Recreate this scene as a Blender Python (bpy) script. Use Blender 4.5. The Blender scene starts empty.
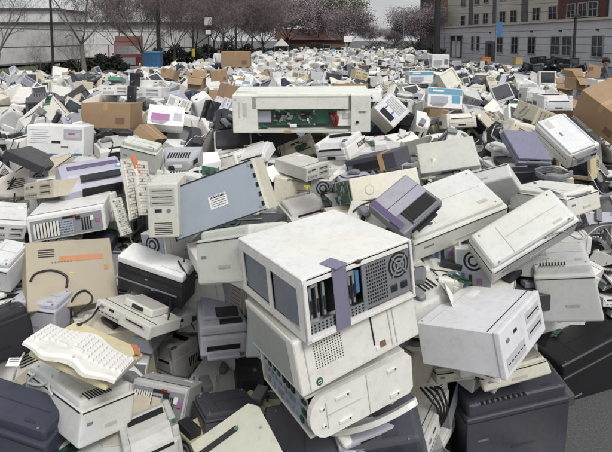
import bpy, bmesh, math, random
from mathutils import Vector, Matrix, Euler, Quaternion
R = math.radians
random.seed(11)
scene = bpy.context.scene
COL = scene.collection

# ------------------------------------------------------------------ camera
CH = 3.0
cam_d = bpy.data.cameras.new('camera'); cam = bpy.data.objects.new('camera', cam_d); COL.objects.link(cam)
cam.location = (0, 0, CH); cam.rotation_euler = (R(85), 0, 0)
cam_d.sensor_width = 36; cam_d.lens = 500 / 612 * 36
PY0 = 40 + 500 * math.tan(R(5))
cam_d.shift_y = -(226 - PY0) / 612
cam_d.clip_end = 2000; cam_d.clip_start = .05
scene.camera = cam
scene.cycles.max_bounces = 5; scene.cycles.diffuse_bounces = 3; scene.cycles.glossy_bounces = 2; scene.cycles.caustics_reflective = False; scene.cycles.caustics_refractive = False
cp, sp = math.cos(R(5)), math.sin(R(5))
def ray(px, py):                       # direction of a photo pixel, scaled so that y = 1
    a, b = (px - 306) / 500, -(py - PY0) / 500
    v = Vector((a, cp + b * sp, -sp + b * cp)); return v / v.y
def at(px, py, Y): return Vector((0, 0, CH)) + ray(px, py) * Y
def at_z(px, py, z):
    r = ray(px, py); return Vector((0, 0, CH)) + r * ((z - CH) / r.z)
def project(p):
    x, y, z = p[0], p[1], p[2] - CH
    d = y * cp - z * sp
    if d < .05: return None
    return (306 + 500 * x / d, PY0 - 500 * (y * sp + z * cp) / d, d)

# ------------------------------------------------------------------ world and sun
w = bpy.data.worlds.new('World'); scene.world = w; w.use_nodes = True
nt = w.node_tree; nt.nodes.clear()
o_ = nt.nodes.new('ShaderNodeOutputWorld'); bg = nt.nodes.new('ShaderNodeBackground')
sky = nt.nodes.new('ShaderNodeTexSky'); sky.sky_type = 'NISHITA'; sky.sun_disc = False
SUN_EL, SUN_AZ = 50, 148
sky.sun_elevation = R(SUN_EL); sky.sun_rotation = R(SUN_AZ); sky.dust_density = 6; sky.air_density = 1.2; sky.ozone_density = 1
hs = nt.nodes.new('ShaderNodeHueSaturation'); hs.inputs['Saturation'].default_value = .22
tc = nt.nodes.new('ShaderNodeTexCoord'); mp = nt.nodes.new('ShaderNodeMapping'); mp.inputs['Scale'].default_value = (1, 1, 3)
nz = nt.nodes.new('ShaderNodeTexNoise'); nz.inputs['Scale'].default_value = 2.2; nz.inputs['Detail'].default_value = 6
rmp = nt.nodes.new('ShaderNodeMapRange'); rmp.inputs[1].default_value = .3; rmp.inputs[2].default_value = .7; rmp.inputs[3].default_value = .72; rmp.inputs[4].default_value = 1.12
mx = nt.nodes.new('ShaderNodeMix'); mx.data_type = 'RGBA'; mx.blend_type = 'MULTIPLY'; mx.inputs[0].default_value = 1
nt.links.new(tc.outputs['Generated'], mp.inputs[0]); nt.links.new(mp.outputs[0], nz.inputs[0]); nt.links.new(nz.outputs[0], rmp.inputs[0])
ov = nt.nodes.new('ShaderNodeMix'); ov.data_type = 'RGBA'; ov.inputs[0].default_value = .72; ov.inputs[7].default_value = (7.6, 7.7, 7.9, 1)      # cloud layer over the clear sky
nt.links.new(sky.outputs[0], hs.inputs['Color']); nt.links.new(hs.outputs[0], ov.inputs[6]); nt.links.new(ov.outputs[2], mx.inputs[6]); nt.links.new(rmp.outputs[0], mx.inputs[7])
nt.links.new(mx.outputs[2], bg.inputs[0]); nt.links.new(bg.outputs[0], o_.inputs[0])
bg.inputs[1].default_value = .115
sl = bpy.data.lights.new('sun', 'SUN'); sl.energy = 2.0; sl.angle = R(16); sl.color = (1, .98, .95)
so = bpy.data.objects.new('sun', sl); COL.objects.link(so)
# sun stands behind and right of the camera
az = R(SUN_AZ); sdir = Vector((math.sin(az) * math.cos(R(SUN_EL)), math.cos(az) * math.cos(R(SUN_EL)), math.sin(R(SUN_EL))))
so.rotation_euler = (-sdir).to_track_quat('-Z', 'Y').to_euler(); so.location = (-5, -5, 20)
vs = scene.view_settings; vs.view_transform = 'Standard'; vs.look = 'None'; vs.exposure = 0; vs.gamma = 1

# ------------------------------------------------------------------ materials
def newmat(name):
    m = bpy.data.materials.new(name); m.use_nodes = True
    n = m.node_tree.nodes; return m, n, m.node_tree.links, n['Principled BSDF']
def node(n, t, **k):
    x = n.new(t)
    for a, b in k.items():
        if a.startswith('i_'): x.inputs[a[2:].replace('_', ' ')].default_value = b
        else: setattr(x, a, b)
    return x
def surface(name, color=None, rough=.5, dirt=.35, bump=.15, metal=0., scale=9., mult=1., spec=.4, dirtcol=(.10, .085, .065), obj=False, fine=60., grime=False):
    m, n, L, b = newmat(name)
    g = node(n, 'ShaderNodeNewGeometry')
    n1 = node(n, 'ShaderNodeTexNoise', i_Scale=scale, i_Detail=7., i_Roughness=.65); L.new(g.outputs['Position'], n1.inputs['Vector'])
    n2 = node(n, 'ShaderNodeTexNoise', i_Scale=scale * .22, i_Detail=3.); L.new(g.outputs['Position'], n2.inputs['Vector'])
    if obj:
        src = node(n, 'ShaderNodeObjectInfo').outputs['Color']
    else:
        rg = node(n, 'ShaderNodeRGB'); rg.outputs[0].default_value = (*color, 1); src = rg.outputs[0]
    mm = node(n, 'ShaderNodeMix', data_type='RGBA', blend_type='MULTIPLY'); mm.inputs[0].default_value = 1
    r2 = node(n, 'ShaderNodeMapRange'); r2.inputs[1].default_value = .3; r2.inputs[2].default_value = .7
    r2.inputs[3].default_value = mult * .93; r2.inputs[4].default_value = mult * 1.03
    L.new(n2.outputs[0], r2.inputs[0]); L.new(src, mm.inputs[6]); L.new(r2.outputs[0], mm.inputs[7])
    md = node(n, 'ShaderNodeMix', data_type='RGBA'); md.inputs[7].default_value = (*dirtcol, 1)
    r1 = node(n, 'ShaderNodeMapRange'); r1.inputs[1].default_value = .50; r1.inputs[2].default_value = .82; r1.inputs[3].default_value = 0; r1.inputs[4].default_value = dirt
    L.new(n1.outputs[0], r1.inputs[0]); L.new(r1.outputs[0], md.inputs[0]); L.new(mm.outputs[2], md.inputs[6])
    outc = md.outputs[2]
    if grime:
        my = node(n, 'ShaderNodeMix', data_type='RGBA', blend_type='MULTIPLY'); my.inputs[7].default_value = (1.0, .93, .76, 1)      # patchy yellowing
        n6 = node(n, 'ShaderNodeTexNoise', i_Scale=1.6, i_Detail=2.); L.new(g.outputs['Position'], n6.inputs['Vector'])
        r6 = node(n, 'ShaderNodeMapRange'); r6.inputs[1].default_value = .48; r6.inputs[2].default_value = .66; r6.inputs[3].default_value = 0; r6.inputs[4].default_value = .32
        L.new(n6.outputs[0], r6.inputs[0]); L.new(r6.outputs[0], my.inputs[0]); L.new(outc, my.inputs[6]); outc = my.outputs[2]
    if grime:            # sparse smears, scuffs and specks instead of an even film
        n4 = node(n, 'ShaderNodeTexNoise', i_Scale=13., i_Detail=9., i_Roughness=.72, i_Distortion=1.4); L.new(g.outputs['Position'], n4.inputs['Vector'])
        r4 = node(n, 'ShaderNodeMapRange'); r4.inputs[1].default_value = .60; r4.inputs[2].default_value = .72; r4.inputs[3].default_value = 0; r4.inputs[4].default_value = .26
        L.new(n4.outputs[0], r4.inputs[0]); m4 = node(n, 'ShaderNodeMix', data_type='RGBA', blend_type='MULTIPLY'); m4.inputs[7].default_value = (.55, .50, .42, 1)
        L.new(r4.outputs[0], m4.inputs[0]); L.new(outc, m4.inputs[6]); outc = m4.outputs[2]
        mp4 = node(n, 'ShaderNodeMapping'); mp4.inputs['Scale'].default_value = (90, 14, 30); mp4.inputs['Rotation'].default_value = (.4, .7, .9); L.new(g.outputs['Position'], mp4.inputs[0])
        n5 = node(n, 'ShaderNodeTexNoise', i_Scale=1., i_Detail=2.); L.new(mp4.outputs[0], n5.inputs['Vector'])
        r5 = node(n, 'ShaderNodeMapRange'); r5.inputs[1].default_value = .73; r5.inputs[2].default_value = .80; r5.inputs[3].default_value = 0; r5.inputs[4].default_value = .3
        L.new(n5.outputs[0], r5.inputs[0]); m5 = node(n, 'ShaderNodeMix', data_type='RGBA', blend_type='MULTIPLY'); m5.inputs[7].default_value = (.45, .43, .40, 1)
        L.new(r5.outputs[0], m5.inputs[0]); L.new(outc, m5.inputs[6]); outc = m5.outputs[2]
        md.blend_type = 'MULTIPLY'; md.inputs[7].default_value = (.62, .57, .48, 1)
    L.new(outc, b.inputs['Base Color'])
    rr = node(n, 'ShaderNodeMapRange'); rr.inputs[3].default_value = rough - .08; rr.inputs[4].default_value = rough + .15
    L.new(n1.outputs[0], rr.inputs[0]); L.new(rr.outputs[0], b.inputs['Roughness'])
    b.inputs['Metallic'].default_value = metal; b.inputs['Specular IOR Level'].default_value = spec
    if bump:
        n3 = node(n, 'ShaderNodeTexNoise', i_Scale=fine, i_Detail=2.); L.new(g.outputs['Position'], n3.inputs['Vector'])
        bp = node(n, 'ShaderNodeBump', i_Strength=bump, i_Distance=.004); L.new(n3.outputs[0], bp.inputs['Height']); L.new(bp.outputs[0], b.inputs['Normal'])
    return m
def circuit(name):
    m, n, L, b = newmat(name)
    g = node(n, 'ShaderNodeTexCoord')
    v = node(n, 'ShaderNodeTexVoronoi', i_Scale=46.); v.distance = 'CHEBYCHEV'; L.new(g.outputs['Object'], v.inputs['Vector'])
    cr = node(n, 'ShaderNodeValToRGB'); e = cr.color_ramp; e.interpolation = 'CONSTANT'
    e.elements[0].color = (.02, .02, .022, 1); e.elements[1].position = .2; e.elements[1].color = (.02, .075, .045, 1)
    for p, c in ((.55, (.03, .11, .065, 1)), (.68, (.45, .45, .42, 1)), (.74, (.03, .11, .07, 1)), (.86, (.3, .24, .1, 1)), (.9, (.025, .09, .05, 1))):
        x = e.elements.new(p); x.color = c
    L.new(v.outputs['Color'], cr.inputs[0]); L.new(cr.outputs[0], b.inputs['Base Color']); b.inputs['Roughness'].default_value = .45
    return m
def brick(name, c1, c2, mortar, scale=4.):
    m, n, L, b = newmat(name)
    g = node(n, 'ShaderNodeTexCoord'); mp = node(n, 'ShaderNodeMapping'); mp.inputs['Rotation'].default_value = (R(90), 0, 0)
    L.new(g.outputs['Object'], mp.inputs[0])
    t = node(n, 'ShaderNodeTexBrick', i_Scale=scale); t.inputs['Color1'].default_value = (*c1, 1); t.inputs['Color2'].default_value = (*c2, 1); t.inputs['Mortar'].default_value = (*mortar, 1)
    t.inputs['Mortar Size'].default_value = .02
    L.new(mp.outputs[0], t.inputs[0]); n1 = node(n, 'ShaderNodeTexNoise', i_Scale=.6, i_Detail=5.); L.new(g.outputs['Object'], n1.inputs[0])
    mm = node(n, 'ShaderNodeMix', data_type='RGBA', blend_type='MULTIPLY'); mm.inputs[0].default_value = .5
    L.new(t.outputs[0], mm.inputs[6]); L.new(n1.outputs[0], mm.inputs[7]); L.new(mm.outputs[2], b.inputs['Base Color']); b.inputs['Roughness'].default_value = .9
    return m
def ramp_noise(name, stops, scale, rough=.9, detail=8., bump=.3, dist=.03, coord='Position'):
    m, n, L, b = newmat(name)
    g = node(n, 'ShaderNodeNewGeometry')
    t = node(n, 'ShaderNodeTexNoise', i_Scale=scale, i_Detail=detail, i_Roughness=.7); L.new(g.outputs['Position'], t.inputs[0])
    cr = node(n, 'ShaderNodeValToRGB'); e = cr.color_ramp
    e.elements[0].position, e.elements[0].color = stops[0][0], (*stops[0][1], 1); e.elements[1].position, e.elements[1].color = stops[-1][0], (*stops[-1][1], 1)
    for p, c in stops[1:-1]: x = e.elements.new(p); x.color = (*c, 1)
    L.new(t.outputs[0], cr.inputs[0]); L.new(cr.outputs[0], b.inputs['Base Color']); b.inputs['Roughness'].default_value = rough
    if bump:
        bp = node(n, 'ShaderNodeBump', i_Strength=bump, i_Distance=dist); L.new(t.outputs[0], bp.inputs['Height']); L.new(bp.outputs[0], b.inputs['Normal'])
    return m
M = {
 'P': surface('tinted_plastic', obj=True, rough=.42, dirt=.5, bump=.12, scale=26., grime=True),
 'Q': surface('tinted_plastic_shade', obj=True, mult=.72, rough=.48, dirt=.5, bump=.12, scale=26., grime=True),
 'D': surface('dark_plastic', (.022, .022, .026), .38, .35, .1, dirtcol=(.12, .11, .1)),
 'G': surface('grey_plastic', (.20, .205, .22), .45, .3, .1),
 'H': surface('slot_shadow', (.012, .012, .013), .7, .2, 0, dirtcol=(.06, .055, .05)),
 'M': surface('zinc_metal', (.38, .40, .43), .42, .25, .05, metal=.55),
 'N': surface('blue_grey_steel', (.36, .41, .47), .40, .22, .04, metal=.1, scale=5),
 'S': surface('screen_glass', (.035, .042, .05), .12, .25, 0, dirtcol=(.16, .15, .13), spec=.7),
 'B': circuit('circuit_green'),
 'C': surface('cardboard', (.36, .25, .155), .85, .45, .6, scale=7, spec=.15, dirtcol=(.2, .12, .07), fine=14),
 'T': surface('parcel_tape', (.46, .29, .15), .35, .2, 0),
 'W': surface('white_label', (.82, .82, .80), .55, .2, 0),
 'K': surface('keycaps', (.74, .73, .68), .5, .4, .1),
 'Y': surface('yellowed_plastic', (.74, .60, .30), .45, .35, .1),
 'V': surface('violet_plastic', (.11, .085, .17), .4, .2, .1),
 'L': surface('lilac_plastic', (.42, .42, .50), .42, .25, .1),
 'O': surface('orange_print', (.60, .22, .10), .55, .2, 0),
 'U': surface('blue_print', (.06, .17, .36), .5, .15, 0),
 'I': surface('cyan_print', (.15, .36, .50), .5, .15, 0),
 'A': surface('magenta_print', (.36, .14, .32), .5, .15, 0),
 'R': surface('red_paint', (.30, .03, .03), .5, .3, 0),
 'E': surface('green_print', (.035, .13, .075), .5, .2, 0),
 'X': surface('yellow_print', (.78, .62, .06), .5, .2, 0),
 'Z': surface('copper_brown', (.20, .12, .08), .6, .3, .2),
}

# ------------------------------------------------------------------ mesh helper
class Part:
    def __init__(s, name, parent=None, label=None):
        s.name, s.parent, s.label, s.bm, s.mats = name, parent, label, bmesh.new(), []
    def mi(s, k):
        if k not in s.mats: s.mats.append(k)
        return s.mats.index(k)
    def add(s, verts, faces, mat, mtx=None, smooth=False):
        i = s.mi(mat); vs = [s.bm.verts.new(mtx @ Vector(v) if mtx else v) for v in verts]
        for f in faces:
            try:
                fc = s.bm.faces.new([vs[q] for q in f]); fc.material_index = i; fc.smooth = smooth
            except ValueError: pass
        return s
    def box(s, c, d, mat='P', bev=0., seg=1, mtx=None, taper=None):
        t = bmesh.new(); bmesh.ops.create_cube(t, size=1)
        for v in t.verts:
            k = 1
            if taper and v.co.z > 0: k = taper
            v.co = Vector((v.co.x * d[0] * k, v.co.y * d[1] * k, v.co.z * d[2]))
        if bev > 0: bmesh.ops.bevel(t, geom=t.edges[:], offset=min(bev, min(d) * .45), segments=seg, profile=.6, affect='EDGES')
        t.verts.ensure_lookup_table(); t.faces.ensure_lookup_table()
        off = Matrix.Translation(c)
        if mtx: off = off @ mtx.to_4x4()
        s.add([off @ v.co for v in t.verts], [[v.index for v in f.verts] for f in t.faces], mat, smooth=False)
        t.free(); return s
    def loft(s, rings, mat='P', caps=True, smooth=False):
        vs = [p for r in rings for p in r]; n = len(rings[0]); fs = []
        for i in range(len(rings) - 1):
            for j in range(n): fs.append((i * n + j, i * n + (j + 1) % n, (i + 1) * n + (j + 1) % n, (i + 1) * n + j))
        if caps: fs.append(tuple(range(n))[::-1]); fs.append(tuple(range((len(rings) - 1) * n, len(rings) * n)))
        return s.add(vs, fs, mat, smooth=smooth)
    def rrect(s, sx, sz, y, cx=0, cz=0, r=.03, seg=3):           # rounded rectangle ring in the xz plane
        pts = []
        r = min(r, sx * .45, sz * .45)
        for qx, qz, a0 in ((1, 1, 0), (-1, 1, 90), (-1, -1, 180), (1, -1, 270)):
            for k in range(seg + 1):
                a = R(a0 + 90 * k / seg); pts.append(Vector((cx + qx * (sx / 2 - r) + r * math.cos(a), y, cz + qz * (sz / 2 - r) + r * math.sin(a))))
        return pts
    def cyl(s, p0, p1, r0, r1=None, mat='P', n=12, caps=True, smooth=False):
        r1 = r0 if r1 is None else r1; p0, p1 = Vector(p0), Vector(p1); d = (p1 - p0).normalized()
        a = d.orthogonal().normalized(); b = d.cross(a)
        rg = [[p + (a * math.cos(6.2832 * i / n) + b * math.sin(6.2832 * i / n)) * r for i in range(n)] for p, r in ((p0, r0), (p1, r1))]
        return s.loft(rg, mat, caps, smooth)
    def tube(s, pts, r, mat='D', n=6):
        pts = [Vector(p) for p in pts]; rings = []; a = None
        for i, p in enumerate(pts):
            d = (pts[min(i + 1, len(pts) - 1)] - pts[max(i - 1, 0)]).normalized()
            a = (a - d * a.dot(d)).normalized() if a else d.orthogonal().normalized(); b = d.cross(a)
            rr = r[i] if isinstance(r, (list, tuple)) else r
            rings.append([p + (a * math.cos(6.2832 * k / n) + b * math.sin(6.2832 * k / n)) * rr for k in range(n)])
        return s.loft(rings, mat, True, True)
    def prism(s, pts, t, mat='P', axis='z'):                     # extrude an outline
        n = len(pts); T = {'z': lambda p, h: (p[0], p[1], h), 'y': lambda p, h: (p[0], h, p[1]), 'x': lambda p, h: (h, p[0], p[1])}[axis]
        return s.loft([[Vector(T(p, t[0])) for p in pts], [Vector(T(p, t[1])) for p in pts]], mat)
    def mesh(s, name=None):
        bmesh.ops.recalc_face_normals(s.bm, faces=s.bm.faces[:])
        me = bpy.data.meshes.new(name or s.name); s.bm.to_mesh(me)
        for k in s.mats: me.materials.append(M[k])
        return me

def link(o, parent=None):
    COL.objects.link(o)
    if parent is not None: o.parent = parent
    return o
def empty(name, loc=(0, 0, 0), rot=None):
    o = bpy.data.objects.new(name, None); o.location = loc; o.empty_display_size = .1
    if rot is not None:
        o.rotation_mode = 'QUATERNION' if isinstance(rot, Quaternion) else 'XYZ'
        if isinstance(rot, Quaternion): o.rotation_quaternion = rot
        else: o.rotation_euler = rot
    return link(o)
def tag(o, label=None, cat=None, group=None, kind=None):
    if label: o['label'] = label
    if cat: o['category'] = cat
    if group: o['group'] = group
    if kind: o['kind'] = kind
    return o
def build(parts, root, color=(.7, .7, .7)):
    made = {}
    for p in parts:
        o = bpy.data.objects.new(p.name, p.mesh()); o.color = (*color, 1)
        link(o, made[p.parent] if p.parent else root)
        if p.label: o['label'] = p.label
        made.setdefault(p.name, o)
    return made
def joined(parts, name):
    out = Part(name)
    for p in parts:
        bmesh.ops.recalc_face_normals(p.bm, faces=p.bm.faces[:]); p.bm.verts.index_update()
        vs = [out.bm.verts.new(v.co) for v in p.bm.verts]
        for f in p.bm.faces:
            k = out.mi(p.mats[f.material_index])
            nf = out.bm.faces.new([vs[v.index] for v in f.verts]); nf.material_index = k; nf.smooth = f.smooth
    me = bpy.data.meshes.new(name); out.bm.to_mesh(me)
    for k in out.mats: me.materials.append(M[k])
    return me

# ------------------------------------------------------------------ models (origin: centre of the base, front faces -y)
def m_desktop(W, D, H, bays=2, rear=True):
    b = Part('case_body'); b.box((0, .012, H / 2), (W, D - .024, H), 'P', .004)
    b.box((0, D / 2 - .06, H + .0006), (W * .96, .004, .003), 'Q').box((0, -D / 2 + .05, H + .0006), (W * .99, .003, .003), 'H')
    f = Part('front_bezel'); f.box((0, -D / 2 + .010, H / 2), (W + .008, .028, H + .006), 'P', .006, 2)
    y = -D / 2 - .005
    f.box((-W * .25, y, H * .25), (W * .42, .003, H * .30), 'Q'); 
    for i in range(6): f.box((-W * .42 + i * W * .07, y - .0015, H * .25), (W * .04, .003, .004), 'H')
    ps = [b, f]
    for i in range(bays):
        q = Part('drive_bay'); z = H * (.72 - i * .36)
        q.box((W * .24, y - .0005, z), (W * .36, .005, H * .26), 'Q', .001).box((W * .24, y - .0035, z), (W * .30, .002, .006), 'H').box((W * .38, y - .004, z - H * .07), (.012, .003, .006), 'G'); ps.append(q)
    p = Part('power_button'); p.box((-W * .38, y - .002, H * .72), (.03, .006, .014), 'G', .001); ps.append(p)
    p = Part('badge'); p.box((-W * .2, y - .001, H * .75), (.04, .003, .012), 'D'); ps.append(p)
    for sx in (-1, 1): b.cyl((sx * W * .46, D / 2 - .02, H), (sx * W * .46, D / 2 - .02, H + .003), .005, .004, 'M', 8)
    b.box((W * .30, D * .25, H + .0012), (W * .16, D * .1, .002), 'W')
    if rear:
        r = Part('rear_panel'); yr = D / 2 + .001
        r.box((0, yr, H / 2), (W * .95, .004, H * .9), 'M')
        for i in range(5): r.box((-W * .36 + i * W * .08, yr + .003, H * .5), (W * .045, .003, H * .7), 'Q')
        r.box((W * .3, yr + .003, H * .5), (.07, .003, H * .55), 'H').box((W * .1, yr + .003, H * .4), (.05, .003, .02), 'U').box((W * .1, yr + .003, H * .7), (.05, .003, .014), 'D')
        ps.append(r)
    return ps
def m_tower(W, D, H, rear=True, opened=False):
    ps = []
    b = Part('case_body')
    if not opened: 
        b.box((0, .012, H / 2), (W, D - .024, H), 'P', .004)
        b.box((-W / 2 - .0005, D / 2 - .05, H / 2), (.003, .004, H * .96), 'Q').box((W / 2 + .0005, D / 2 - .05, H / 2), (.003, .004, H * .96), 'Q')
    else:
        t = .004
        b.box((0, .01, t / 2), (W, D - .03, t), 'M').box((0, .01, H - t / 2), (W, D - .03, t), 'P').box((W / 2 - t / 2, .01, H / 2), (t, D - .03, H - 2.2 * t), 'M')
        b.box((0, D / 2 - .008, H / 2), (W - 2.2 * t, t, H - 2.2 * t), 'M').box((-.01, -D / 2 + .045, H / 2), (W - .05, .012, H - 2.2 * t), 'M')
        cb = Part('circuit_board'); cb.box((W / 2 - .018, .06, H * .45), (.003, D * .62, H * .75), 'B')
        for i in range(4): cb.box((W / 2 - .055, .1, H * (.15 + i * .1)), (.07, D * .35, .003), 'B')
        pu = Part('power_supply'); pu.box((0, D / 2 - .09, H - .06), (W * .8, .14, .09), 'M', .002)
        dc = Part('drive_cage'); dc.box((.0, -D / 2 + .13, H - .12), (W * .78, .15, .16), 'M', .002).box((0, -D / 2 + .13, H - .30), (W * .6, .13, .06), 'D')
        ca = Part('cable')
        for k in range(5):
            a = random.uniform(0, 1); ca.tube([(-.02 + k * .012, D / 2 - .15, H - .1), (-.06 + k * .01, D * .1, H * .5 + .1 * a), (-.04 + .02 * k, -D * .1, H * (.35 + .1 * k / 5)), (-.02, -D * .25, H * .6)], .004, 'D' if k % 2 else 'R', 5)
        ps += [cb, pu, dc, ca]
    ps.insert(0, b)
    y = -D / 2
    f = Part('front_bezel'); f.box((0, y + .012, H / 2), (W + .006, .03, H + .006), 'P', .009, 2)
    for i in range(7): f.box((0, y - .0035, H * .06 + i * H * .035), (W * .6, .002, .004), 'H')
    ps.append(f)
    for i in range(3):
        q = Part('drive_bay'); z = H * (.88 - i * .115); q.box((0, y - .004, z), (W * .8, .004, H * .1), 'Q', .001).box((0, y - .0066, z), (W * .66, .002, .004), 'H'); ps.append(q)
    q = Part('power_button'); q.cyl((W * .2, y - .002, H * .5), (W * .2, y - .008, H * .5), .012, .011, 'G', 10); ps.append(q)
    q = Part('badge'); q.box((-W * .15, y - .003, H * .5), (.04, .003, .02), 'D'); ps.append(q)
    if not opened: b.box((-W / 2 - .001, D * .1, H * .3), (.002, D * .18, H * .1), 'W').box((-W / 2 - .001, -D * .1, H * .97), (.002, D * .7, .004), 'H')
    if rear:
        r = Part('rear_panel'); yr = D / 2 + .001; r.box((0, yr, H / 2), (W * .92, .004, H * .96), 'M')
        for i in range(6): r.box((-W * .12, yr + .003, H * (.08 + i * .055)), (W * .55, .003, H * .035), 'Q').box((-W * .12, yr + .0045, H * (.08 + i * .055)), (W * .4, .002, .003), 'H')
        fan = Part('fan_grille'); 
        for k in range(4): 
            rr = W * (.28 - .06 * k); fan.cyl((0, yr + .002, H * .84), (0, yr + .004 + k * .001, H * .84), rr, rr, 'H' if k % 2 == 0 else 'M', 18)
        r.box((W * .3, yr + .003, H * .58), (.02, .003, .09), 'U').box((W * .1, yr + .003, H * .58), (.02, .003, .07), 'D').box((-W * .15, yr + .003, H * .58), (.03, .003, .03), 'A')
        ps += [r, fan]
    return ps
def m_crt(W, D, H, base=False, screen='S', bez='P'):
    ps = []; z0 = .05 if base else 0; h = H - z0
    f = Part('front_frame'); y = -D / 2; t = .05; fd = .055; bl = h * .15
    f.box((0, y + fd / 2, z0 + bl / 2), (W, fd, bl), bez, .008, 2).box((0, y + fd / 2, z0 + h - .018), (W, fd, .036), bez, .008, 2)
    hm = h - bl - .036
    f.box((-W / 2 + .02, y + fd / 2, z0 + bl + hm / 2), (.04, fd, hm + .012), bez, .006).box((W / 2 - .02, y + fd / 2, z0 + bl + hm / 2), (.04, fd, hm + .012), bez, .006)
    f.box((0, y - .001, z0 + bl * .45), (W * .18, .004, .010), 'Q').box((-W * .3, y - .001, z0 + bl * .4), (.04, .004, .012), 'U')
    f.cyl((W * .38, y + .001, z0 + bl * .45), (W * .38, y - .006, z0 + bl * .45), .010, .009, 'G', 10)
    s = Part('screen'); iw, ih = W - .08, hm; zc = z0 + bl + hm / 2; rows = []
    n = 6
    V = [(-iw / 2 + iw * i / n, y + .018 - .012 * (1 - (2 * i / n - 1) ** 2) * (1 - (2 * j / n - 1) ** 2), zc - ih / 2 + ih * j / n) for j in range(n + 1) for i in range(n + 1)]
    F = [(j * (n + 1) + i, j * (n + 1) + i + 1, (j + 1) * (n + 1) + i + 1, (j + 1) * (n + 1) + i) for j in range(n) for i in range(n)]
    s.add(V, F, screen, smooth=True)
    b = Part('back_shell'); c = z0 + h / 2
    rg = [b.rrect(W - .006, h - .006, y + fd - .004, 0, c, .012), b.rrect(W * .97, h * .96, y + D * .36, 0, c, .02), b.rrect(W * .90, h * .88, y + D * .40, 0, c + .0, .03),
          b.rrect(W * .70, h * .66, y + D * .88, 0, c - h * .02, .04), b.rrect(W * .62, h * .58, y + D * .985, 0, c - h * .02, .05), b.rrect(W * .5, h * .46, y + D, 0, c - h * .02, .05)]
    b.loft(rg, 'P')
    v = Part('vent', 'back_shell')
    for i in range(9):
        x = -W * .26 + i * W * .065
        v.add([(x, y + D * .46, c + h * .425), (x + .012, y + D * .46, c + h * .425), (x + .010, y + D * .84, c + h * .342), (x, y + D * .84, c + h * .342)], [(0, 1, 2, 3)], 'H')
    for sx in (-1, 1):
        for i in range(5):
            z = c - h * .1 + i * h * .055
            v.add([(sx * W * .438, y + D * .5, z), (sx * W * .438, y + D * .5, z + .007), (sx * W * .374, y + D * .82, z + .007), (sx * W * .374, y + D * .82, z)], [(0, 1, 2, 3)], 'H')
    ps = [b, f, s, v]
    r = Part('rear_label', 'back_shell'); r.box((0, y + D + .001, c - h * .02), (W * .22, .003, h * .16), 'W').box((W * .16, y + D + .002, c - h * .12), (.04, .004, .03), 'D'); ps.append(r)
    if base:
        k = Part('swivel_base'); k.cyl((0, 0, 0), (0, 0, .02), W * .36, W * .34, 'P', 20).cyl((0, 0, .02), (0, 0, .055), W * .16, W * .24, 'Q', 16); ps.append(k)
    return ps
def m_inkjet(W, D, H, lid='P', tray='D', band=None):
    b = Part('printer_body')
    pr = [(-D / 2, H * .08), (-D / 2, H * .42), (-D / 2 + D * .12, H * .62), (D / 2 - .01, H * .72), (D / 2, H * .66), (D / 2, 0), (-D / 2 + .02, 0)]
    b.loft([[Vector((x, p[0] * (1 - (abs(x) > W * .49) * .03), p[1] * (1 - (abs(x) > W * .49) * .05))) for p in pr] for x in (-W / 2, -W / 2 + .012, W / 2 - .012, W / 2)], 'P')
    l = Part('top_cover')
    pl = [(-D * .40, H * .56), (-D * .33, H * .80), (-D * .05, H * .96), (D * .3, H), (D * .46, H * .80), (D * .46, H * .68)]
    l.loft([[Vector((x, p[0] * k, H * .6 + (p[1] - H * .6) * kk)) for p in pl] for x, k, kk in ((-W * .45, .94, .7), (-W * .42, 1, 1), (W * .42, 1, 1), (W * .45, .94, .7))], lid)
    s = Part('paper_slot'); s.box((0, -D / 2 - .0015, H * .24), (W * .66, .006, H * .22), 'H').box((0, -D * .39, H * .60), (W * .62, .02, H * .08), 'H')
    t = Part('output_tray'); t.box((0, -D / 2 - .05, H * .09), (W * .6, .11, .012), tray, .003).box((-W * .28, -D / 2 - .05, H * .09 + .012), (.012, .1, .016), tray)
    c = Part('button_panel'); c.box((W * .34, -D * .40, H * .64), (W * .14, .04, .012), 'G', .002)
    for i in range(3): c.box((W * (.30 + .04 * i), -D * .41, H * .64 + .008), (.009, .009, .005), 'W')
    f = Part('paper_support'); f.box((0, D / 2 - .03, H * .86), (W * .55, .01, H * .42), 'Q', .003, mtx=Matrix.Rotation(R(-20), 3, 'X'))
    ps = [b, l, s, t, c, f]
    if band: q = Part('accent_band', 'top_cover'); q.box((0, D * .12, H * 1.0), (W * .84, D * .2, .006), band, .002); ps.append(q)
    return ps
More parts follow.
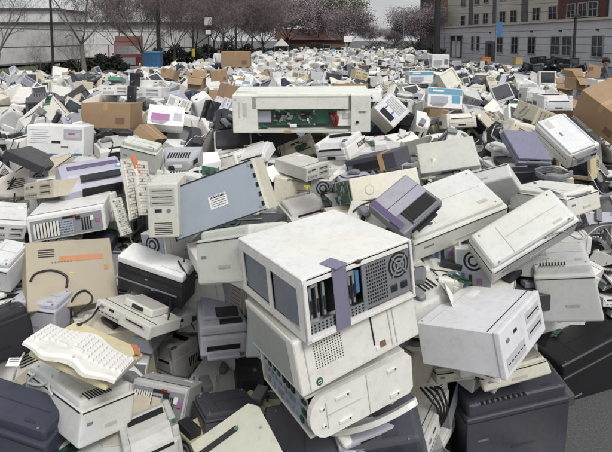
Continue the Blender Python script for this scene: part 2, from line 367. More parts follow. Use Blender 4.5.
def m_laser(W, D, H):
    b = Part('printer_body')
    b.box((0, 0, H * .36), (W, D, H * .72), 'P', .014, 2)
    u = Part('top_cover'); pu = [(-D / 2 + .01, H * .7), (-D / 2 + .03, H * .93), (-D * .22, H * .99), (-D * .16, H * .86), (D * .22, H * .93), (D * .34, H), (D / 2 - .01, H * .97), (D / 2 - .004, H * .7)]
    u.loft([[Vector((x, p[0], p[1])) for p in pu] for x in (-W * .36, W * .36)], 'P')
    u.box((-W * .425, 0, H * .83), (W * .13, D * .97, H * .32), 'P', .012, 2).box((W * .425, 0, H * .83), (W * .13, D * .97, H * .32), 'P', .012, 2)
    s = Part('output_slot'); s.box((0, D * .20, H * .935), (W * .66, .02, .03), 'H')
    t = Part('paper_cassette'); t.box((0, -D / 2 - .004, H * .16), (W * .88, .02, H * .24), 'Q', .005).box((0, -D / 2 - .0155, H * .22), (W * .25, .004, .018), 'H')
    f = Part('front_door'); f.box((0, -D / 2 - .002, H * .5), (W * .84, .012, H * .34), 'P', .004).box((0, -D / 2 - .009, H * .64), (W * .7, .003, .012), 'H')
    c = Part('control_panel'); c.box((W * .425, -D * .36, H + .001), (W * .1, D * .18, .008), 'G', .002).box((W * .425, -D * .38, H + .006), (W * .06, .03, .003), 'E')
    v = Part('vent')
    for sx in (-1, 1):
        for i in range(8): v.box((sx * (W / 2 + .0005), D * .1 + i * .014, H * .4), (.003, .006, H * .26), 'H')
    return [b, u, s, t, f, c, v]
def m_keyboard(W, D, H, split=False):
    b = Part('keyboard_body'); k = Part('keys')
    if not split:
        b.loft([[Vector((x, -D / 2, 0)), Vector((x, -D / 2, H * .45)), Vector((x, -D / 2 + .02, H * .6)), Vector((x, D / 2 - .01, H)), Vector((x, D / 2, H * .9)), Vector((x, D / 2, 0))] for x in (-W / 2, W / 2)], 'P')
        n = 18
        for r in range(6):
            yy = -D * .34 + r * D * .125 + (.008 if r == 5 else 0)
            for i in range(n):
                if r == 0 and 3 < i < 9:
                    if i == 4: k.box((-W * .46 + 6 * W * .0515, yy, H * .65 + H * .4 * (yy / D + .4)), (W * .24, D * .10, .012), 'K', .001, taper=.9)
                    continue
                if i == 14 or (r == 5 and i in (1, 6, 10)): continue
                k.box((-W * .46 + (i + .5) * W * .0515, yy, H * .62 + H * .42 * (yy / D + .4)), (W * .043, D * .10, .014), 'K' if (i * 7 + r) % 11 else 'G', taper=.78)
    else:
        def hz(u): return H + .020 * math.exp(-((u) / .22) ** 2)
        n = 22; top = []; bot = []
        rows = [[], [], []]
        for i in range(n + 1):
            u = i / n - .5; bend = -.05 * math.cos(u * 6.0) * (1 - abs(u)) if False else .035 * math.cos(u * 7.)
            y0 = -D / 2 - .04 * math.exp(-((abs(u) - .22) / .13) ** 2); y1 = D / 2 + .025 * math.exp(-(u / .16) ** 2)
            rows[0].append((u * W, y0, y1, hz(u)))
        rg = [[Vector((x, y0, .004)), Vector((x, y0, h * .5)), Vector((x, y0 + .015, h * .72)), Vector((x, y1 - .012, h * 1.05)), Vector((x, y1, h * .9)), Vector((x, y1, .004))] for x, y0, y1, h in rows[0]]
        b.loft(rg, 'P')
        for r in range(6):
            for i in range(17):
                u = (i + .5) / 17 - .5
                if abs(u + .13) < .035 and r > 0: continue
                yy = -D * .22 + r * D * .115 + .012 * math.cos((u + .13) * 9)
                if r == 0 and -.36 < u < .1:
                    if i in (5, 8): k.box((u * W, yy, hz(u) * .84), (W * .12, D * .10, .014), 'K', .002)
                    continue
                k.box((u * W, yy, hz(u) * (.86 + .25 * (yy / D + .2))), (W * .044, D * .088, .014), 'W', 0, taper=.8)
    return [b, k]
def m_scanner(W, D, H):
    b = Part('scanner_base'); b.box((0, 0, H * .3), (W, D, H * .6), 'P', .012, 2)
    l = Part('lid'); l.box((0, .01, H * .8), (W * .98, D * .94, H * .38), 'P', .010, 2).box((0, -D * .44, H * .8), (W * .3, .012, .01), 'H')
    c = Part('button_panel'); c.box((0, -D / 2 + .012, H * .61), (W * .5, .018, .004), 'G')
    return [b, l, c]
def m_fax(W, D, H):
    b = Part('fax_body'); pr = [(-D / 2, 0), (-D / 2, H * .3), (-D * .1, H * .55), (D * .1, H * .95), (D * .35, H), (D / 2, H * .7), (D / 2, 0)]
    b.loft([[Vector((x, p[0], p[1])) for p in pr] for x in (-W / 2, W / 2)], 'P')
    h = Part('handset'); h.box((-W * .36, -.02, H * .86), (.05, D * .62, .03), 'P', .012, 2).box((-W * .36, -D * .26, H * .72), (.055, .06, .05), 'P', .014, 2).box((-W * .36, D * .24, H * .96), (.055, .06, .05), 'P', .014, 2)
    k = Part('keypad')
    for i in range(4):
        for j in range(3): 
            yy = -D * .42 + i * D * .075; k.box((W * .02 + j * .03, yy, H * .3 + (yy + D / 2) / (D * .4) * H * .25 + .004), (.02, .016, .008), 'G')
    d = Part('display'); d.box((W * .3, -D * .28, H * .44), (W * .2, .04, .02), 'D', .002, mtx=Matrix.Rotation(R(12), 3, 'X'))
    s = Part('paper_slot'); s.box((W * .1, D * .2, H * .99), (W * .56, .03, .012), 'H')
    return [b, h, k, d, s]
def m_laptop(W, D, H):
    b = Part('laptop_base'); b.box((0, 0, .012), (W, D, .024), 'P', .004); 
    k = Part('keys'); 
    for r in range(5):
        for i in range(12): k.box((-W * .42 + i * W * .076, -D * .05 + r * D * .09, .027), (W * .066, D * .075, .006), 'D')
    b.box((0, -D * .3, .0245), (W * .22, D * .16, .002), 'G')
    th = R(22); m = Matrix.Rotation(-th, 3, 'X'); c = Vector((0, D / 2 + math.sin(th) * H * .5, .02 + math.cos(th) * H * .5))
    l = Part('screen_lid'); l.box(c, (W, .012, H), 'P', .004, mtx=m)
    s = Part('screen', 'screen_lid'); s.box(c + m @ Vector((0, -.0075, 0)), (W * .88, .002, H * .8), 'S', mtx=m)
    return [b, k, l, s]
def m_carton(W, D, H, opened=False, printed=None):
    b = Part('carton_body'); t = .006
    if not opened:
        b.box((0, 0, H / 2), (W, D, H), 'C' if not printed else 'W', .003)
        ps = [b]
        if not printed:
            q = Part('tape'); q.box((0, 0, H + .001), (.05, D * 1.002, .002), 'T').box((0, -D / 2 - .001, H * .86), (.05, .002, H * .28), 'T'); b.box((0, 0, H + .0003), (.004, D * .99, .001), 'H'); b.box((W * .3, -D / 2 - .001, H * .3), (W * .18, .002, H * .25), 'Z'); ps.append(q)
        else:
            q = Part('printed_panel'); a, c, d = printed
            q.box((0, -D / 2 - .001, H * .82), (W * .98, .002, H * .30), a).box((-W * .16, -D / 2 - .002, H * .40), (W * .5, .002, H * .34), c).box((W * .32, -D / 2 - .002, H * .45), (W * .24, .002, H * .4), d)
            for i in range(4): q.box((-W * .2, -D / 2 - .0025, H * (.2 - i * .045)), (W * (.5 - .06 * i), .002, .006), 'G')
            q.box((-W * .2, -D / 2 - .003, H * .84), (W * .32, .002, H * .10), 'W').box((0, 0, H + .001), (W * .7, D * .5, .002), a).box((-W / 2 - .001, 0, H * .5), (.002, D * .6, H * .4), c).box((W / 2 + .001, 0, H * .5), (.002, D * .6, H * .5), a); ps.append(q)
        return ps
    b.box((0, 0, t / 2), (W, D, t), 'C')
    for sx in (-1, 1): b.box((sx * (W / 2 - t / 2), 0, H / 2), (t, D, H - 2 * t), 'C')
    for sy in (-1, 1): b.box((0, sy * (D / 2 - t / 2), H / 2), (W - 2.2 * t, t, H - 2 * t), 'C')
    ps = [b]
    for sx, a in ((-1, 35), (1, 50)):
        q = Part('flap'); L = D * .48; th = R(a); q.box((sx * (W / 2 + math.sin(th) * L / 2), 0, H + math.cos(th) * L / 2), (t * .6, D * .98, L), 'C', mtx=Matrix.Rotation(sx * th, 3, 'Y')); ps.append(q)
    for sy, a in ((-1, 140), (1, 25)):
        q = Part('flap'); L = D * .48; th = R(a); q.box((0, sy * (D / 2 + math.sin(th) * L / 2), H + math.cos(th) * L / 2), (W * .97, t * .6, L), 'C', mtx=Matrix.Rotation(-sy * th, 3, 'X')); ps.append(q)
    return ps
def m_tv(W, D, H): 
    ps = m_crt(W, D, H, False)
    ps[1].box((-W * .46, -D / 2 - .002, H * .58), (W * .05, .006, H * .6), 'G').box((0, -D / 2 - .003, H * .07), (W * .5, .005, .01), 'Q')
    return ps
def m_chassis(W, D, H):
    b = Part('steel_tray'); t = .003
    b.box((0, 0, t / 2), (W, D, t), 'M')
    for sx in (-1, 1): b.box((sx * W / 2, 0, H / 2), (t, D, H), 'M')
    b.box((0, D / 2, H / 2), (W, t, H), 'M').box((0, -D / 2, H / 2), (W + .006, .02, H), 'P', .004)
    c = Part('circuit_board'); c.box((-W * .15, .03, .014), (W * .6, D * .8, .003), 'B').box((-W * .1, .05, .035), (.05, .05, .04), 'M').box((-W * .3, -.02, .03), (.09, .012, .03), 'D').box((-W * .3, .02, .03), (.09, .012, .03), 'D')
    p = Part('power_supply'); p.box((W * .34, D * .2, H * .45), (W * .26, D * .42, H * .8), 'M', .003)
    d = Part('drive'); d.box((W * .32, -D * .28, H * .4), (W * .28, D * .32, H * .5), 'G', .003)
    q = Part('ribbon_cable')
    for k in range(4): q.tube([(W * .2, -D * .2, H * .5), (0, -D * .1 + k * .02, H * .95), (-W * .25, D * .1 + k * .03, H * .5)], .005, 'G' if k % 2 else 'R', 5)
    return [b, c, p, d, q]
def m_speaker(W, D, H):
    b = Part('cabinet'); b.box((0, 0, H / 2), (W, D, H), 'P', .006)
    c = Part('driver_cone'); c.cyl((0, -D / 2 - .001, H * .38), (0, -D / 2 - .006, H * .38), W * .36, W * .33, 'D', 18).cyl((0, -D / 2 - .006, H * .38), (0, -D / 2 - .010, H * .38), W * .12, W * .1, 'G', 12)
    t = Part('tweeter'); t.cyl((0, -D / 2 - .001, H * .78), (0, -D / 2 - .006, H * .78), W * .2, W * .18, 'D', 14)
    return [b, c, t]
def m_phone(W, D, H):
    b = Part('phone_body'); b.loft([[Vector((x, -D / 2, 0)), Vector((x, -D / 2, H * .3)), Vector((x, D / 2, H * .75)), Vector((x, D / 2, 0))] for x in (-W / 2, W / 2)], 'P')
    h = Part('handset'); x = -W * .3; h.box((x, 0, H * .8), (.045, D * .9, .025), 'P', .01, 2).box((x, -D * .38, H * .6), (.05, .055, .04), 'P', .012, 2).box((x, D * .38, H * .8), (.05, .055, .04), 'P', .012, 2)
    k = Part('keypad')
    for i in range(4):
        for j in range(3): k.box((W * .05 + j * .028, -D * .3 + i * .03, H * (.42 + .06 * i)), (.018, .02, .008), 'G')
    return [b, h, k]
def m_vcr(W, D, H):
    b = Part('player_body'); b.box((0, .01, H / 2), (W, D - .02, H), 'P', .003)
    f = Part('front_bezel'); f.box((0, -D / 2 + .01, H / 2), (W, .02, H), 'P', .003).box((-W * .2, -D / 2 - .0015, H * .65), (W * .4, .004, H * .2), 'H').box((W * .25, -D / 2 - .0015, H * .5), (W * .25, .004, H * .4), 'S')
    for i in range(5): f.box((-W * .38 + i * .035, -D / 2 - .002, H * .25), (.02, .005, .008), 'G')
    k = Part('foot'); 
    for sx in (-1, 1):
        for sy in (-1, 1): k.cyl((sx * W * .4, sy * D * .38, 0), (sx * W * .4, sy * D * .38, -.008), .014, .012, 'D', 8)
    return [b, f, k]
def m_panel(W, D, H):
    b = Part('sheet'); b.box((0, 0, H / 2), (W, D, .003), 'P').box((-W / 2, 0, H / 2), (.003, D, H), 'P').box((W / 2, 0, H / 2), (.003, D, H), 'P').box((0, D / 2, H / 2), (W, .003, H), 'P')
    v = Part('vent')
    for i in range(6): v.box((-W * .25 + i * .02, D * .25, H / 2 + .002), (.006, .09, .002), 'H')
    return [b, v]
def m_foam(W, D, H):
    b = Part('foam_block'); pr = [(-W / 2, 0), (W / 2, 0), (W / 2, H), (W * .25, H), (W * .25, H * .5), (-W * .25, H * .5), (-W * .25, H), (-W / 2, H)]
    b.prism(pr, (-D / 2, D / 2), 'P', 'y'); return [b]
def m_drive(W, D, H):
    b = Part('drive_case'); b.box((0, 0, H / 2), (W, D, H), 'M', .003)
    f = Part('front_bezel'); f.box((0, -D / 2 - .003, H / 2), (W * 1.01, .008, H * 1.02), 'P', .002).box((0, -D / 2 - .008, H * .6), (W * .8, .002, .004), 'H'); return [b, f]
MODELS = {
 'crt_a': (m_crt, (.40, .40, .37), {}), 'crt_b': (m_crt, (.36, .38, .34), dict(base=True)), 'crt_c': (m_crt, (.42, .44, .40), {}),
 'desk_a': (m_desktop, (.43, .41, .13), {}), 'desk_b': (m_desktop, (.38, .40, .10), dict(bays=1)),
 'tower_a': (m_tower, (.20, .45, .43), {}), 'tower_b': (m_tower, (.18, .40, .36), {}), 'tower_o': (m_tower, (.20, .44, .42), dict(opened=True)),
 'ink_a': (m_inkjet, (.43, .32, .18), {}), 'ink_b': (m_inkjet, (.40, .26, .15), dict(lid='Q')), 'laser_a': (m_laser, (.40, .42, .27), {}), 'laser_b': (m_laser, (.37, .36, .22), {}),
 'kbd': (m_keyboard, (.46, .17, .035), {}), 'scan': (m_scanner, (.30, .46, .085), {}), 'fax': (m_fax, (.36, .34, .13), {}), 'lap': (m_laptop, (.33, .27, .22), {}),
 'box_a': (m_carton, (.46, .36, .30), {}), 'box_b': (m_carton, (.36, .30, .20), dict(opened=True)), 'box_p': (m_carton, (.44, .34, .28), dict(printed=('L', 'I', 'W'))),
 'tv': (m_tv, (.56, .46, .46), {}), 'chas': (m_chassis, (.42, .42, .10), {}), 'spk': (m_speaker, (.12, .15, .25), {}), 'phone': (m_phone, (.2, .22, .09), {}),
 'vcr': (m_vcr, (.43, .30, .09), {}), 'panel': (m_panel, (.43, .40, .02), {}), 'foam': (m_foam, (.40, .14, .10), {}), 'drive': (m_drive, (.15, .20, .05), {}),
}
NOUN = {'crt_a': ('crt_monitor', 'tube monitor', 'monitor'), 'crt_b': ('crt_monitor', 'footed tube monitor', 'monitor'), 'crt_c': ('crt_monitor', 'deep tube monitor', 'monitor'),
 'desk_a': ('desktop_computer', 'flat desktop computer', 'computer'), 'desk_b': ('desktop_computer', 'slim desktop computer', 'computer'), 'tower_a': ('tower_computer', 'tower computer', 'computer tower'),
 'tower_b': ('tower_computer', 'small tower computer', 'computer tower'), 'tower_o': ('tower_computer', 'open sided tower computer', 'computer tower'), 'ink_a': ('inkjet_printer', 'inkjet printer', 'printer'),
 'ink_b': ('inkjet_printer', 'small inkjet printer', 'printer'), 'laser_a': ('laser_printer', 'boxy laser printer', 'laser printer'), 'laser_b': ('laser_printer', 'small laser printer', 'laser printer'),
 'kbd': ('keyboard', 'keyboard', 'keyboard'), 'scan': ('scanner', 'flatbed scanner', 'scanner'), 'fax': ('fax_machine', 'fax machine', 'fax machine'), 'lap': ('laptop', 'open laptop', 'laptop'),
 'box_a': ('cardboard_box', 'brown taped carton', 'carton'), 'box_b': ('cardboard_box', 'open brown carton', 'carton'), 'box_p': ('product_box', 'blue printed product box', 'product box'), 'tv': ('television', 'television', 'television'),
 'chas': ('open_chassis', 'open green board chassis', 'chassis'), 'spk': ('speaker', 'speaker', 'speaker'), 'phone': ('telephone', 'desk telephone', 'telephone'), 'vcr': ('video_recorder', 'video recorder', 'recorder'),
 'panel': ('side_panel', 'loose side panel', 'panel'), 'foam': ('foam_block', 'packing foam block', 'foam'), 'drive': ('disk_drive', 'disk drive', 'drive')}

# ------------------------------------------------------------------ heap ground shape
def lerp_tab(v, xs, ys):
    if v <= xs[0]: return ys[0]
    for i in range(1, len(xs)):
        if v <= xs[i]:
            t = (v - xs[i - 1]) / (xs[i] - xs[i - 1]); return ys[i - 1] + t * (ys[i] - ys[i - 1])
    return ys[-1]
def smooth(t):
    t = max(0., min(1., t)); return t * t * (3 - 2 * t)
def heap_edge(u): return lerp_tab(u, [-.8, -.61, -.5, -.41, -.2, -.1, 0, .2, .27, .4, .61, .8], [15, 17, 20, 23, 33, 48, 74, 74, 38, 28, 23, 20])
def heap_core(x, y):
    b = lerp_tab(y, [.5, 1.2, 2, 3, 4.5, 8, 12, 17, 26, 60], [.1, .2, .38, .62, 1.4, 1.58, 1.5, 1.35, 1.15, 1.0])
    b += .10 * math.sin(x * 1.7 + y * .9) * math.sin(y * 1.3 - x * .6) + .07 * math.sin(x * 3.1 + 1) * math.sin(y * 2.3) + .12 * math.sin(x * .35 + 2) * math.sin(y * .41 + x * .1)
    t = smooth((x - .45) / .7) * smooth((5.0 - y) / .6)
    b *= 1 - t
    u = x / max(y, .5)
    b *= smooth((heap_edge(u) - y) / 2.0) if y > 8 else 1
    if y < 8: b *= smooth((4.2 + y * .3 - abs(x)) / 1.2) if abs(x) > 2.5 else 1
    return b - .02

# ------------------------------------------------------------------ setting: ground
M['asphalt'] = ramp_noise('asphalt', [(.35, (.055, .056, .058)), (.55, (.10, .10, .102)), (.7, (.16, .16, .155))], 70, .92, 9, .35, .006)
M['concrete'] = ramp_noise('concrete', [(.3, (.22, .215, .2)), (.7, (.34, .33, .31))], 3, .9)
M['grass'] = ramp_noise('grass', [(.3, (.035, .045, .02)), (.6, (.07, .08, .035)), (.8, (.13, .11, .06))], 5, .95, 9, .8, .05)
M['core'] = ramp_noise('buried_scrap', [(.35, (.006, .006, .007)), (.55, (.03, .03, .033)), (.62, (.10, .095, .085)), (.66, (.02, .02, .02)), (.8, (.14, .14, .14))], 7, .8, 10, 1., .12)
M['paint_line'] = surface('road_paint', (.6, .6, .58), .8, .5, .2, scale=6)
def sheet(name, pts, z, mat):
    me = bpy.data.meshes.new(name); me.from_pydata([(x, y, z) for x, y in pts], [], [tuple(range(len(pts)))]); me.materials.append(M[mat])
    o = link(bpy.data.objects.new(name, me)); o['kind'] = 'structure'; return o
sheet('ground', [(-900, -60), (900, -60), (900, 1500), (-900, 1500)], 0, 'asphalt')
sheet('grass_verge', [(-60, 22), (-17, 22), (-11, 30), (-8, 52), (-13, 58), (-60, 58)], .004, 'grass')
sheet('lawn', [(-60, 92), (16, 92), (16, 140), (-60, 140)], .004, 'grass')
sheet('pavement', [(24.2, 30), (29.8, 30), (22.5, 95), (19.5, 95)], .12, 'concrete')
k = Part('kerb'); k.add([(24.1, 30, 0), (24.3, 30, 0), (19.6, 95, 0), (19.4, 95, 0), (24.1, 30, .13), (24.3, 30, .13), (19.6, 95, .13), (19.4, 95, .13)], [(0, 3, 7, 4), (4, 7, 6, 5), (1, 5, 6, 2), (0, 4, 5, 1), (3, 2, 6, 7)], 'concrete')
ko = link(bpy.data.objects.new('kerb', k.mesh())); ko['kind'] = 'structure'
for i in range(6): sheet('parking_line', [(2.2 + i * 2.7, 1.2), (2.3 + i * 2.7, 1.2), (2.3 + i * 2.7, -4), (2.2 + i * 2.7, -4)], .004, 'paint_line')
# buried mass below the scrap that shows
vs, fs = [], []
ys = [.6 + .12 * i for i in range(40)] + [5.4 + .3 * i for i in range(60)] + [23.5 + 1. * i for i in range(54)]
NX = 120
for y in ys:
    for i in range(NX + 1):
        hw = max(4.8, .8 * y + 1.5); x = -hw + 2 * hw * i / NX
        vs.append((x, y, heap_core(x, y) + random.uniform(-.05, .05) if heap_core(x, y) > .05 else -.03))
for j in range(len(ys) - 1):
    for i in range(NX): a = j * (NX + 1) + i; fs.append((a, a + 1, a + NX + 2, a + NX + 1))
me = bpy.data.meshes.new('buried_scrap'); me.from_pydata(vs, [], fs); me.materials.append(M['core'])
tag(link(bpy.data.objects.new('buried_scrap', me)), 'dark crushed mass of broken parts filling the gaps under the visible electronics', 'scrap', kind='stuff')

# ------------------------------------------------------------------ buildings
M['stone'] = surface('painted_block', (.52, .52, .56), .85, .3, .3, scale=1.2, dirtcol=(.2, .2, .2))
M['stone2'] = surface('pale_panel', (.47, .43, .37), .85, .25, .2, scale=1., dirtcol=(.2, .2, .2))
M['dark_recess'] = surface('shaded_panel', (.10, .10, .11), .8, .3, .2, scale=1.)
M['redbrick'] = brick('red_brick', (.11, .035, .03), (.14, .045, .035), (.11, .09, .09), 5)
M['darkbrick'] = brick('dark_brick', (.10, .045, .04), (.13, .06, .05), (.11, .09, .09), 4)
M['glass'] = surface('window_glass', (.02, .024, .03), .08, .1, 0, spec=.8)
M['frame'] = surface('window_trim', (.32, .32, .33), .6, .2, 0)
M['warewall'] = surface('warehouse_wall', (.62, .62, .62), .8, .45, .2, scale=.6, dirtcol=(.25, .24, .23))
M['trailer'] = surface('trailer_skin', (.68, .675, .66), .5, .5, .1, scale=1.1, dirtcol=(.28, .26, .23))
M['roof'] = surface('roof_felt', (.08, .08, .085), .9, .3, .2)
M['roof2'] = surface('tile_roof', (.22, .13, .11), .9, .3, .2)
def window(root, x, z, w, h, y0, nx=2, nz=2):
    p = Part('window'); t = .09
    p.box((x, y0 + .03, z + h + t / 2), (w + 2 * t, .10, t), 'frame').box((x, y0 + .06, z - t / 2), (w + 3 * t, .18, t), 'frame')
    p.box((x - w / 2 - t / 2, y0 + .03, z + h / 2), (t, .10, h), 'frame').box((x + w / 2 + t / 2, y0 + .03, z + h / 2), (t, .10, h), 'frame')
    for i in range(1, nx): p.box((x - w / 2 + w * i / nx, y0 + .035, z + h / 2), (.06, .06, h), 'frame')
    for i in range(1, nz): p.box((x, y0 + .032, z + h * i / nz), (w, .05, .06), 'frame')
    o = link(bpy.data.objects.new('window', p.mesh()), root)
    g = Part('pane'); g.box((x, y0 + .004, z + h / 2), (w, .01, h), 'glass'); link(bpy.data.objects.new('pane', g.mesh()), o)
b = empty('apartment_building', (31.05, 36, 0), (0, 0, math.atan2(.99, -.136)))
tag(b, 'long pale grey apartment building with a red brick corner beyond the heap at the right', 'building')
ps = []
p = Part('ground_floor_wall'); p.box((23, -5, 2.5), (62, 10, 5.0), 'stone')
for z in (.9, 1.7, 2.5, 3.3, 4.1): p.box((23, .006, z), (62.02, .02, .04), 'dark_recess')
ps.append(p)
p = Part('parapet'); p.box((23, .05, 5.12), (62.2, .5, .24), 'stone2'); ps.append(p)
p = Part('upper_wall'); p.box((32.75, -5.9, 10), (42.0, 9, 9.9), 'stone2'); 
for t in (29.6, 37.1, 44.8): p.box((t, -1.38, 10), (1.5, .06, 9.8), 'dark_recess')
for z in (8.1, 11.1): p.box((32.75, -1.39, z), (42, .05, .12), 'stone')
ps.append(p)
p = Part('brick_wall'); p.box((17.6, -5.0, 10), (7.4, 9.2, 9.8), 'redbrick'); ps.append(p)
p = Part('corner_wall'); p.box((3.3, -5.2, 10), (21.0, 9, 9.8), 'stone'); ps.append(p)
p = Part('flat_roof'); p.box((23, -5.3, 15.1), (62.6, 10, .3), 'roof'); ps.append(p)
build(ps, b)
for t in (5, 9.4, 14.2, 18.9, 20.9, 25.5, 29.3, 33): window(b, t, 1.35, 1.5, 2.0, 0)
for t in (39.3, 41): window(b, t, 1.5, .8, 2.0, 0, 1, 2)
for fl in (5.45, 8.55, 11.5):
    for t in (23.7, 27.0, 32.2, 35.0, 39.9, 42.8, 47.5): window(b, t, fl, 1.5, 1.5, -1.4)
    for t in (15.6, 17.2, 19.0): window(b, t, fl, 1.25, 1.4, -.4)
    for t in (12, 7.5, 2.5): window(b, t, fl, 1.4, 1.9, -.7, 2, 3)
ps = []
p = Part('entrance'); p.box((46.8, .05, 1.9), (4.2, .1, 3.8), 'dark_recess').box((46.6, .12, 1.5), (3.0, .1, 2.6), 'warewall').box((46.8, .6, 3.7), (4.6, 1.3, .2), 'frame').box((44.6, 1.1, 1.8), (.2, .2, 3.6), 'frame').box((49, 1.1, 1.8), (.2, .2, 3.6), 'frame'); ps.append(p)
p = Part('doorway'); p.box((35.6, .04, 1.4), (2.6, .08, 2.8), 'dark_recess').box((35.6, .09, 1.3), (.9, .04, 2.3), 'glass'); ps.append(p)
for t in (14.2, 20, 25.5, 35.6):
    p = Part('wall_lamp'); p.box((t, .12, 4.0), (.25, .24, .18), 'D', .02); ps.append(p)
build(ps, b)
# dark brick block far behind
b = empty('brick_building', (38, 118, 0), (0, 0, R(8)))
tag(b, 'dark red brick block standing behind the left end of the grey building', 'building')
p = Part('wall'); p.box((0, 5, 6.5), (16, 10, 13), 'darkbrick'); q = Part('roof'); q.box((0, 5, 13.15), (16.6, 10.6, .3), 'roof'); build([p, q], b)
for z in (1.5, 5.2, 8.8):
    for x in (-6.3, -3.8, -1.2): window(b, x, z, 1.3, 1.6, -.1)
for o in [c for c in b.children if c.name.startswith('window')]: pass
# warehouse left
b = empty('warehouse', (-14, 62, 0), (0, 0, R(0)))
tag(b, 'long pale grey warehouse with a band of dark windows behind the parked trailer', 'warehouse')
p = Part('wall'); p.box((-27, 6, 2.5), (54, 12, 5.0), 'warewall'); p.box((-38, 7.5, 5.9), (40, 9, 1.9), 'warewall')
for i in range(27): p.box((-54 + 2 * i + 1, -.02, 2.4), (.08, .05, 4.7), 'stone2')
p.box((-27, -.04, 2.1), (54, .04, .10), 'dark_recess')
q = Part('roof'); q.box((-27, 5.8, 5.1), (54.6, 12.8, .2), 'roof'); q.box((-38, 7.4, 6.95), (40.6, 9.6, .2), 'roof')
r = Part('window_band'); 
for x in (-50, -45.5, -41, -36.5, -32, -27.5): r.box((x, 2.96, 5.75), (3.2, .06, .6), 'glass')
build([p, q, r], b)
# low pink house and white tent behind the heap
b = empty('house', (1.0, 96, 0)); tag(b, 'low brown house with a tiled roof half hidden by the blossom trees', 'house')
p = Part('wall'); p.box((0, 4, 1.5), (13, 8, 3), 'roof2'); q = Part('roof'); q.loft([[Vector((-7, -.6, 3)), Vector((-7, 4, 5.2)), Vector((-7, 8.6, 3))], [Vector((7, -.6, 3)), Vector((7, 4, 5.2)), Vector((7, 8.6, 3))]], 'roof2')
build([p, q], b); window(b, -3.5, 1, 1.2, 1.1, 0); window(b, 3, 1, 1.2, 1.1, 0)
b = empty('canopy_tent', (-3.7, 76, 0)); tag(b, 'small white gabled tent in front of the blossom trees', 'tent')
p = Part('tent_roof'); p.loft([[Vector((-1.1, -1.2, 2.1)), Vector((1.1, -1.2, 2.1)), Vector((0, -1.2, 3.2))], [Vector((-1.1, 1.2, 2.1)), Vector((1.1, 1.2, 2.1)), Vector((0, 1.2, 3.2))]], 'W')
ps = [p]
for sx in (-1, 1):
    for sy in (-1, 1): q = Part('tent_pole'); q.cyl((sx, sy * 1.1, 0), (sx, sy * 1.1, 2.12), .03, .03, 'M', 6); ps.append(q)
build(ps, b)

# ------------------------------------------------------------------ trailer, lorry, bin
M['R3'] = surface('maroon_paint', (.13, .022, .025), .4, .3, .1)
def wheel_parts(cx, cy, r=.5, w=.28):
    p = Part('wheel'); p.cyl((cx - w / 2, cy, r), (cx + w / 2, cy, r), r, r, 'D', 18); q = Part('rim', 'wheel'); q.cyl((cx - w / 2 - .01, cy, r), (cx + w / 2 + .01, cy, r), r * .55, r * .55, 'M', 14); return [p, q]
def build_wheels(root, spots, r=.5, w=.28):
    for cx, cy in spots:
        a, q = wheel_parts(cx, cy, r, w); o = link(bpy.data.objects.new('wheel', a.mesh()), root); link(bpy.data.objects.new('rim', q.mesh()), o)
def trailer(loc, rz, label, L=15.):
    t = empty('semi_trailer', loc, (0, 0, rz)); tag(t, label, 'trailer')
    p = Part('cargo_box'); p.box((0, L / 2, 2.52), (2.5, L, 2.95), 'trailer', .03)
    for i in range(1, 25): 
        p.box((1.258, L * i / 25, 2.5), (.012, .03, 2.8), 'warewall')
    p.box((1.262, L / 2, 1.12), (.02, L, .14), 'M').box((1.262, L / 2, 3.92), (.02, L, .12), 'M').box((1.265, L / 2, 2.45), (.01, L * .98, .05), 'D')
    q = Part('chassis_rail'); q.box((-.5, L / 2, .92), (.15, L * .96, .2), 'D').box((.5, L / 2, .92), (.15, L * .96, .2), 'D')
    legs_ = []
    for sx in (-.9, .9): r = Part('landing_leg'); r.box((sx, 2.6, .5), (.13, .13, 1.0), 'D').box((sx, 2.6, .03), (.3, .3, .06), 'D'); legs_.append(r)
    r = Part('leg_brace'); r.box((0, 2.6, .5), (1.8, .06, .08), 'D').box((0, 2.75, .8), (1.8, .06, .06), 'D')
    s = Part('marker_strip'); s.box((1.272, 3.4, 1.75), (.01, .12, 1.3), 'R')
    d = Part('rear_door'); d.box((0, L + .01, 2.5), (2.4, .04, 2.8), 'trailer').box((0, L + .035, 2.5), (.05, .03, 2.8), 'M')
    build([p, q, r, s, d] + legs_, t); build_wheels(t, [(sx, y) for sx in (-1.05, 1.05) for y in (L - 3.1, L - 1.8)])
    return t
trailer((-24.3, 33.5, 0), R(-5), 'long white box trailer parked nose forward on its landing legs at the left', 15.5)
trailer((-25.2, 56, 0), R(-84), 'white box trailer parked crosswise behind the red lorry', 9)
t = empty('lorry', (-15.2, 43, 0), (0, 0, R(18))); tag(t, 'dark red lorry cab parked between bare trees beside the blue bin', 'lorry')
p = Part('cab'); p.loft([[Vector((x, y, z)) for y, z in ((-2.2, .7), (-2.2, 1.6), (-.9, 1.75), (-.5, 2.75), (1.2, 2.9), (1.2, .7))] for x in (-1.15, 1.15)], 'R3')
q = Part('windscreen'); q.add([(-1.0, -.91, 1.82), (1.0, -.91, 1.82), (.95, -.53, 2.65), (-.95, -.53, 2.65)], [(0, 1, 2, 3)], 'glass')
s = Part('bumper'); s.box((0, -2.3, .65), (2.3, .2, .35), 'M', .03).box((0, -2.24, 1.25), (1.1, .06, .6), 'M')
u = Part('cargo_body'); u.box((0, 4.0, 2.1), (2.3, 5.2, 2.5), 'Z', .03)
ps = [p, q, s, u]
for sx in (-.95, .95): h = Part('headlight'); h.box((sx, -2.24, 1.0), (.3, .08, .22), 'W', .02); ps.append(h)
for sx in (-1, 1): h = Part('side_window'); h.box((sx * 1.156, .1, 2.2), (.012, .9, .6), 'glass'); ps.append(h)
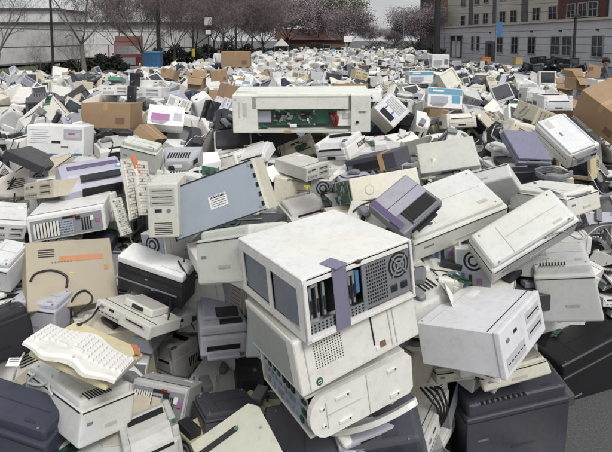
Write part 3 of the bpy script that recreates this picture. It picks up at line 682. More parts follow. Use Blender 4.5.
h = Part('exhaust_stack'); h.cyl((1.0, 1.35, .9), (1.0, 1.35, 3.4), .07, .07, 'M', 8); ps.append(h)
build(ps, t); build_wheels(t, [(-1.0, -1.5), (1.0, -1.5), (-1.0, 5.2), (1.0, 5.2), (-1., 2.4), (1., 2.4)])
t = empty('skip_bin', (-11.0, 35.3, 0), (0, 0, R(6))); tag(t, 'tall bright blue steel bin standing at the far left edge of the heap', 'bin')
p = Part('bin_body'); p.box((0, .7, 1.15), (1.25, 1.4, 1.9), 'U', .02)
for i in range(4): p.box((-.45 + i * .3, -.02, 1.15), (.06, .06, 1.8), 'U')
q = Part('rim'); q.box((0, .7, 2.15), (1.35, 1.5, .1), 'I', .01); ps = [p, q]
for sx in (-.5, .5): c = Part('skid'); c.box((sx, .7, .1), (.12, 1.4, .2), 'D'); ps.append(c)
build(ps, t)

# ------------------------------------------------------------------ poles, signs
def pole(px, Y, ztop, r, label, cat='pole', name='utility_pole', col='D', extra=None):
    x = at(px, 40, Y).x; t = empty(name, (x, Y, 0)); tag(t, label, cat)
    p = Part('post'); p.cyl((0, 0, 0), (0, 0, ztop), r, r * .75, col, 10); ps = [p]
    if extra: ps += extra(ztop)
    build(ps, t); return t
def arm(z):
    a = Part('crossarm'); a.box((0, 0, z - .5), (2.2, .12, .12), 'Z').box((0, 0, z - 1.3), (1.6, .12, .12), 'Z'); q = Part('insulator')
    for x in (-1, -.5, .5, 1): q.cyl((x, 0, z - .44), (x, 0, z - .25), .05, .04, 'G', 8)
    return [a, q]
def heads(z):
    a = Part('lamp_head'); a.box((-.75, 0, z + .1), (.8, .3, .16), 'G', .03); c = Part('lamp_head'); c.box((.75, 0, z + .1), (.8, .3, .16), 'G', .03); d = Part('bracket'); d.box((0, 0, z + .03), (.9, .08, .08), 'D'); return [a, c, d]
def onehead(z):
    a = Part('lamp_head'); a.box((-.4, 0, z + .05), (.9, .3, .14), 'G', .03); return [a]
pole(52, 32, 9, .09, 'thin dark pole rising in front of the long white trailer', extra=None)
pole(158.5, 36, 12, .16, 'dark utility pole right of the red lorry', extra=arm)
pole(193, 45, 10, .10, 'slim dark pole between bare trees with a yellow band at its foot', extra=lambda z: [Part('band').cyl((0, 0, 1.5), (0, 0, 2.2), .14, .14, 'X', 10)])
pole(236, 80, 14, .13, 'far utility pole with crossarms above the dark trees', extra=arm)
pole(437, 60, 14, .42, 'thick dark pole in front of the brick block', col='D')
pole(496, 47, 12, .08, 'slim lamp pole carrying a blue banner', 'lamp post', 'lamp_post', 'G', lambda z: [Part('banner').box((.28, 0, 4.0), (.5, .03, 1.4), 'U')] + onehead(z))
pole(574.5, 30, 4.35, .10, 'short dark square-topped post in front of the grey ground floor windows', 'lamp post', 'lamp_post', 'D', lambda z: [Part('lamp_head').box((0, 0, z + .08), (.42, .3, .16), 'D', .02)])
pole(403.5, 90, 8.6, .09, 'distant twin headed street lamp against the pale sky', 'street lamp', 'street_lamp', 'G', heads)
pole(348, 60, 3.6, .06, 'thin pale post among far trees', 'post', 'sign_post', 'G', lambda z: [Part('sign_board').box((0, -.06, z - .5), (1.0, .04, .7), 'W')])
pole(208.5, 42, 5.0, .06, 'post holding two square white signs one above the other', 'sign', 'sign_post', 'D', lambda z: [Part('sign_board').box((0, -.08, z - .45), (.62, .03, .66), 'W'), Part('sign_board').box((0, -.08, z - 1.35), (.42, .03, .35), 'W')])
# overhead cables across the grey building
p = Part('overhead_wire'); 
for j, z in enumerate((5.6, 6.4)):
    p.tube([(16 + i * 1.5, 58 - i * 2.6, z + .02 * (i - 5) ** 2) for i in range(11)], .018, 'D', 4)
tag(link(bpy.data.objects.new('overhead_wire', p.mesh())), 'thin black wires sagging across the front of the grey building', 'wire')

# ------------------------------------------------------------------ trees
M['bark'] = surface('bark', (.085, .07, .06), .9, .4, .6, scale=6)
M['bark2'] = surface('pale_bark', (.16, .145, .13), .9, .4, .6, scale=6)
M['bud'] = ramp_noise('mauve_bud', [(.3, (.09, .07, .07)), (.55, (.14, .11, .112)), (.75, (.20, .16, .165))], 1.3, .9, 3, 0)
M['bud2'] = ramp_noise('grey_mauve_bud', [(.3, (.16, .13, .14)), (.5, (.24, .20, .215)), (.72, (.33, .285, .30))], 1.1, .9, 3, 0)
M['green'] = surface('new_leaf', (.09, .105, .05), .8, .3, 0, scale=1.5)
M['hedge'] = surface('hedge_leaf', (.018, .022, .013), .8, .4, 0, scale=2)
def tree_mesh(seed, H, spread, levels, bark, bud, nbud, budsize, trunk_r, first=.28, up=.55, slim=0):
    rnd = random.Random(seed); V, F, tips = [], [], []
    TV, TF = [], []
    def seg(L, p0, p1, r0, r1, n):
        vv, ff = L; d = (p1 - p0).normalized(); a = d.orthogonal().normalized(); b = d.cross(a); o = len(vv)
        for p, r in ((p0, r0), (p1, r1)):
            for k in range(n): vv.append(p + (a * math.cos(6.2832 * k / n) + b * math.sin(6.2832 * k / n)) * r)
        for k in range(n): ff.append((o + k, o + (k + 1) % n, o + n + (k + 1) % n, o + n + k))
    def grow(p, d, L, r, lv):
        n = 3 if lv > 1 else 6; steps = 4 if lv < 2 else 3
        for s in range(steps):
            wv = .13 if lv else .035; d2 = (d + Vector((rnd.gauss(0, wv), rnd.gauss(0, wv), rnd.gauss(.03, .08)))).normalized(); q = p + d2 * L / steps; r2 = r * .86
            seg((V, F) if lv > 0 else (TV, TF), p, q, r, r2, n); p, d, r = q, d2, r2
            if lv >= 1 and lv < levels and rnd.random() < .75:
                sd = (d + Vector((rnd.gauss(0, .6), rnd.gauss(0, .6), rnd.gauss(.1, .35)))).normalized(); grow(p, sd, L * rnd.uniform(.45, .7), r * .55, lv + 1)
            if lv >= levels - 1: tips.append(p)
        if lv < levels:
            for k in range(rnd.choice((2, 3)) if lv else 5):
                a = rnd.uniform(0, 6.28) if lv else 6.28 * k / 5 + rnd.uniform(-.4, .4); s = spread * rnd.uniform(.6, 1.2)
                sd = (d * up + Vector((math.cos(a) * s, math.sin(a) * s, rnd.uniform(.0, .5)))).normalized()
                grow(p, sd, L * rnd.uniform(.62, .85) if lv else H * .30 * rnd.uniform(.8, 1.1), r * (.62 if lv else .5), lv + 1)
    grow(Vector((0, 0, 0)), Vector((0, 0, 1)), H * first, trunk_r, 0)
    me1 = bpy.data.meshes.new('trunk'); me1.from_pydata(TV, [], TF); me1.materials.append(M[bark])
    nb = len(F)
    if nbud:
        rnd.shuffle(tips)
        for i in range(nbud):
            t = tips[int(len(tips) * rnd.random() ** 1.7)] + Vector((rnd.gauss(0, .28), rnd.gauss(0, .28), rnd.gauss(0, .22))); s = budsize * rnd.uniform(.5, 1.4)
            u = Vector((rnd.gauss(0, 1), rnd.gauss(0, 1), rnd.gauss(0, 1))).normalized(); v2 = u.orthogonal().normalized(); o = len(V)
            
            if slim: u = (u + Vector((0, 0, .7))).normalized(); t2 = tips[int(len(tips) * rnd.random())]; L_ = s * 4.5; V += [t2, t2 + v2 * slim, t2 + u * L_]; F.append((o, o + 1, o + 2))
            else: V += [t, t + u * s, t + u * s * .6 + v2 * s * .7]; F.append((o, o + 1, o + 2))
    me2 = bpy.data.meshes.new('crown'); me2.from_pydata(V, [], F); me2.materials.append(M[bark]); me2.materials.append(M[bud or bark])
    me2.polygons.foreach_set('material_index', [0] * nb + [1] * (len(F) - nb))
    return me1, me2
TREES = {
 'bare': [tree_mesh(s, 9.5, .7, 5, 'bark2', 'bark2', 2600, .11, .17, .26, slim=.014) for s in (3, 8)],
 'dark': [tree_mesh(s, 9, .7, 5, 'bark', 'bud', 7000, .13, .16, .24, slim=.022) for s in (21, 22)],
 'blossom': [tree_mesh(s, 8, .85, 5, 'bark', 'bud2', 20000, .13, .2, .2, .35) for s in (31, 32)],
 'green': [tree_mesh(41, 10, .6, 4, 'bark', 'green', 9000, .2, .2, .22)],
}
for k in TREES:
    for a, c in TREES[k]: print('tree', k, len(c.polygons))
cnt = {}
def tree(kind, px, Y, s, label, rz=None, group=None):
    i = cnt.get(kind, 0); cnt[kind] = i + 1; a, c = TREES[kind][i % len(TREES[kind])]
    x = at(px, 40, Y).x; t = empty({'bare': 'bare_tree', 'dark': 'bare_tree', 'blossom': 'blossom_tree', 'green': 'budding_tree'}[kind], (x, Y, 0), (0, 0, rz if rz is not None else i * 1.7))
    t.scale = (s, s, s); tag(t, label, 'tree', group)
    link(bpy.data.objects.new('trunk', a), t); link(bpy.data.objects.new('crown', c), t); return t
tree('bare', -6, 27, .95, 'bare tree cut by the left edge, its grey limbs crossing the trailer')
tree('bare', 85, 29, 1.12, 'largest bare pale-barked tree, standing just beyond the heap by the trailer wheels')
tree('bare', 38, 31, .36, 'small leafless bush-like sapling in front of the trailer side')
tree('bare', 76, 33, .45, 'thin leafless sapling close left of the largest bare tree')
tree('dark', 141, 33, 1.0, 'dark bare tree rising in front of the red lorry')
tree('dark', 174, 41, 1.0, 'dark bare tree between the blue bin and the slim banded pole')
tree('dark', 118, 47, 1.0, 'dark bare tree behind the red lorry cab')
G1 = 'dark bare trees massed behind the left of the heap'
for i, (px, Y, s) in enumerate(((196, 52, 1.15), (214, 58, 1.3), (232, 66, 1.35), (203, 74, 1.6), (252, 78, 1.5), (222, 50, .85), (180, 66, 1.5), (242, 56, .9), (262, 66, 1.0), (224, 86, 1.8))):
    tree('dark', px, Y, s, 'dark mauve bare tree in the tangle between the banded pole and the blossom trees', group=G1)
tree('blossom', 262, 82, 1.45, 'mauve blossom tree behind the white tent')
tree('blossom', 288, 88, 1.75, 'broad mauve blossom tree over the brown house, the widest crown')
tree('blossom', 318, 98, 1.7, 'mauve blossom tree between the broad blossom tree and the green one')
tree('green', 334, 104, 1.6, 'tall tree with thin green new leaves above the blossom trees')
tree('blossom', 348, 84, 1.35, 'mauve blossom tree left of the open patch of sky')
tree('blossom', 372, 130, 1.1, 'small far blossom tree closing the gap under the pale sky')
tree('blossom', 395, 135, 1.0, 'far blossom tree just left of the twin street lamp')
tree('blossom', 414, 100, 1.25, 'blossom tree right of the twin street lamp')
tree('blossom', 419, 94, 1.5, 'tall blossom tree beside the thick dark pole')
def shrub(px, Y, w, h, d, label, mat='hedge', n=2600, name='hedge', cat='hedge'):
    rnd = random.Random(int(px * 7 + Y)); x = at(px, 40, Y).x; V, F = [], []
    for i in range(n):
        u, v, t = rnd.uniform(-1, 1), rnd.uniform(-1, 1), rnd.random()
        c = Vector((u * w / 2, v * d / 2, h * (1 - .35 * abs(u) ** 3) * t ** .6 * (1 + .18 * math.sin(u * 9 + px)))); s = rnd.uniform(.05, .13) * (1 + h * .15)
        a = Vector((rnd.gauss(0, 1), rnd.gauss(0, 1), rnd.gauss(0, 1))).normalized(); b2 = a.orthogonal().normalized(); o = len(V)
        V += [c, c + a * s, c + a * s + b2 * s, c + b2 * s]; F.append((o, o + 1, o + 2, o + 3))
    me = bpy.data.meshes.new('foliage'); me.from_pydata(V, [], F); me.materials.append(M[mat])
    t = empty(name, (x, Y, 0)); tag(t, label, cat); link(bpy.data.objects.new('foliage', me), t)
    st = Part('stem'); 
    for i in range(5): st.cyl((-w * .4 + i * w * .2, 0, 0), (-w * .4 + i * w * .2 + .1, 0, h * .7), .03, .015, 'bark', 5)
    build([st], t)
shrub(73, 34, 1.6, 1.4, 1.0, 'round dark evergreen bush beside the foot of the largest bare tree', n=3000, name='bush', cat='bush')
shrub(104, 40, 3.6, 1.6, 1.2, 'low dark hedge between the largest bare tree and the red lorry', n=3500)
shrub(178, 46, 5.5, 2.2, 1.5, 'dark hedge under the bare trees right of the blue bin', n=4000)
shrub(228, 56, 7, 2.4, 1.8, 'dark hedge behind the brown pallet box', n=4500)
shrub(300, 82, 14, 2.2, 2, 'long dark hedge below the brown house', n=5500)
shrub(425, 74, 6, 2.4, 2, 'dark shrubs at the foot of the thick dark pole', n=4000)
shrub(395, 118, 16, 2.4, 2, 'far low hedge below the open patch of sky', n=3500)

# ------------------------------------------------------------------ one-off models of the near things
def m_server(W, D, H):
    b = Part('case_body'); t = .006; h = H
    b.box((0, .004, h - .006), (W, D - .008, .012), 'P', .003)                                   # top
    b.box((0, D / 2 - .006, h / 2 - .007), (W, .012, h - .014), 'P').box((W / 2 - .004, 0, h / 2 - .007), (.008, D - .03, h - .016), 'P').box((0, .0, .005), (W, D, .010), 'P')
    b.box((0, .03, h / 2), (W - .07, D - .14, h - .05), 'H')
    f = Part('rear_frame'); y = -D / 2 + .006
    f.box((-W / 2 + .010, y, h / 2), (.02, .012, h - .004), 'P', .002).box((W / 2 - .006, y, h / 2), (.012, .012, h - .004), 'P', .002)
    f.box((0, y, .012), (W - .04, .010, .020), 'P').box((0, y, h - .022), (W - .04, .010, .012), 'P')
    r = Part('rear_panel'); r.box((W * .24, y + .006, h * .5), (W * .46, .006, h - .06), 'G').box((-W * .22, y + .007, h * .17), (W * .52, .006, h * .16), 'M')
    for i in range(15):
        for j in range(3): r.box((-W * .45 + i * W * .032, y + .003, h * (.12 + j * .05)), (.006, .003, .005), 'H')
    for i in range(9):
        for j in range(11): r.box((W * .055 + i * W * .022, y + .002, h * (.20 + j * .06)), (.0055, .003, .0065), 'H')
    g = Part('fan_grille')
    for k, rr in enumerate((.052, .044, .036, .028, .019, .011)): g.cyl((W * .36, y + .003, h * .64), (W * .36, y + .001 - k * .0008, h * .64), rr, rr, 'H' if k % 2 == 0 else 'M', 22)
    for a in (0, 90): g.box((W * .36, y - .004, h * .64), (.006, .002, .108), 'M', mtx=Matrix.Rotation(R(a + 45), 3, 'Y'))
    s = Part('power_socket'); s.box((W * .30, y + .001, h * .28), (.034, .008, .028), 'D', .003).box((W * .40, y + .001, h * .28), (.034, .008, .028), 'D', .003)
    cards = []
    for x0 in (-W * .43, -W * .375, -W * .32, -W * .10, -W * .06): c = Part('expansion_card'); cards.append(c); c.box((x0, y + .016, h * .56), (.010, .012, h * .52), 'M').box((x0, y + .010, h * .50), (.007, .01, .05), 'D')
    c = Part('connector'); c.box((-W * .03, y + .012, h * .62), (.016, .012, h * .36), 'U').box((-W * .09, y + .008, h * .80), (.03, .01, .016), 'M').box((-W * .40, y + .008, h * .84), (.03, .01, .016), 'M')
    l = Part('lilac_strap'); l.box((-W * .20, y - .010, h * .5), (.062, .003, h * .96), 'V2').box((-W * .20, -D / 2 + .03, h + .002), (.062, .085, .003), 'V2', mtx=Matrix.Rotation(R(12), 3, 'Z'))
    x = -W / 2
    d = Part('side_frame'); d.box((x + .004, -D / 2 + .025, h / 2 - .007), (.008, .05, h - .016), 'P', .002).box((x + .004, 0, h / 2 - .007), (.008, .03, h - .016), 'P', .002).box((x + .004, D / 2 - .02, h / 2 - .007), (.008, .03, h - .016), 'P', .002)
    d.box((x + .004, 0, .016), (.010, D - .02, .022), 'P').box((x + .004, 0, h - .03), (.010, D - .02, .036), 'P')
    ps = [b, f, r, g, s, c, l, d] + cards
    for yy in (-D * .235, D * .235): q = Part('bay_cover'); q.box((x + .012, yy, h * .47), (.006, D * .38, h * .66), 'N2').box((x + .009, yy, h * .80), (.004, D * .36, .004), 'H'); ps.append(q)
    k = Part('latch'); k.box((-W * .02 , -D / 2 + .004, h - .012), (.022, .016, .012), 'D', .003); ps.append(k)
    return ps
def m_mid(W, D, H):
    b = Part('case_body'); b.box((0, 0, H / 2), (W - .004, D - .02, H - .004), 'P', .008, 2).box((-W / 2 + .001, .02, H / 2), (.004, D * .8, H * .8), 'J').box((0, 0, H - .001), (W * .96, D * .9, .004), 'Q')
    f = Part('front_bezel'); f.box((0, -D / 2 + .014, H / 2), (W, .03, H), 'P', .012, 3); f.box((-W * .43, -D / 2 - .002, H / 2), (.004, .004, H * .9), 'Q').box((-W * .18, -D / 2 - .001, H * .9), (W * .5, .004, .004), 'Q')
    for i in range(11):
        for j in range(11): f.box((-W * .36 + i * .0115, -D / 2 - .001, H * .38 + j * .0095), (.004, .004, .0035), 'H')
    e = Part('green_badge'); e.cyl((-W * .36, -D / 2, H * .14), (-W * .36, -D / 2 - .003, H * .14), .015, .014, 'E', 18).cyl((-W * .36, -D / 2 - .003, H * .14), (-W * .36, -D / 2 - .0045, H * .14), .008, .008, 'K', 12).box((-W * .36, -D / 2 - .005, H * .14), (.018, .001, .003), 'E').box((-W * .36, -D / 2 - .005, H * .14), (.003, .001, .018), 'E')
    s = Part('side_slot'); s.box((W * .10, -D / 2 - .002, H * .58), (.005, .006, H * .62), 'H').box((W * .17, -D / 2 - .002, H * .22), (.026, .006, .022), 'Z').box((W * .12, -D / 2 - .002, H * .18), (.014, .006, .012), 'W').box((W * .25, -D / 2 - .0015, H * .5), (.004, .005, H * .8), 'Q').box((W * .29, -D / 2 - .0015, H * .5), (.004, .005, H * .8), 'Q')
    return [b, f, e, s]
def m_low(W, D, H):
    b = Part('case_frame'); b.box((0, .0, H - .005), (W, D, .01), 'P', .002).box((0, 0, .005), (W, D, .01), 'P', .002).box((0, D / 2 - .005, H / 2), (W, .01, H - .021), 'P').box((W / 2 - .005, 0, H / 2), (.01, D - .021, H - .021), 'P')
    b.box((.02, .02, H / 2), (W - .09, D - .08, H - .03), 'D')
    c = Part('circuit_board'); x = -W / 2 + .012; c.box((x, 0, H * .5), (.004, D - .03, H - .03), 'N')
    for i in range(9):
        for j in range(3): c.box((x - .004, -D * .42 + i * D * .1 + random.uniform(-.01, .01), H * (.2 + j * .28)), (.012, random.uniform(.015, .035), random.uniform(.01, .035)), random.choice('MDNBM'))
    f = Part('front_bezel'); y = -D / 2
    pts = []; n = 10
    for i in range(n + 1): a = R(90 + 180 * i / n); pts.append((-W / 2 + H * .42 + math.cos(a) * H * .46, H / 2 + math.sin(a) * H * .5))
    pts += [(W / 2 - .02, -.0), (W / 2, .02), (W / 2 + .01, H - .02), (W / 2 - .01, H)]
    f.prism(pts, (y - .03, y - .002), 'P', 'y')
    y2 = y - .031
    f.box((W * .04, y2, H / 2), (.003, .004, H * .96), 'Q'); f.box((-W * .2, y2 - .001, H * .5), (.16, .003, .003), 'Q').box((-W * .36, y2 - .001, H * .5), (.003, .003, H * .6), 'Q')
    gs = []
    for cx, cz, w2, h2 in ((-W * .2, H * .78, .07, .014), (-W * .2, H * .2, .06, .014), (W * .30, H * .80, .05, .014), (W * .30, H * .18, .05, .016), (-W * .40, H * .3, .016, .010), (-W * .40, H * .7, .016, .010)):
        g = Part('clip'); g.box((cx, y2 - .002, cz), (w2, .008, h2), 'P', .002).box((cx + w2 * .3, y2 - .0065, cz), (.007, .002, .006), 'D'); gs.append(g)
    return [b, c, f] + gs
def m_strip(W, D, H):
    b = Part('bezel'); n = 14; rg = []
    for i in range(n + 1):
        u = i / n - .5; x = u * W; yo = -.03 * (1 - (2 * u) ** 2); z = .02 * (2 * u) ** 2
        w2 = .016 if i in (0, n) else .026
        rg.append([Vector((x, yo - w2, z)), Vector((x, yo - w2, z + .022)), Vector((x, yo + w2, z + .030)), Vector((x, yo + w2 * .9, z + .002))])
    b.loft(rg, 'P'); return [b]
def m_panel_tower(W, D, H):
    b = Part('case_body'); b.box((0, .006, H / 2), (W - .01, D - .012, H - .01), 'P', .006)
    b.box((W / 2 - .004, .01, H / 2), (.010, D - .02, H), 'P', .003)
    p = Part('side_panel'); p.box((-.006, -D / 2 + .001, H / 2), (W - .016, .006, H - .010), 'N'); p.box((-.006, -D / 2 - .001, H - .008), (W - .012, .007, .008), 'D').box((-W / 2 + .004, -D / 2 - .001, H / 2), (.008, .007, H), 'D').box((-.006, -D / 2 - .001, .006), (W - .012, .007, .006), 'D')
    rv = []
    for sx in (-1, 1):
        for sz in (.1, .9): s = Part('rivet'); rv.append(s); s.cyl((sx * W * .44, -D / 2 - .002, H * sz), (sx * W * .44, -D / 2 - .006, H * sz), .010, .007, 'M', 12)
    hs_ = []
    for i in range(5): h = Part('hinge_slot'); hs_.append(h); h.box((W / 2 - .016, -D / 2 - .003, H * (.14 + i * .18)), (.012, .008, H * .08), 'H')
    l = Part('paper_label'); l.box((W * .04, -D / 2 - .003, H * .46), (W * .19, .002, H * .24), 'W')
    for i in range(5): l.box((W * .04 + (i % 2) * .004, -D / 2 - .0045, H * (.38 + i * .04)), (W * .15, .001, .004), 'G')
    for i in range(12): l.box((-W * .03 + i * .008, -D / 2 - .0046, H * .55), (.003 + .002 * (i % 2), .001, .012), 'D')
    return [b, p, l] + hs_ + rv
def m_open_rack(W, D, H):
    b = Part('case_frame'); y = -D / 2
    b.box((0, D / 2 - .01, H / 2), (W, .02, H), 'P', .003).box((0, .02, H - .01), (W, D - .06, .02), 'P', .003).box((0, .02, .01), (W, D - .06, .02), 'P', .003)
    b.box((-W * .41, y + .10, H / 2), (W * .18, .20, H), 'P', .010, 2).box((W * .43, y + .09, H / 2), (W * .14, .18, H * .98), 'P', .010, 2)
    b.box((-.01, y + .03, H * .78), (W * .70, .06, H * .32), 'P', .004).box((-.01, y + .03, H * .03), (W * .70, .06, H * .06), 'Q', .003).box((0, .04, H * .35), (W * .66, .01, H * .56), 'M')
    b.box((-.01, y - .002, H * .955), (W * .70, .006, .006), 'Q').box((-W * .41, y - .001, H * .62), (W * .03, .006, H * .36), 'Q', .002).box((-W * .45, y - .001, H * .62), (W * .012, .006, H * .40), 'Q').box((-W * .475, y - .001, H * .9), (W * .02, .006, .02), 'Q')
    c = Part('circuit_board'); c.box((-W * .06, y + .09, H * .36), (W * .32, .006, H * .42), 'B').box((W * .17, y + .09, H * .38), (W * .12, .006, H * .38), 'E')
    for i in range(14): c.box((-W * .2 + random.random() * W * .28, y + .08, H * (.2 + random.random() * .32)), (random.uniform(.015, .05), .016, random.uniform(.01, .03)), random.choice('DMGK'))
    l = Part('lilac_tray'); l.box((-W * .285, y + .07, H * .40), (W * .12, .03, H * .3), 'L', .003).box((-W * .30, y + .075, H * .14), (W * .10, .02, H * .08), 'B')
    q = Part('red_cable')
    for k in range(6): q.tube([(W * (.20 + k * .008), y + .06, H * .5), (W * (.22 + .01 * k), y + .03, H * (.3 + .02 * k)), (W * (.24 + .005 * k), y + .05, H * .12)], .006, 'R' if k % 3 else 'D', 5)
    w = Part('white_card'); w.box((W * .325, y + .045, H * .36), (W * .13, .008, H * .40), 'W', .003).box((W * .325, y + .039, H * .42), (W * .05, .004, H * .14), 'Q').box((-W * .06, y + .05, H * .16), (W * .05, .03, H * .08), 'W', .004)
    k = Part('knob'); k.cyl((W * .405, y - .003, H * .28), (W * .405, y - .012, H * .28), .014, .012, 'D', 12); k.box((W * .44, y - .002, H * .55), (W * .05, .004, H * .04), 'G')
    t = Part('tape'); t.box((-W * .10, y - .004, H * .03), (W * .05, .003, H * .07), 'T')
    return [b, c, l, q, w, k, t]
def m_white_carton(W, D, H):
    b = Part('carton_body'); b.box((0, 0, H / 2), (W, D, H), 'W', .003)
    p = Part('printed_panel'); y = -D / 2 - .001
    p.box((W * .02, y, H * .48), (W * .16, .002, H * .10), 'D', .001).box((W * .31, y, H * .74), (W * .32, .002, H * .34), 'L').box((W * .31, y - .001, H * .72), (W * .26, .002, H * .14), 'Q').box((W * .29, y - .0015, H * .76), (W * .12, .002, H * .06), 'A').box((W * .17, y, H * .33), (W * .13, .002, H * .06), 'G').box((0, y, H * .07), (W * .2, .002, H * .08), 'U').box((W * .40, y, H * .10), (W * .18, .002, H * .08), 'U')
    for i in range(7): p.box((-W * .28 + (.01 if i % 2 else 0), y, H * (.86 - i * .07)), (W * (.34 - .05 * (i % 3)), .002, .005), 'L')
    return [b, p]
def m_flat_box(W, D, H):
    b = Part('carton_body'); b.box((0, 0, H / 2), (W, D, H), 'F', .004)
    p = Part('printed_panel'); z = H + .001
    p.box((W * .12, D * .20, z), (W * .52, D * .085, .002), 'O2')
    for i in range(4): p.box((-W * .28, D * (.36 - i * .035), z), (W * .18, D * .016, .002), 'D')
    for i in range(7): p.box((-W * .22 + i * W * .035, D * .16, z), (W * .018, D * .02, .002), 'G')
    p.box((W * .40, D * .02, z), (W * .05, D * .08, .002), 'O2').box((-W * .02, -D * .02, z), (W * .04, D * .02, .002), 'X')
    return [b, p]
def m_slot_rear(W, D, H):
    ps = m_desktop(W, D, H, rear=False); keep = [ps[0]]
    b = keep[0]; b.box((0, -D / 2 + .012, H / 2), (W, .024, H), 'P', .012, 2)
    r = Part('rear_panel'); y = -D / 2 - .002; r.box((0, y, H * .46), (W * .92, .006, H * .74), 'M')
    for i in range(8): r.box((-W * .41 + i * W * .042, y - .004, H * .42), (W * .028, .004, H * .58), 'K').box((-W * .389 + i * W * .042, y - .003, H * .42), (W * .010, .004, H * .58), 'H')
    r.box((-W * .02, y - .003, H * .42), (W * .20, .004, H * .56), 'N')
    for i in range(10):
        for j in range(5): r.box((-W * .10 + i * W * .018, y - .0055, H * (.22 + j * .1)), (.004, .002, .006), 'H')
    for i in range(4): r.box((W * .20 + i * W * .035, y - .004, H * .42), (W * .018, .004, H * .5), 'H')
    q = Part('connector'); q.box((W * .02, y - .006, H * .78), (.07, .008, .014), 'D', .002).box((W * .10, y - .006, H * .8), (.03, .008, .016), 'R').box((W * .15, y - .006, H * .70), (.03, .008, .026), 'D').box((W * .40, y - .006, H * .5), (.03, .008, .03), 'A', .003).box((W * .33, y - .006, H * .6), (.02, .008, .03), 'W')
    return keep + [r, q]
def m_shell(W, D, H, vents=True):
    b = Part('housing'); b.box((0, 0, H * .42), (W, D, H * .84), 'P', .018, 3); b.box((0, .01, H * .87), (W * .95, D * .93, H * .26), 'P', .026, 3)
    b.box((W * .05, -D / 2 - .001, H * .30), (W * .22, .004, .014), 'Q').box((-W * .34, -D / 2 - .001, H * .5), (W * .10, .003, .012), 'G').box((W * .1, D * .04, H + .0004), (W * .6, .003, .003), 'Q').box((-W * .22, 0, H + .0004), (.003, D * .72, .003), 'Q').box((W * .30, -D * .28, H + .0006), (W * .10, D * .06, .003), 'Q')
    for sx in (-1, 1):
        for sy in (-1, 1): b.cyl((sx * W * .40, sy * D * .38, H), (sx * W * .40, sy * D * .38, H + .0025), .006, .005, 'G', 8)
    b.box((0, -D / 2 - .0005, H * .78), (W * .96, .004, .004), 'H').box((-W / 2 - .0005, 0, H * .78), (.004, D * .94, .004), 'H')
    v = Part('vent')
    if vents:
        for i in range(9): v.box((-W * .34 + i * W * .05, -D / 2 + D * .10, H + .0006), (W * .02, D * .12, .003), 'H')
    return [b, v] if vents else [b]
def m_black_lid(W, D, H):
    b = Part('case_body'); b.box((0, 0, H * .40), (W, D, H * .80), 'D', .006, 2).box((-.02, -D / 2 - .003, H * .34), (W * .94, .006, H * .03), 'G').box((-W * .04, -D / 2 - .003, H * .56), (W * .04, .006, H * .03), 'M').box((W * .06, -D / 2 - .003, H * .30), (W * .04, .006, H * .03), 'M').box((0, -D / 2 - .002, H * .62), (W * .98, .006, .005), 'H')
    l = Part('white_lid'); l.box((0, -.005, H * .92), (W * 1.02, D * 1.04, H * .22), 'P', .018, 3); l.box((W * .3, -D * .36, H * 1.035), (W * .3, .004, .003), 'Q')
    return [b, l]
def m_tray_case(W, D, H):
    ps = m_desktop(W, D, H, bays=1, rear=False)
    t = Part('paper_cassette'); t.box((W * .05, D * .10, H + .022), (W * .52, D * .55, .040), 'P', .005).box((W * .05, D * .10, H + .043), (W * .44, D * .44, .004), 'Q').box((W * .05, -D * .18, H + .024), (W * .2, .008, .02), 'D'); ps.append(t)
    return ps
def m_inkdark(W, D, H):
    ps = m_inkjet(W, D, H, lid='D'); return ps[:5]
def m_purple(W, D, H):
    b = Part('printer_body'); b.box((0, 0, H * .4), (W, D, H * .8), 'G', .012, 2)
    l = Part('top_cover'); l.box((-W * .02, D * .16, H * .86), (W * .96, D * .58, H * .26), 'P', .016, 3); l.box((0, D * .10, H * .99), (W * .9, .003, .002), 'H')
    v = Part('accent_band'); v.box((-W * .42, D * .04, H * .98), (W * .13, D * .84, H * .06), 'V', .004, 2)
    t = Part('output_tray'); t.box((W * .10, -D * .26, H * .84), (W * .66, D * .36, H * .10), 'D', .006).box((W * .10, -D * .28, H * .90), (W * .54, D * .28, H * .04), 'H').box((W * .10, -D * .46, H * .92), (W * .66, .014, H * .14), 'G', .004)
    s = Part('paper_slot'); s.box((W * .05, -D / 2 - .002, H * .4), (W * .7, .006, H * .30), 'H').box((W * .05, -D / 2 - .012, H * .22), (W * .5, .02, H * .08), 'D', .003)
    return [b, l, v, t, s]
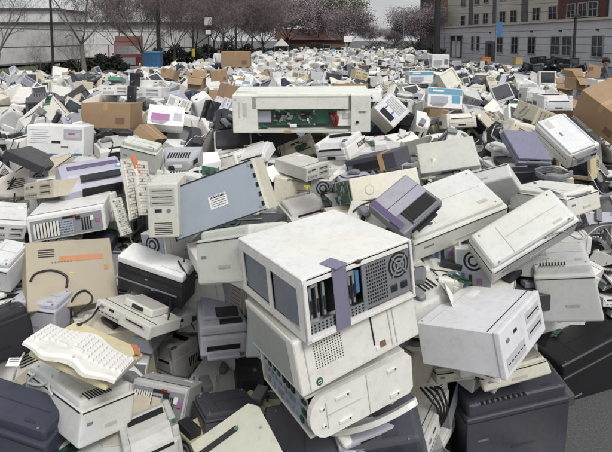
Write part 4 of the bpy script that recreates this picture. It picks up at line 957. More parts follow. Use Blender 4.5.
def m_faxbig(W, D, H):
    b = Part('printer_body'); b.loft([[Vector((x, -D / 2 * k, 0)), Vector((x, -D / 2 * k, H * .5)), Vector((x, -D * .2, H * .95 * q)), Vector((x, D * .3, H * q)), Vector((x, D / 2 * k, H * .7 * q)), Vector((x, D / 2 * k, 0))] for x, k, q in ((-W / 2, .7, .6), (-W * .46, .95, .9), (-W * .36, 1, 1), (W * .46, 1, 1), (W / 2, .95, .9))], 'L')
    s = Part('paper_slot'); s.box((W * .12, -D / 2 - .004, H * .40), (W * .62, .012, H * .34), 'H').box((W * .12, -D * .33, H * .86), (W * .62, D * .16, .014), 'D', mtx=Matrix.Rotation(R(20), 3, 'X'))
    t = Part('output_tray'); t.box((W * .12, -D / 2 - .03, H * .14), (W * .70, .07, H * .16), 'G', .008, 2).box((W * .12, -D / 2 - .034, H * .24), (W * .6, .06, .006), 'D')
    v = Part('accent_band'); v.box((W * .05, D * .06, H * .99), (W * .8, D * .14, .010), 'V', .003)
    l = Part('round_badge'); l.cyl((W * .44, -D * .1, H * .94), (W * .44, -D * .1, H * .985), .028, .026, 'I', 16).cyl((W * .44, -D * .1, H * .985), (W * .44, -D * .1, H * .995), .014, .014, 'W', 12)
    return [b, s, t, v, l]
def m_dark_tape(W, D, H):
    b = Part('player_body'); b.box((0, 0, H / 2), (W, D, H), 'P', .005); b.box((-.04, -D / 2 - .001, H * .45), (W * .5, .004, H * .5), 'H').box((-W * .42, -D / 2 - .002, H * .5), (.03, .006, .03), 'G')
    t = Part('tape'); t.box((W * .22, -D / 2 - .003, H * .48), (W * .10, .003, H * 1.06), 'T').box((W * .22, 0, H + .002), (W * .10, D * .98, .003), 'T')
    return [b, t]
def m_beige_long(W, D, H):
    b = Part('case_body'); b.box((.01, 0, H / 2), (W - .02, D, H), 'P', .005); b.cyl((-W * .22, -D / 2, H * .42), (-W * .22, -D / 2 - .003, H * .42), .034, .034, 'Q', 20).cyl((-W * .22, -D / 2 - .003, H * .42), (-W * .22, -D / 2 - .004, H * .42), .029, .029, 'P', 20)
    c = Part('circuit_board'); c.box((-W / 2 + .004, 0, H / 2), (.01, D * .94, H * .92), 'B')
    for i in range(8): c.box((-W / 2 - .003, -D * .4 + i * D * .11, H * random.uniform(.25, .75)), (.012, .03, .03), random.choice('MDN'))
    return [b, c]
def m_front_slot(W, D, H):
    b = Part('case_body'); b.box((0, .02, H / 2), (W, D - .03, H), 'P', .010, 2)
    f = Part('front_bezel'); y = -D / 2
    f.prism([(-W / 2 - .004, .004), (W * .36, .0), (W / 2 + .004, H * .12), (W / 2 + .004, H * .86), (W * .40, H), (-W / 2 - .004, H)], (y - .012, y + .02), 'P', 'y')
    f.box((-W * .02, y - .013, H * .10), (W * .8, .003, .003), 'Q').box((0, y - .013, H * .45), (.01, .003, .008), 'G').box((W * .40, y - .013, H * .6), (.008, .003, .008), 'G')
    s = Part('disk_slot'); s.box((-W * .20, y - .013, H * .80), (W * .62, .006, H * .08), 'H').box((W * .10, y - .016, H * .80), (.016, .004, H * .05), 'E')
    k = Part('power_button'); k.box((W * .08, y - .014, H * .22), (W * .16, .006, H * .14), 'Z', .003)
    return [b, f, s, k]
def m_q2(W, D, H):
    b = Part('housing'); b.loft([[Vector((x * k, -D / 2, 0)), Vector((x * k, -D / 2, H * q)), Vector((x * k, D / 2, H)), Vector((x * k, D / 2, 0))] for x, k, q in ((-W / 2, 1, .62), (W * .10, 1, .92), (W / 2, 1, 1))], 'W')
    l = Part('printed_label'); 
    for i, x in enumerate((-.28, -.06, .16)): 
        if i < 2: l.box((W * x, -D / 2 - .001, H * .36), (W * .17, .003, H * .36), 'D')
    l.box((W * .16, -D / 2 - .001, H * .36), (W * .02, .003, H * .30), 'D').box((W * .2, -D / 2 - .001, H * .5), (W * .08, .003, H * .05), 'D').box((W * .24, -D / 2 - .001, H * .36), (W * .02, .003, H * .30), 'D').box((W * .2, -D / 2 - .001, H * .22), (W * .08, .003, H * .05), 'D')
    return [b, l]
def m_mfp(W, D, H):
    b = Part('printer_body'); b.box((0, 0, H * .34), (W, D, H * .50), 'P', .016, 2).box((0, 0, H * .06), (W * .96, D * .94, H * .12), 'G', .006)
    l = Part('lid'); l.box((0, .01, H * .72), (W * 1.03, D * .98, H * .26), 'P', .024, 3).box((0, .02, H * .90), (W * .86, D * .7, H * .14), 'L', .02, 3)
    c = Part('control_panel'); c.box((W * .16, -D * .38, H * .87), (W * .5, D * .10, .010), 'D', .002, mtx=Matrix.Rotation(R(8), 3, 'X')); c.box((W * .1, -D * .2, H * .98), (W * .5, D * .3, .010), 'D', .004)
    s = Part('output_slot'); s.box((0, -D / 2 - .001, H * .30), (W * .72, .006, H * .12), 'H')
    t = Part('paper_tray'); t.box((0, -D / 2 - .02, H * .12), (W * .7, .05, H * .08), 'L', .005)
    return [b, l, c, s, t]
def m_big_printer(W, D, H):
    b = Part('printer_body'); b.box((0, 0, H * .46), (W, D, H * .92), 'P', .03, 3).box((0, -D * .05, H * .95), (W * .97, D * .78, H * .12), 'P', .02, 3)
    t = Part('output_tray'); t.box((0, D * .42, H * .90), (W * .78, D * .14, H * .20), 'D', .006).box((0, D * .36, H * 1.0), (W * .9, .02, H * .10), 'P', .006)
    s = Part('seam'); s.box((0, -D / 2 - .001, H * .58), (W * .9, .004, .005), 'H').box((0, -D / 2 - .001, H * .3), (W * .8, .004, .005), 'Q').box((-W * .42, -D * .05, H * 1.011), (.004, D * .7, .003), 'Q').box((-W * .3, -D * .25, H * 1.012), (.10, .06, .003), 'Q').box((0, -D * .2, H * 1.012), (.05, .02, .003), 'G')
    h = Part('handle'); x = W / 2; h.tube([(x, -D * .34, H * .74), (x + .035, -D * .34, H * .74), (x + .035, D * .34, H * .74), (x, D * .34, H * .74)], .010, 'G', 8)
    e = Part('end_cover'); e.box((x + .004, -D * .1, H * .34), (.012, D * .5, H * .5), 'Q', .004).box((x + .012, D * .3, H * .5), (.01, .05, .05), 'D').box((x + .011, -D * .1, H * .34), (.004, D * .2, H * .2), 'G')
    return [b, t, s, h, e]
M['O3'] = surface('faded_orange', (.40, .17, .07), .6, .4, .1); M['Y3'] = surface('dull_yellow', (.38, .30, .13), .6, .4, .1); M['V2'] = surface('lilac_strap', (.20, .19, .27), .45, .25, .05); M['N2'] = surface('bay_steel', (.16, .19, .25), .3, .3, .05, metal=.3); M['J'] = surface('green_grey_side', (.33, .36, .34), .5, .3, .1)
M['F'] = surface('kraft_beige', (.44, .39, .30), .85, .4, .3, scale=4, spec=.15, dirtcol=(.24, .19, .13)); M['O2'] = surface('faded_orange_print', (.55, .25, .13), .7, .35, 0)

WHITE, IVORY, BEIGE, LGREY, GREY, LILAC, CHAR, NAVY, YELL = (.76, .76, .73), (.69, .665, .58), (.56, .51, .41), (.58, .59, .58), (.36, .37, .38), (.47, .47, .54), (.05, .05, .058), (.045, .05, .085), (.60, .52, .34)
# fitted placements: centre, quaternion, width depth height
HE = {
 'server_top': [0.073, 2.047, 2.046, 0.961, -0.022, -0.042, 0.273, 0.52, 0.547, 0.237],
 'case_mid': [0.095, 2.047, 1.823, 0.964, -0.042, -0.081, 0.248, 0.558, 0.489, 0.206],
 'case_low': [0.111, 2.101, 1.565, 0.968, -0.034, -0.058, 0.242, 0.479, 0.459, 0.166],
 'bezel_strip': [0.297, 2.048, 1.338, 0.92, -0.267, -0.222, -0.181, 0.429, 0.138, 0.031],
 'panel_tower': [-0.509, 2.92, 2.054, 0.97, -0.135, -0.179, -0.096, 0.59, 0.199, 0.304],
 'case_A': [0.873, 3.087, 1.915, 0.959, 0.209, -0.09, 0.167, 0.673, 0.379, 0.188],
 'case_B': [1.236, 2.778, 1.887, 0.898, 0.36, -0.194, 0.16, 0.577, 0.222, 0.231],
 'case_C': [1.286, 3.5, 1.935, 0.88, -0.377, -0.092, -0.272, 0.459, 0.396, 0.125],
 'fax_E': [1.19, 4.122, 1.998, 0.926, 0.349, -0.134, -0.057, 0.485, 0.317, 0.139],
 'case_D': [1.708, 3.369, 1.916, 0.961, -0.067, -0.022, 0.269, 0.372, 0.436, 0.155],
 'big_printer': [2.646, 5.029, 1.989, 0.752, 0.284, 0.106, -0.586, 0.509, 0.356, 0.22],
 'lav_lid': [2.037, 4.564, 2.003, 0.951, 0.294, 0.064, 0.076, 0.342, 0.383, 0.082],
 'carton_big': [3.415, 5.545, 2.211, 0.792, 0.291, 0.144, -0.516, 0.555, 0.433, 0.388],
 'crt_right': [1.557, 2.904, 1.557, 0.977, -0.016, -0.111, -0.184, 0.322, 0.366, 0.329],
 'lilac_case': [0.869, 2.347, 1.599, 0.932, -0.07, -0.102, -0.34, 0.394, 0.567, 0.188],
 'beige_under': [1.283, 3.002, 0.942, 0.977, -0.139, -0.155, -0.039, 0.425, 0.299, 0.097],
 'beige_under2': [0.879, 3.005, 0.97, 0.993, -0.013, 0.018, 0.116, 0.269, 0.293, 0.082],
 'tv_right': [1.339, 3.104, 0.518, 0.992, 0.079, -0.038, 0.089, 0.72, 0.226, 0.538],
 'black_box': [2.469, 4.201, 0.095, 0.981, 0.022, -0.108, 0.163, 0.78, 0.36, 0.62],
 'slate_tv': [0.222, 2.299, 0.92, 0.973, 0.207, -0.101, 0.006, 0.746, 0.277, 0.716],
 'tower_front': [-0.264, 1.816, 1.374, 0.894, 0.331, -0.043, 0.298, 0.268, 0.241, 0.2],
 'crt_left': [-1.066, 2.205, 1.349, 0.895, -0.077, 0.071, 0.434, 0.256, 0.525, 0.183],
 'flatbed': [-0.979, 2.153, 1.587, 0.742, 0.033, 0.194, 0.641, 0.356, 0.378, 0.045],
 'ergo_kb': [-0.974, 2.053, 1.655, 0.979, -0.111, 0.162, -0.052, 0.427, 0.2, 0.03],
 'navy_tv': [-1.339, 2.111, 1.236, 0.988, 0.087, 0.075, -0.1, 0.515, 0.181, 0.369],
 'black_left': [-1.773, 2.705, 1.334, 0.932, -0.106, -0.082, 0.336, 0.342, 0.344, 0.246],
 'lilac_box': [-1.609, 2.908, 1.363, 0.997, 0.023, 0.027, -0.071, 0.311, 0.188, 0.2],
 'tray_case': [-0.983, 2.808, 1.394, 0.956, -0.12, 0.073, -0.259, 0.444, 0.246, 0.065],
 'black_lid': [-0.931, 3.008, 1.54, 0.982, 0.084, 0.069, -0.153, 0.455, 0.16, 0.228],
 'flat_beige': [-1.518, 3.099, 1.49, 0.886, 0.311, 0.203, 0.278, 0.528, 0.445, 0.106],
 'slot_tower': [-1.689, 3.529, 1.734, 0.99, -0.022, -0.051, 0.132, 0.489, 0.432, 0.174],
 'fax_left': [-1.707, 3.875, 1.919, 0.946, 0.138, 0.021, 0.291, 0.466, 0.349, 0.19],
 'beige_printer': [-1.915, 3.781, 1.859, 0.951, -0.099, -0.088, -0.279, 0.404, 0.303, 0.121],
 'product_box': [-2.358, 4.742, 2.041, 0.999, -0.037, 0.015, -0.019, 0.546, 0.207, 0.293],
 'carton': [-2.356, 6.043, 2.091, 0.999, -0.046, 0.007, -0.007, 0.577, 0.434, 0.294],
 'carton_small': [-1.55, 4.931, 2.049, 0.698, 0.192, 0.29, 0.627, 0.353, 0.222, 0.105],
 'chassis': [-0.037, 4.727, 2.348, 0.999, 0.037, -0.005, -0.013, 1.252, 0.47, 0.353],
 'beige_crt': [-0.823, 2.911, 2.023, 1.0, -0.014, -0.013, 0.015, 0.169, 0.246, 0.308],
 'flat_tower': [-1.413, 4.224, 2.022, 0.98, 0.154, 0.089, -0.086, 0.334, 0.129, 0.241],
 'crt_grey': [-0.868, 3.413, 2.166, 0.999, 0.053, -0.0, 0.013, 0.265, 0.213, 0.129],
 'q2_box': [-0.849, 4.069, 1.965, 0.985, 0.075, 0.006, 0.154, 0.253, 0.219, 0.136],
 'dark_tape': [0.56, 3.825, 2.064, 0.946, -0.04, -0.149, -0.287, 0.429, 0.267, 0.114],
 'beige_long': [0.507, 3.544, 1.942, 0.973, -0.169, -0.065, 0.147, 0.547, 0.309, 0.162],
 'purple_printer': [0.554, 2.731, 2.077, 0.904, 0.256, -0.166, 0.298, 0.311, 0.272, 0.082],
 'ink_dark': [-0.707, 4.779, 2.027, 0.949, 0.305, -0.026, 0.078, 0.359, 0.27, 0.135],
 'pale_round': [-0.471, 4.497, 1.959, 0.971, 0.082, -0.18, -0.131, 0.303, 0.276, 0.118],
 'flat_F': [-0.039, 4.076, 1.956, 0.924, 0.03, -0.013, 0.381, 0.256, 0.377, 0.107],
 'shell': [-0.02, 3.672, 1.739, 0.967, 0.084, -0.024, 0.241, 0.322, 0.28, 0.105],
 'crt_back': [-0.297, 2.359, 1.967, 0.924, -0.161, -0.12, -0.326, 0.376, 0.301, 0.246],
 'mfp': [-0.521, 2.904, 1.286, 0.99, -0.038, 0.022, 0.134, 0.262, 0.405, 0.217],
 'laser_low': [-0.847, 3.109, 0.939, 0.948, -0.02, -0.057, -0.311, 0.204, 0.216, 0.222],
 'dark_case': [-0.364, 2.906, 0.879, 0.842, -0.528, -0.027, 0.112, 0.156, 0.314, 0.276],
 'white_low': [-0.909, 2.512, 1.008, 0.461, 0.796, 0.345, -0.185, 0.253, 0.229, 0.132],
 'left_crt': [-1.868, 3.013, 1.6, 0.981, 0.171, 0.072, -0.053, 0.171, 0.217, 0.217],
 'left_case': [-2.089, 3.41, 1.745, 0.948, 0.107, 0.161, 0.252, 0.217, 0.273, 0.11],
 'kbd_a': [-1.293, 3.601, 1.911, 0.772, -0.088, 0.626, -0.072, 0.439, 0.161, 0.029],
 'kbd_b': [-1.23, 3.701, 1.887, 0.791, -0.026, 0.563, -0.24, 0.418, 0.164, 0.028],
 'kbd_c': [-1.334, 3.51, 1.733, 0.824, 0.038, 0.536, -0.18, 0.271, 0.106, 0.019],
 'dark_slab': [-2.306, 4.188, 1.988, 0.594, 0.089, 0.247, 0.76, 0.78, 0.32, 0.06],
 'printer_mid': [0.226, 3.31, 2.29, 0.942, 0.068, -0.127, -0.304, 0.258, 0.221, 0.125],
 'x_magenta_box': [-1.697, 6.0, 2.046, 0.941, -0.306, 0.027, 0.145, 0.42, 0.2, 0.26],
 'x_blue_box_near': [1.903, 6.9, 2.184, 0.993, -0.103, 0.032, -0.049, 0.46, 0.3, 0.27],
 'x_blue_box_far': [2.606, 11.5, 2.15, 0.998, 0.0, 0.0, 0.07, 0.58, 0.3, 0.28],
 'x_round_crt': [2.548, 9.2, 2.227, 0.928, -0.152, -0.226, 0.253, 0.4, 0.38, 0.34],
 'x_flat_screen': [3.311, 8.4, 2.108, 0.97, -0.174, -0.156, 0.075, 0.36, 0.06, 0.3],
 'x_slot_printer': [3.617, 7.3, 2.092, 1.0, 0.0, 0.0, 0.018, 0.43, 0.36, 0.22],
 'x_edge_printer': [4.579, 7.6, 2.3, 0.999, 0.0, 0.0, -0.035, 0.44, 0.36, 0.22],
 'x_open_carton': [4.565, 8.3, 2.286, 0.999, 0.0, 0.0, 0.052, 0.34, 0.3, 0.2],
 'x_tall_flap': [4.958, 8.6, 2.364, 0.985, -0.064, 0.097, 0.127, 0.27, 0.05, 0.42],
 'x_small_crt': [5.273, 11.0, 2.165, 0.997, -0.043, 0.003, -0.07, 0.36, 0.36, 0.3],
 'x_beige_slot_printer': [2.045, 6.7, 1.907, 0.994, -0.104, -0.021, 0.033, 0.4, 0.34, 0.2],
 'x_tilted_tower': [0.993, 6.0, 2.119, 0.913, -0.155, -0.358, 0.122, 0.3, 0.36, 0.33],
 'x_wrapped_foam': [0.542, 4.6, 1.976, 0.996, -0.004, -0.052, -0.07, 0.42, 0.2, 0.12],
 'x_pale_panel': [1.009, 4.6, 1.995, 0.877, -0.44, -0.156, 0.114, 0.3, 0.25, 0.05],
 'x_orange_board': [0.822, 9.3, 2.107, 0.996, -0.087, 0.0, 0.0, 0.62, 0.3, 0.14],
 'x_yellow_box': [1.328, 12.5, 2.126, 0.979, -0.018, 0.103, 0.173, 0.34, 0.3, 0.2],
 'x_green_board': [-3.64, 9.6, 2.232, 0.981, -0.173, 0.015, -0.086, 0.26, 0.2, 0.08],
 'x_long_case_a': [-2.932, 7.8, 2.203, 0.997, -0.07, -0.002, 0.035, 0.4, 0.4, 0.14],
 'x_long_case_b': [-2.399, 7.6, 2.208, 0.999, -0.043, 0.019, -0.025, 0.52, 0.4, 0.15],
 'x_dark_speaker': [-2.555, 7.3, 2.21, 1.0, 0.0, 0.026, 0.0, 0.1, 0.12, 0.24],
 'x_pallet_box': [-3.334, 24.0, 2.092, 1.0, 0.0, 0.0, 0.026, 1.35, 1.0, 0.72],
 'x_tan_box': [-1.831, 10.5, 2.245, 0.993, 0.005, -0.052, 0.104, 0.34, 0.3, 0.26],
 'x_brown_tray': [-2.057, 9.4, 2.192, 0.999, 0.0, 0.044, 0.0, 0.28, 0.3, 0.2],
 'x_orange_bin': [10.738, 30.0, 1.745, 1.0, 0.0, 0.0, 0.0, 0.5, 0.5, 0.4],
 'x_yellow_bin': [12.236, 29.0, 1.787, 0.996, 0.0, 0.0, 0.087, 0.45, 0.45, 0.42],
 'x_white_stack': [5.851, 22.0, 2.08, 1.0, 0.0, 0.0, 0.0, 0.75, 0.6, 0.55],
 'x_card_cage': [-0.743, 2.5, 1.117, 0.967, -0.238, 0.055, -0.076, 0.3, 0.24, 0.15],
 'x_dark_low': [-0.401, 2.35, 1.129, 0.967, -0.133, 0.042, 0.214, 0.28, 0.26, 0.13],
 'x_grey_low': [-0.701, 2.1, 1.208, 0.968, -0.055, -0.068, 0.237, 0.24, 0.24, 0.17]}
BLACK_TVS = [[7.745, 17.313, 2.071, 0.819, 0.018, 0.129, -0.558, 0.279, 0.4, 0.26], [7.926, 17.0, 1.998, 0.936, -0.142, -0.069, -0.315, 0.302, 0.4, 0.26], [8.691, 18.092, 1.909, 0.909, -0.079, -0.093, 0.399, 0.318, 0.4, 0.26], [9.039, 18.138, 1.935, 0.837, 0.019, 0.045, -0.544, 0.323, 0.4, 0.26], [8.972, 17.453, 2.053, 0.821, 0.037, 0.042, 0.569, 0.275, 0.4, 0.26], [9.343, 17.63, 1.94, 0.884, -0.018, -0.037, 0.466, 0.323, 0.4, 0.26], [9.246, 16.89, 2.049, 0.897, -0.078, -0.174, 0.398, 0.288, 0.4, 0.26], [8.379, 18.362, 2.282, 0.971, 0.066, -0.101, -0.209, 0.298, 0.4, 0.26], [8.747, 18.539, 2.287, 0.979, 0.015, -0.054, -0.198, 0.287, 0.4, 0.26], [8.598, 17.582, 2.225, 0.928, 0.04, 0.019, -0.37, 0.274, 0.4, 0.26], [8.93, 17.72, 2.3, 0.797, 0.076, 0.081, -0.593, 0.298, 0.4, 0.26], [10.011, 19.128, 2.183, 0.949, 0.098, 0.05, -0.294, 0.271, 0.4, 0.26], [9.956, 18.517, 2.178, 0.952, -0.11, 0.016, -0.284, 0.319, 0.4, 0.26]]
FLIP = Matrix.Rotation(math.pi, 3, 'Z')
BAS = {'n': Matrix.Identity(3), 'flip': FLIP, 'up': Matrix(((1, 0, 0), (0, 0, 1), (0, -1, 0))), 'side': Matrix(((0, 0, 1), (0, 1, 0), (-1, 0, 0)))}
# 'up': model front (-y) points to the hero +z, model z to hero +y ; 'side': model z along hero x
def place(key, name, cat, label, fn, color, basis='n', group=None, **kw):
    v = HE[key]; loc = Vector(v[:3]); q = Quaternion(v[3:7]).to_matrix(); W, D, H = v[7:10]
    if basis == 'up': A = Matrix(((1, 0, 0), (0, 0, 1), (0, -1, 0))); A = Matrix([[1, 0, 0], [0, 0, 1], [0, -1, 0]]); d = (W, H, D)
    elif basis == 'side': A = BAS['side']; d = (H, D, W)
    elif basis == 'turn': A = Matrix.Rotation(R(90), 3, 'Z'); d = (D, W, H)
    else: A = BAS[basis]; d = (W, D, H)
    Rm = q @ A; base = loc - Rm @ Vector((0, 0, d[2] / 2))
    t = empty(name, base, Rm.to_quaternion()); tag(t, label, cat, group); build(fn(*d, **kw), t, color)
    return t
PL = place
PL('server_top', 'server_case', 'computer', 'white server case with a fan grille and card slots, topmost of the central stack', m_server, (.76, .76, .73))
PL('case_mid', 'desktop_computer', 'computer', 'white desktop case with green round badge and dotted vent, under the topmost server', m_mid, (.73, .72, .67))
PL('case_low', 'desktop_computer', 'computer', 'half open white case with curved bezel, lowest of the central stack', m_low, (.73, .72, .68))
PL('bezel_strip', 'loose_bezel', 'bezel', 'curved white plastic strip leaning against the lowest case of the central stack', m_strip, (.78, .78, .74))
PL('panel_tower', 'computer_tower', 'computer', 'tipped beige tower with a blue grey steel side and white barcode label', m_panel_tower, (.60, .60, .50))
PL('case_A', 'desktop_computer', 'computer', 'large smooth pale desktop case tilted right of the central stack', m_shell, (.65, .66, .64), vents=False)
PL('case_B', 'desktop_computer', 'computer', 'long pale desktop case sloping up to the right, lying over the smooth pale case', m_shell, (.67, .68, .66), vents=False)
PL('case_C', 'desktop_computer', 'computer', 'pale case end showing behind the large smooth pale case', m_shell, (.60, .61, .59), vents=False)
PL('fax_E', 'laser_printer', 'printer', 'two part grey white printer propped behind the dark violet printer', m_scanner, (.56, .57, .53))
PL('case_D', 'desktop_computer', 'computer', 'white computer case with a pale grey end, right of the long sloping case', m_shell, (.72, .72, .67), vents=False)
PL('big_printer', 'laser_printer', 'printer', 'large white printer tipped on end with black tray beside the tan board carton', m_big_printer, (.74, .75, .76))
PL('lav_lid', 'scanner', 'scanner', 'dark lavender flat scanner lid left of the large tipped white printer', m_scanner, (.20, .20, .28))
PL('carton_big', 'cardboard_box', 'carton', 'big plain brown carton cut by the right edge of the picture', m_carton, WHITE)
PL('crt_right', 'crt_monitor', 'monitor', 'grey white monitor housing standing below the long sloping case', m_shell, (.55, .56, .55))
PL('lilac_case', 'desktop_computer', 'computer', 'white lilac case with flat blank front, right of the central stack', m_desktop, (.72, .72, .74), 'turn', rear=False)
PL('beige_under', 'disk_cabinet', 'computer', 'cream flat case lying under the white lilac case on the dark television', m_shell, (.66, .64, .54), vents=False)
PL('beige_under2', 'disk_cabinet', 'computer', 'cream case corner poking out left below the white lilac case', m_shell, (.62, .60, .50), vents=False)
PL('tv_right', 'television', 'television', 'large dark slate television with vent ridges at the bottom right', m_shell, (.055, .055, .075))
PL('black_box', 'equipment_case', 'computer', 'black steel cabinet standing on the asphalt at the bottom right corner', m_shell, (.016, .016, .018), vents=False)
PL('slate_tv', 'television', 'television', 'dark slate housing lying beneath the central stack', m_shell, (.07, .07, .09), vents=False)
PL('tower_front', 'computer_tower', 'computer', 'beige tower front with a black disk slot at the bottom edge, left of centre', m_front_slot, (.42, .42, .35), 'up')
PL('crt_left', 'crt_monitor', 'monitor', 'white monitor housing under the cream scanner at the lower left', m_shell, (.64, .65, .64))
PL('flatbed', 'scanner', 'scanner', 'cream and yellowed flatbed scanner under the split keyboard', m_scanner, (.70, .62, .40))
PL('ergo_kb', 'keyboard', 'keyboard', 'curved white split keyboard lying on the cream scanner', m_keyboard, (.80, .79, .74), split=True)
PL('navy_tv', 'television', 'television', 'dark navy housing cut by the bottom left corner', m_shell, (.045, .05, .075), vents=False)
PL('black_left', 'computer_tower', 'computer', 'black case cut by the left edge above the dark navy housing', m_shell, (.02, .02, .026), vents=False)
PL('lilac_box', 'desktop_computer', 'computer', 'lilac grey case left of the black cables, over the cream scanner', m_shell, (.48, .48, .54), vents=False)
PL('tray_case', 'desktop_computer', 'computer', 'white case carrying a small paper cassette, below the black case with white lid', m_tray_case, (.66, .65, .60))
PL('black_lid', 'copier', 'copier', 'black boxy machine with a bright white lid, left of centre', m_black_lid, (.80, .80, .80))
PL('flat_beige', 'cardboard_box', 'carton', 'flat beige carton with a faded orange stripe, leaning at the left', m_flat_box, WHITE)
PL('slot_tower', 'desktop_computer', 'computer', 'white computer showing its slotted rear, above the flat beige carton', m_slot_rear, (.74, .74, .73))
PL('fax_left', 'fax_machine', 'printer', 'lilac grey printer with a round blue badge above the slotted computer rear', m_faxbig, LILAC)
PL('beige_printer', 'desktop_computer', 'computer', 'small beige case left beneath the lilac grey printer', m_desktop, BEIGE)
PL('product_box', 'product_box', 'product box', 'white printed product carton standing upright at the left', m_white_carton, WHITE)
PL('carton', 'cardboard_box', 'carton', 'large brown taped carton right of the white product carton', m_carton, WHITE)
PL('carton_small', 'cardboard_box', 'carton', 'small narrow orange brown carton tipped right of the large brown one', m_carton, WHITE)
PL('chassis', 'open_chassis', 'chassis', 'long white open chassis showing a green circuit board, above the centre', m_open_rack, (.74, .75, .69))
PL('beige_crt', 'computer_tower', 'computer', 'pale beige tower standing left of the tipped blue grey sided tower', m_tower, (.64, .63, .57))
PL('flat_tower', 'desktop_computer', 'computer', 'blank greenish white case leaning left of the grey monitor back', m_shell, (.60, .61, .55), vents=False)
PL('crt_grey', 'crt_monitor', 'monitor', 'grey monitor lying on its face beside the blank greenish case', m_crt, (.42, .43, .47), 'flip')
PL('q2_box', 'speaker_housing', 'housing', 'white wedge housing with black letter squares behind the blue grey sided tower', m_q2, WHITE)
PL('dark_tape', 'video_recorder', 'recorder', 'dark slate recorder bound with a strip of tan tape', m_dark_tape, (.06, .06, .08))
PL('beige_long', 'desktop_computer', 'computer', 'cream case with a bare circuit end, below the taped slate recorder', m_beige_long, (.72, .69, .60))
PL('purple_printer', 'inkjet_printer', 'printer', 'lilac printer with a violet band and black trays right of the topmost server', m_purple, (.35, .35, .41))
PL('ink_dark', 'inkjet_printer', 'printer', 'white inkjet printer with a black rounded cover left of the open chassis', m_inkdark, (.52, .53, .56))
PL('pale_round', 'inkjet_printer', 'printer', 'smooth white inkjet printer below the left end of the open chassis', m_inkjet, (.72, .72, .72))
PL('flat_F', 'desktop_computer', 'computer', 'flat grey white case below the middle of the open chassis', m_desktop, (.60, .60, .57))
PL('shell', 'inkjet_printer', 'printer', 'grey cream printer shell just behind the topmost server', m_inkjet, (.56, .54, .50), lid='P')
PL('crt_back', 'crt_monitor', 'monitor', 'pale green grey monitor housing between the blue grey sided tower and the topmost server', m_shell, (.56, .58, .53), vents=False)
PL('mfp', 'copier', 'copier', 'small white and lilac copier left of the central stack', m_mfp, (.56, .56, .60))
PL('laser_low', 'laser_printer', 'printer', 'grey white laser printer low between the cream scanner and the lilac copier', m_laser, (.56, .56, .55))
PL('dark_case', 'computer_tower', 'computer', 'black tower against the left side of the central stack', m_tower, (.03, .03, .035))
PL('white_low', 'desktop_computer', 'computer', 'white slim case at the bottom left beside the white monitor housing', m_shell, (.66, .67, .66), 'up', vents=False)
PL('left_crt', 'crt_monitor', 'monitor', 'white monitor housing cut by the left edge beside the flat beige carton', m_shell, (.66, .67, .68))
PL('left_case', 'desktop_computer', 'computer', 'white ribbed case cut by the left edge left of the slotted computer rear', m_desktop, (.66, .66, .66))
PL('kbd_a', 'keyboard', 'keyboard', 'cream keyboard standing on end, nearest the lilac grey printer', m_keyboard, IVORY)
PL('kbd_b', 'keyboard', 'keyboard', 'cream keyboard on end with keys facing right, second from the lilac grey printer', m_keyboard, (.64, .62, .54))
PL('kbd_c', 'keyboard', 'keyboard', 'short cream keyboard slanting below the two standing keyboards', m_keyboard, (.66, .66, .56))
PL('dark_slab', 'keyboard', 'keyboard', 'long black slab lying in front of the white product carton', m_vcr, (.03, .03, .035))
PL('printer_mid', 'laser_printer', 'printer', 'small white printer below the right end of the open chassis', m_laser, (.72, .72, .70))
PL('x_magenta_box', 'product_box', 'product box', 'white product carton with magenta print behind the small tipped carton', m_carton, WHITE, printed=('W', 'A', 'L'))
PL('x_blue_box_near', 'product_box', 'product box', 'blue and white printer carton, the nearer of two, above the pale cases', m_carton, WHITE, printed=('I', 'L', 'I'))
PL('x_blue_box_far', 'product_box', 'product box', 'blue and white printer carton, the farther of two', m_carton, WHITE, printed=('I', 'L', 'W'))
PL('x_round_crt', 'crt_monitor', 'monitor', 'white rounded monitor tipped up between the two blue and white cartons', m_crt, (.68, .68, .63), screen='P')
PL('x_flat_screen', 'flat_monitor', 'monitor', 'grey framed flat screen leaning left of the purple bag', m_tvflat if False else (lambda W, D, H: [Part('frame').box((0, 0, H / 2), (W, D * .6, H), 'P', .006), Part('screen').box((0, -D * .32, H * .54), (W * .86, .006, H * .76), 'S'), Part('stand').box((0, D * .5, H * .2), (W * .3, D * .8, .02), 'P', .004)]), (.50, .51, .53))
PL('x_slot_printer', 'laser_printer', 'printer', 'white laser printer with a dark slot left of the tan board carton', m_laser, (.72, .72, .73))
PL('x_edge_printer', 'laser_printer', 'printer', 'white laser printer on the big carton at the right edge', m_laser, (.70, .70, .70))
PL('x_open_carton', 'cardboard_box', 'carton', 'small open carton with its flap up near the person in teal', m_carton, WHITE, opened=True)
PL('x_tall_flap', 'cardboard_sheet', 'carton', 'tall tan cardboard sheet standing beside the small open carton', lambda W, D, H: [Part('sheet').box((0, 0, H / 2), (W, .008, H), 'C'), Part('fold').box((-W * .5, -.06, H * .45), (.008, .12, H * .8), 'C')], WHITE)
PL('x_small_crt', 'crt_monitor', 'monitor', 'small white monitor with dark screen left of the small open carton', m_crt, (.70, .70, .68))
PL('x_beige_slot_printer', 'laser_printer', 'printer', 'beige printer with dark slots below the nearer blue and white carton', m_laser, IVORY)
PL('x_tilted_tower', 'computer_tower', 'computer', 'cream computer tilted on one corner right of the open chassis', m_desktop, (.60, .58, .50), 'flip', bays=2)
PL('x_wrapped_foam', 'foam_block', 'foam', 'white foam block in plastic behind the taped slate recorder', m_foam, (.78, .78, .80))
PL('x_pale_panel', 'side_panel', 'panel', 'pale broken side panel standing right of the white foam block', m_panel, (.64, .65, .62))
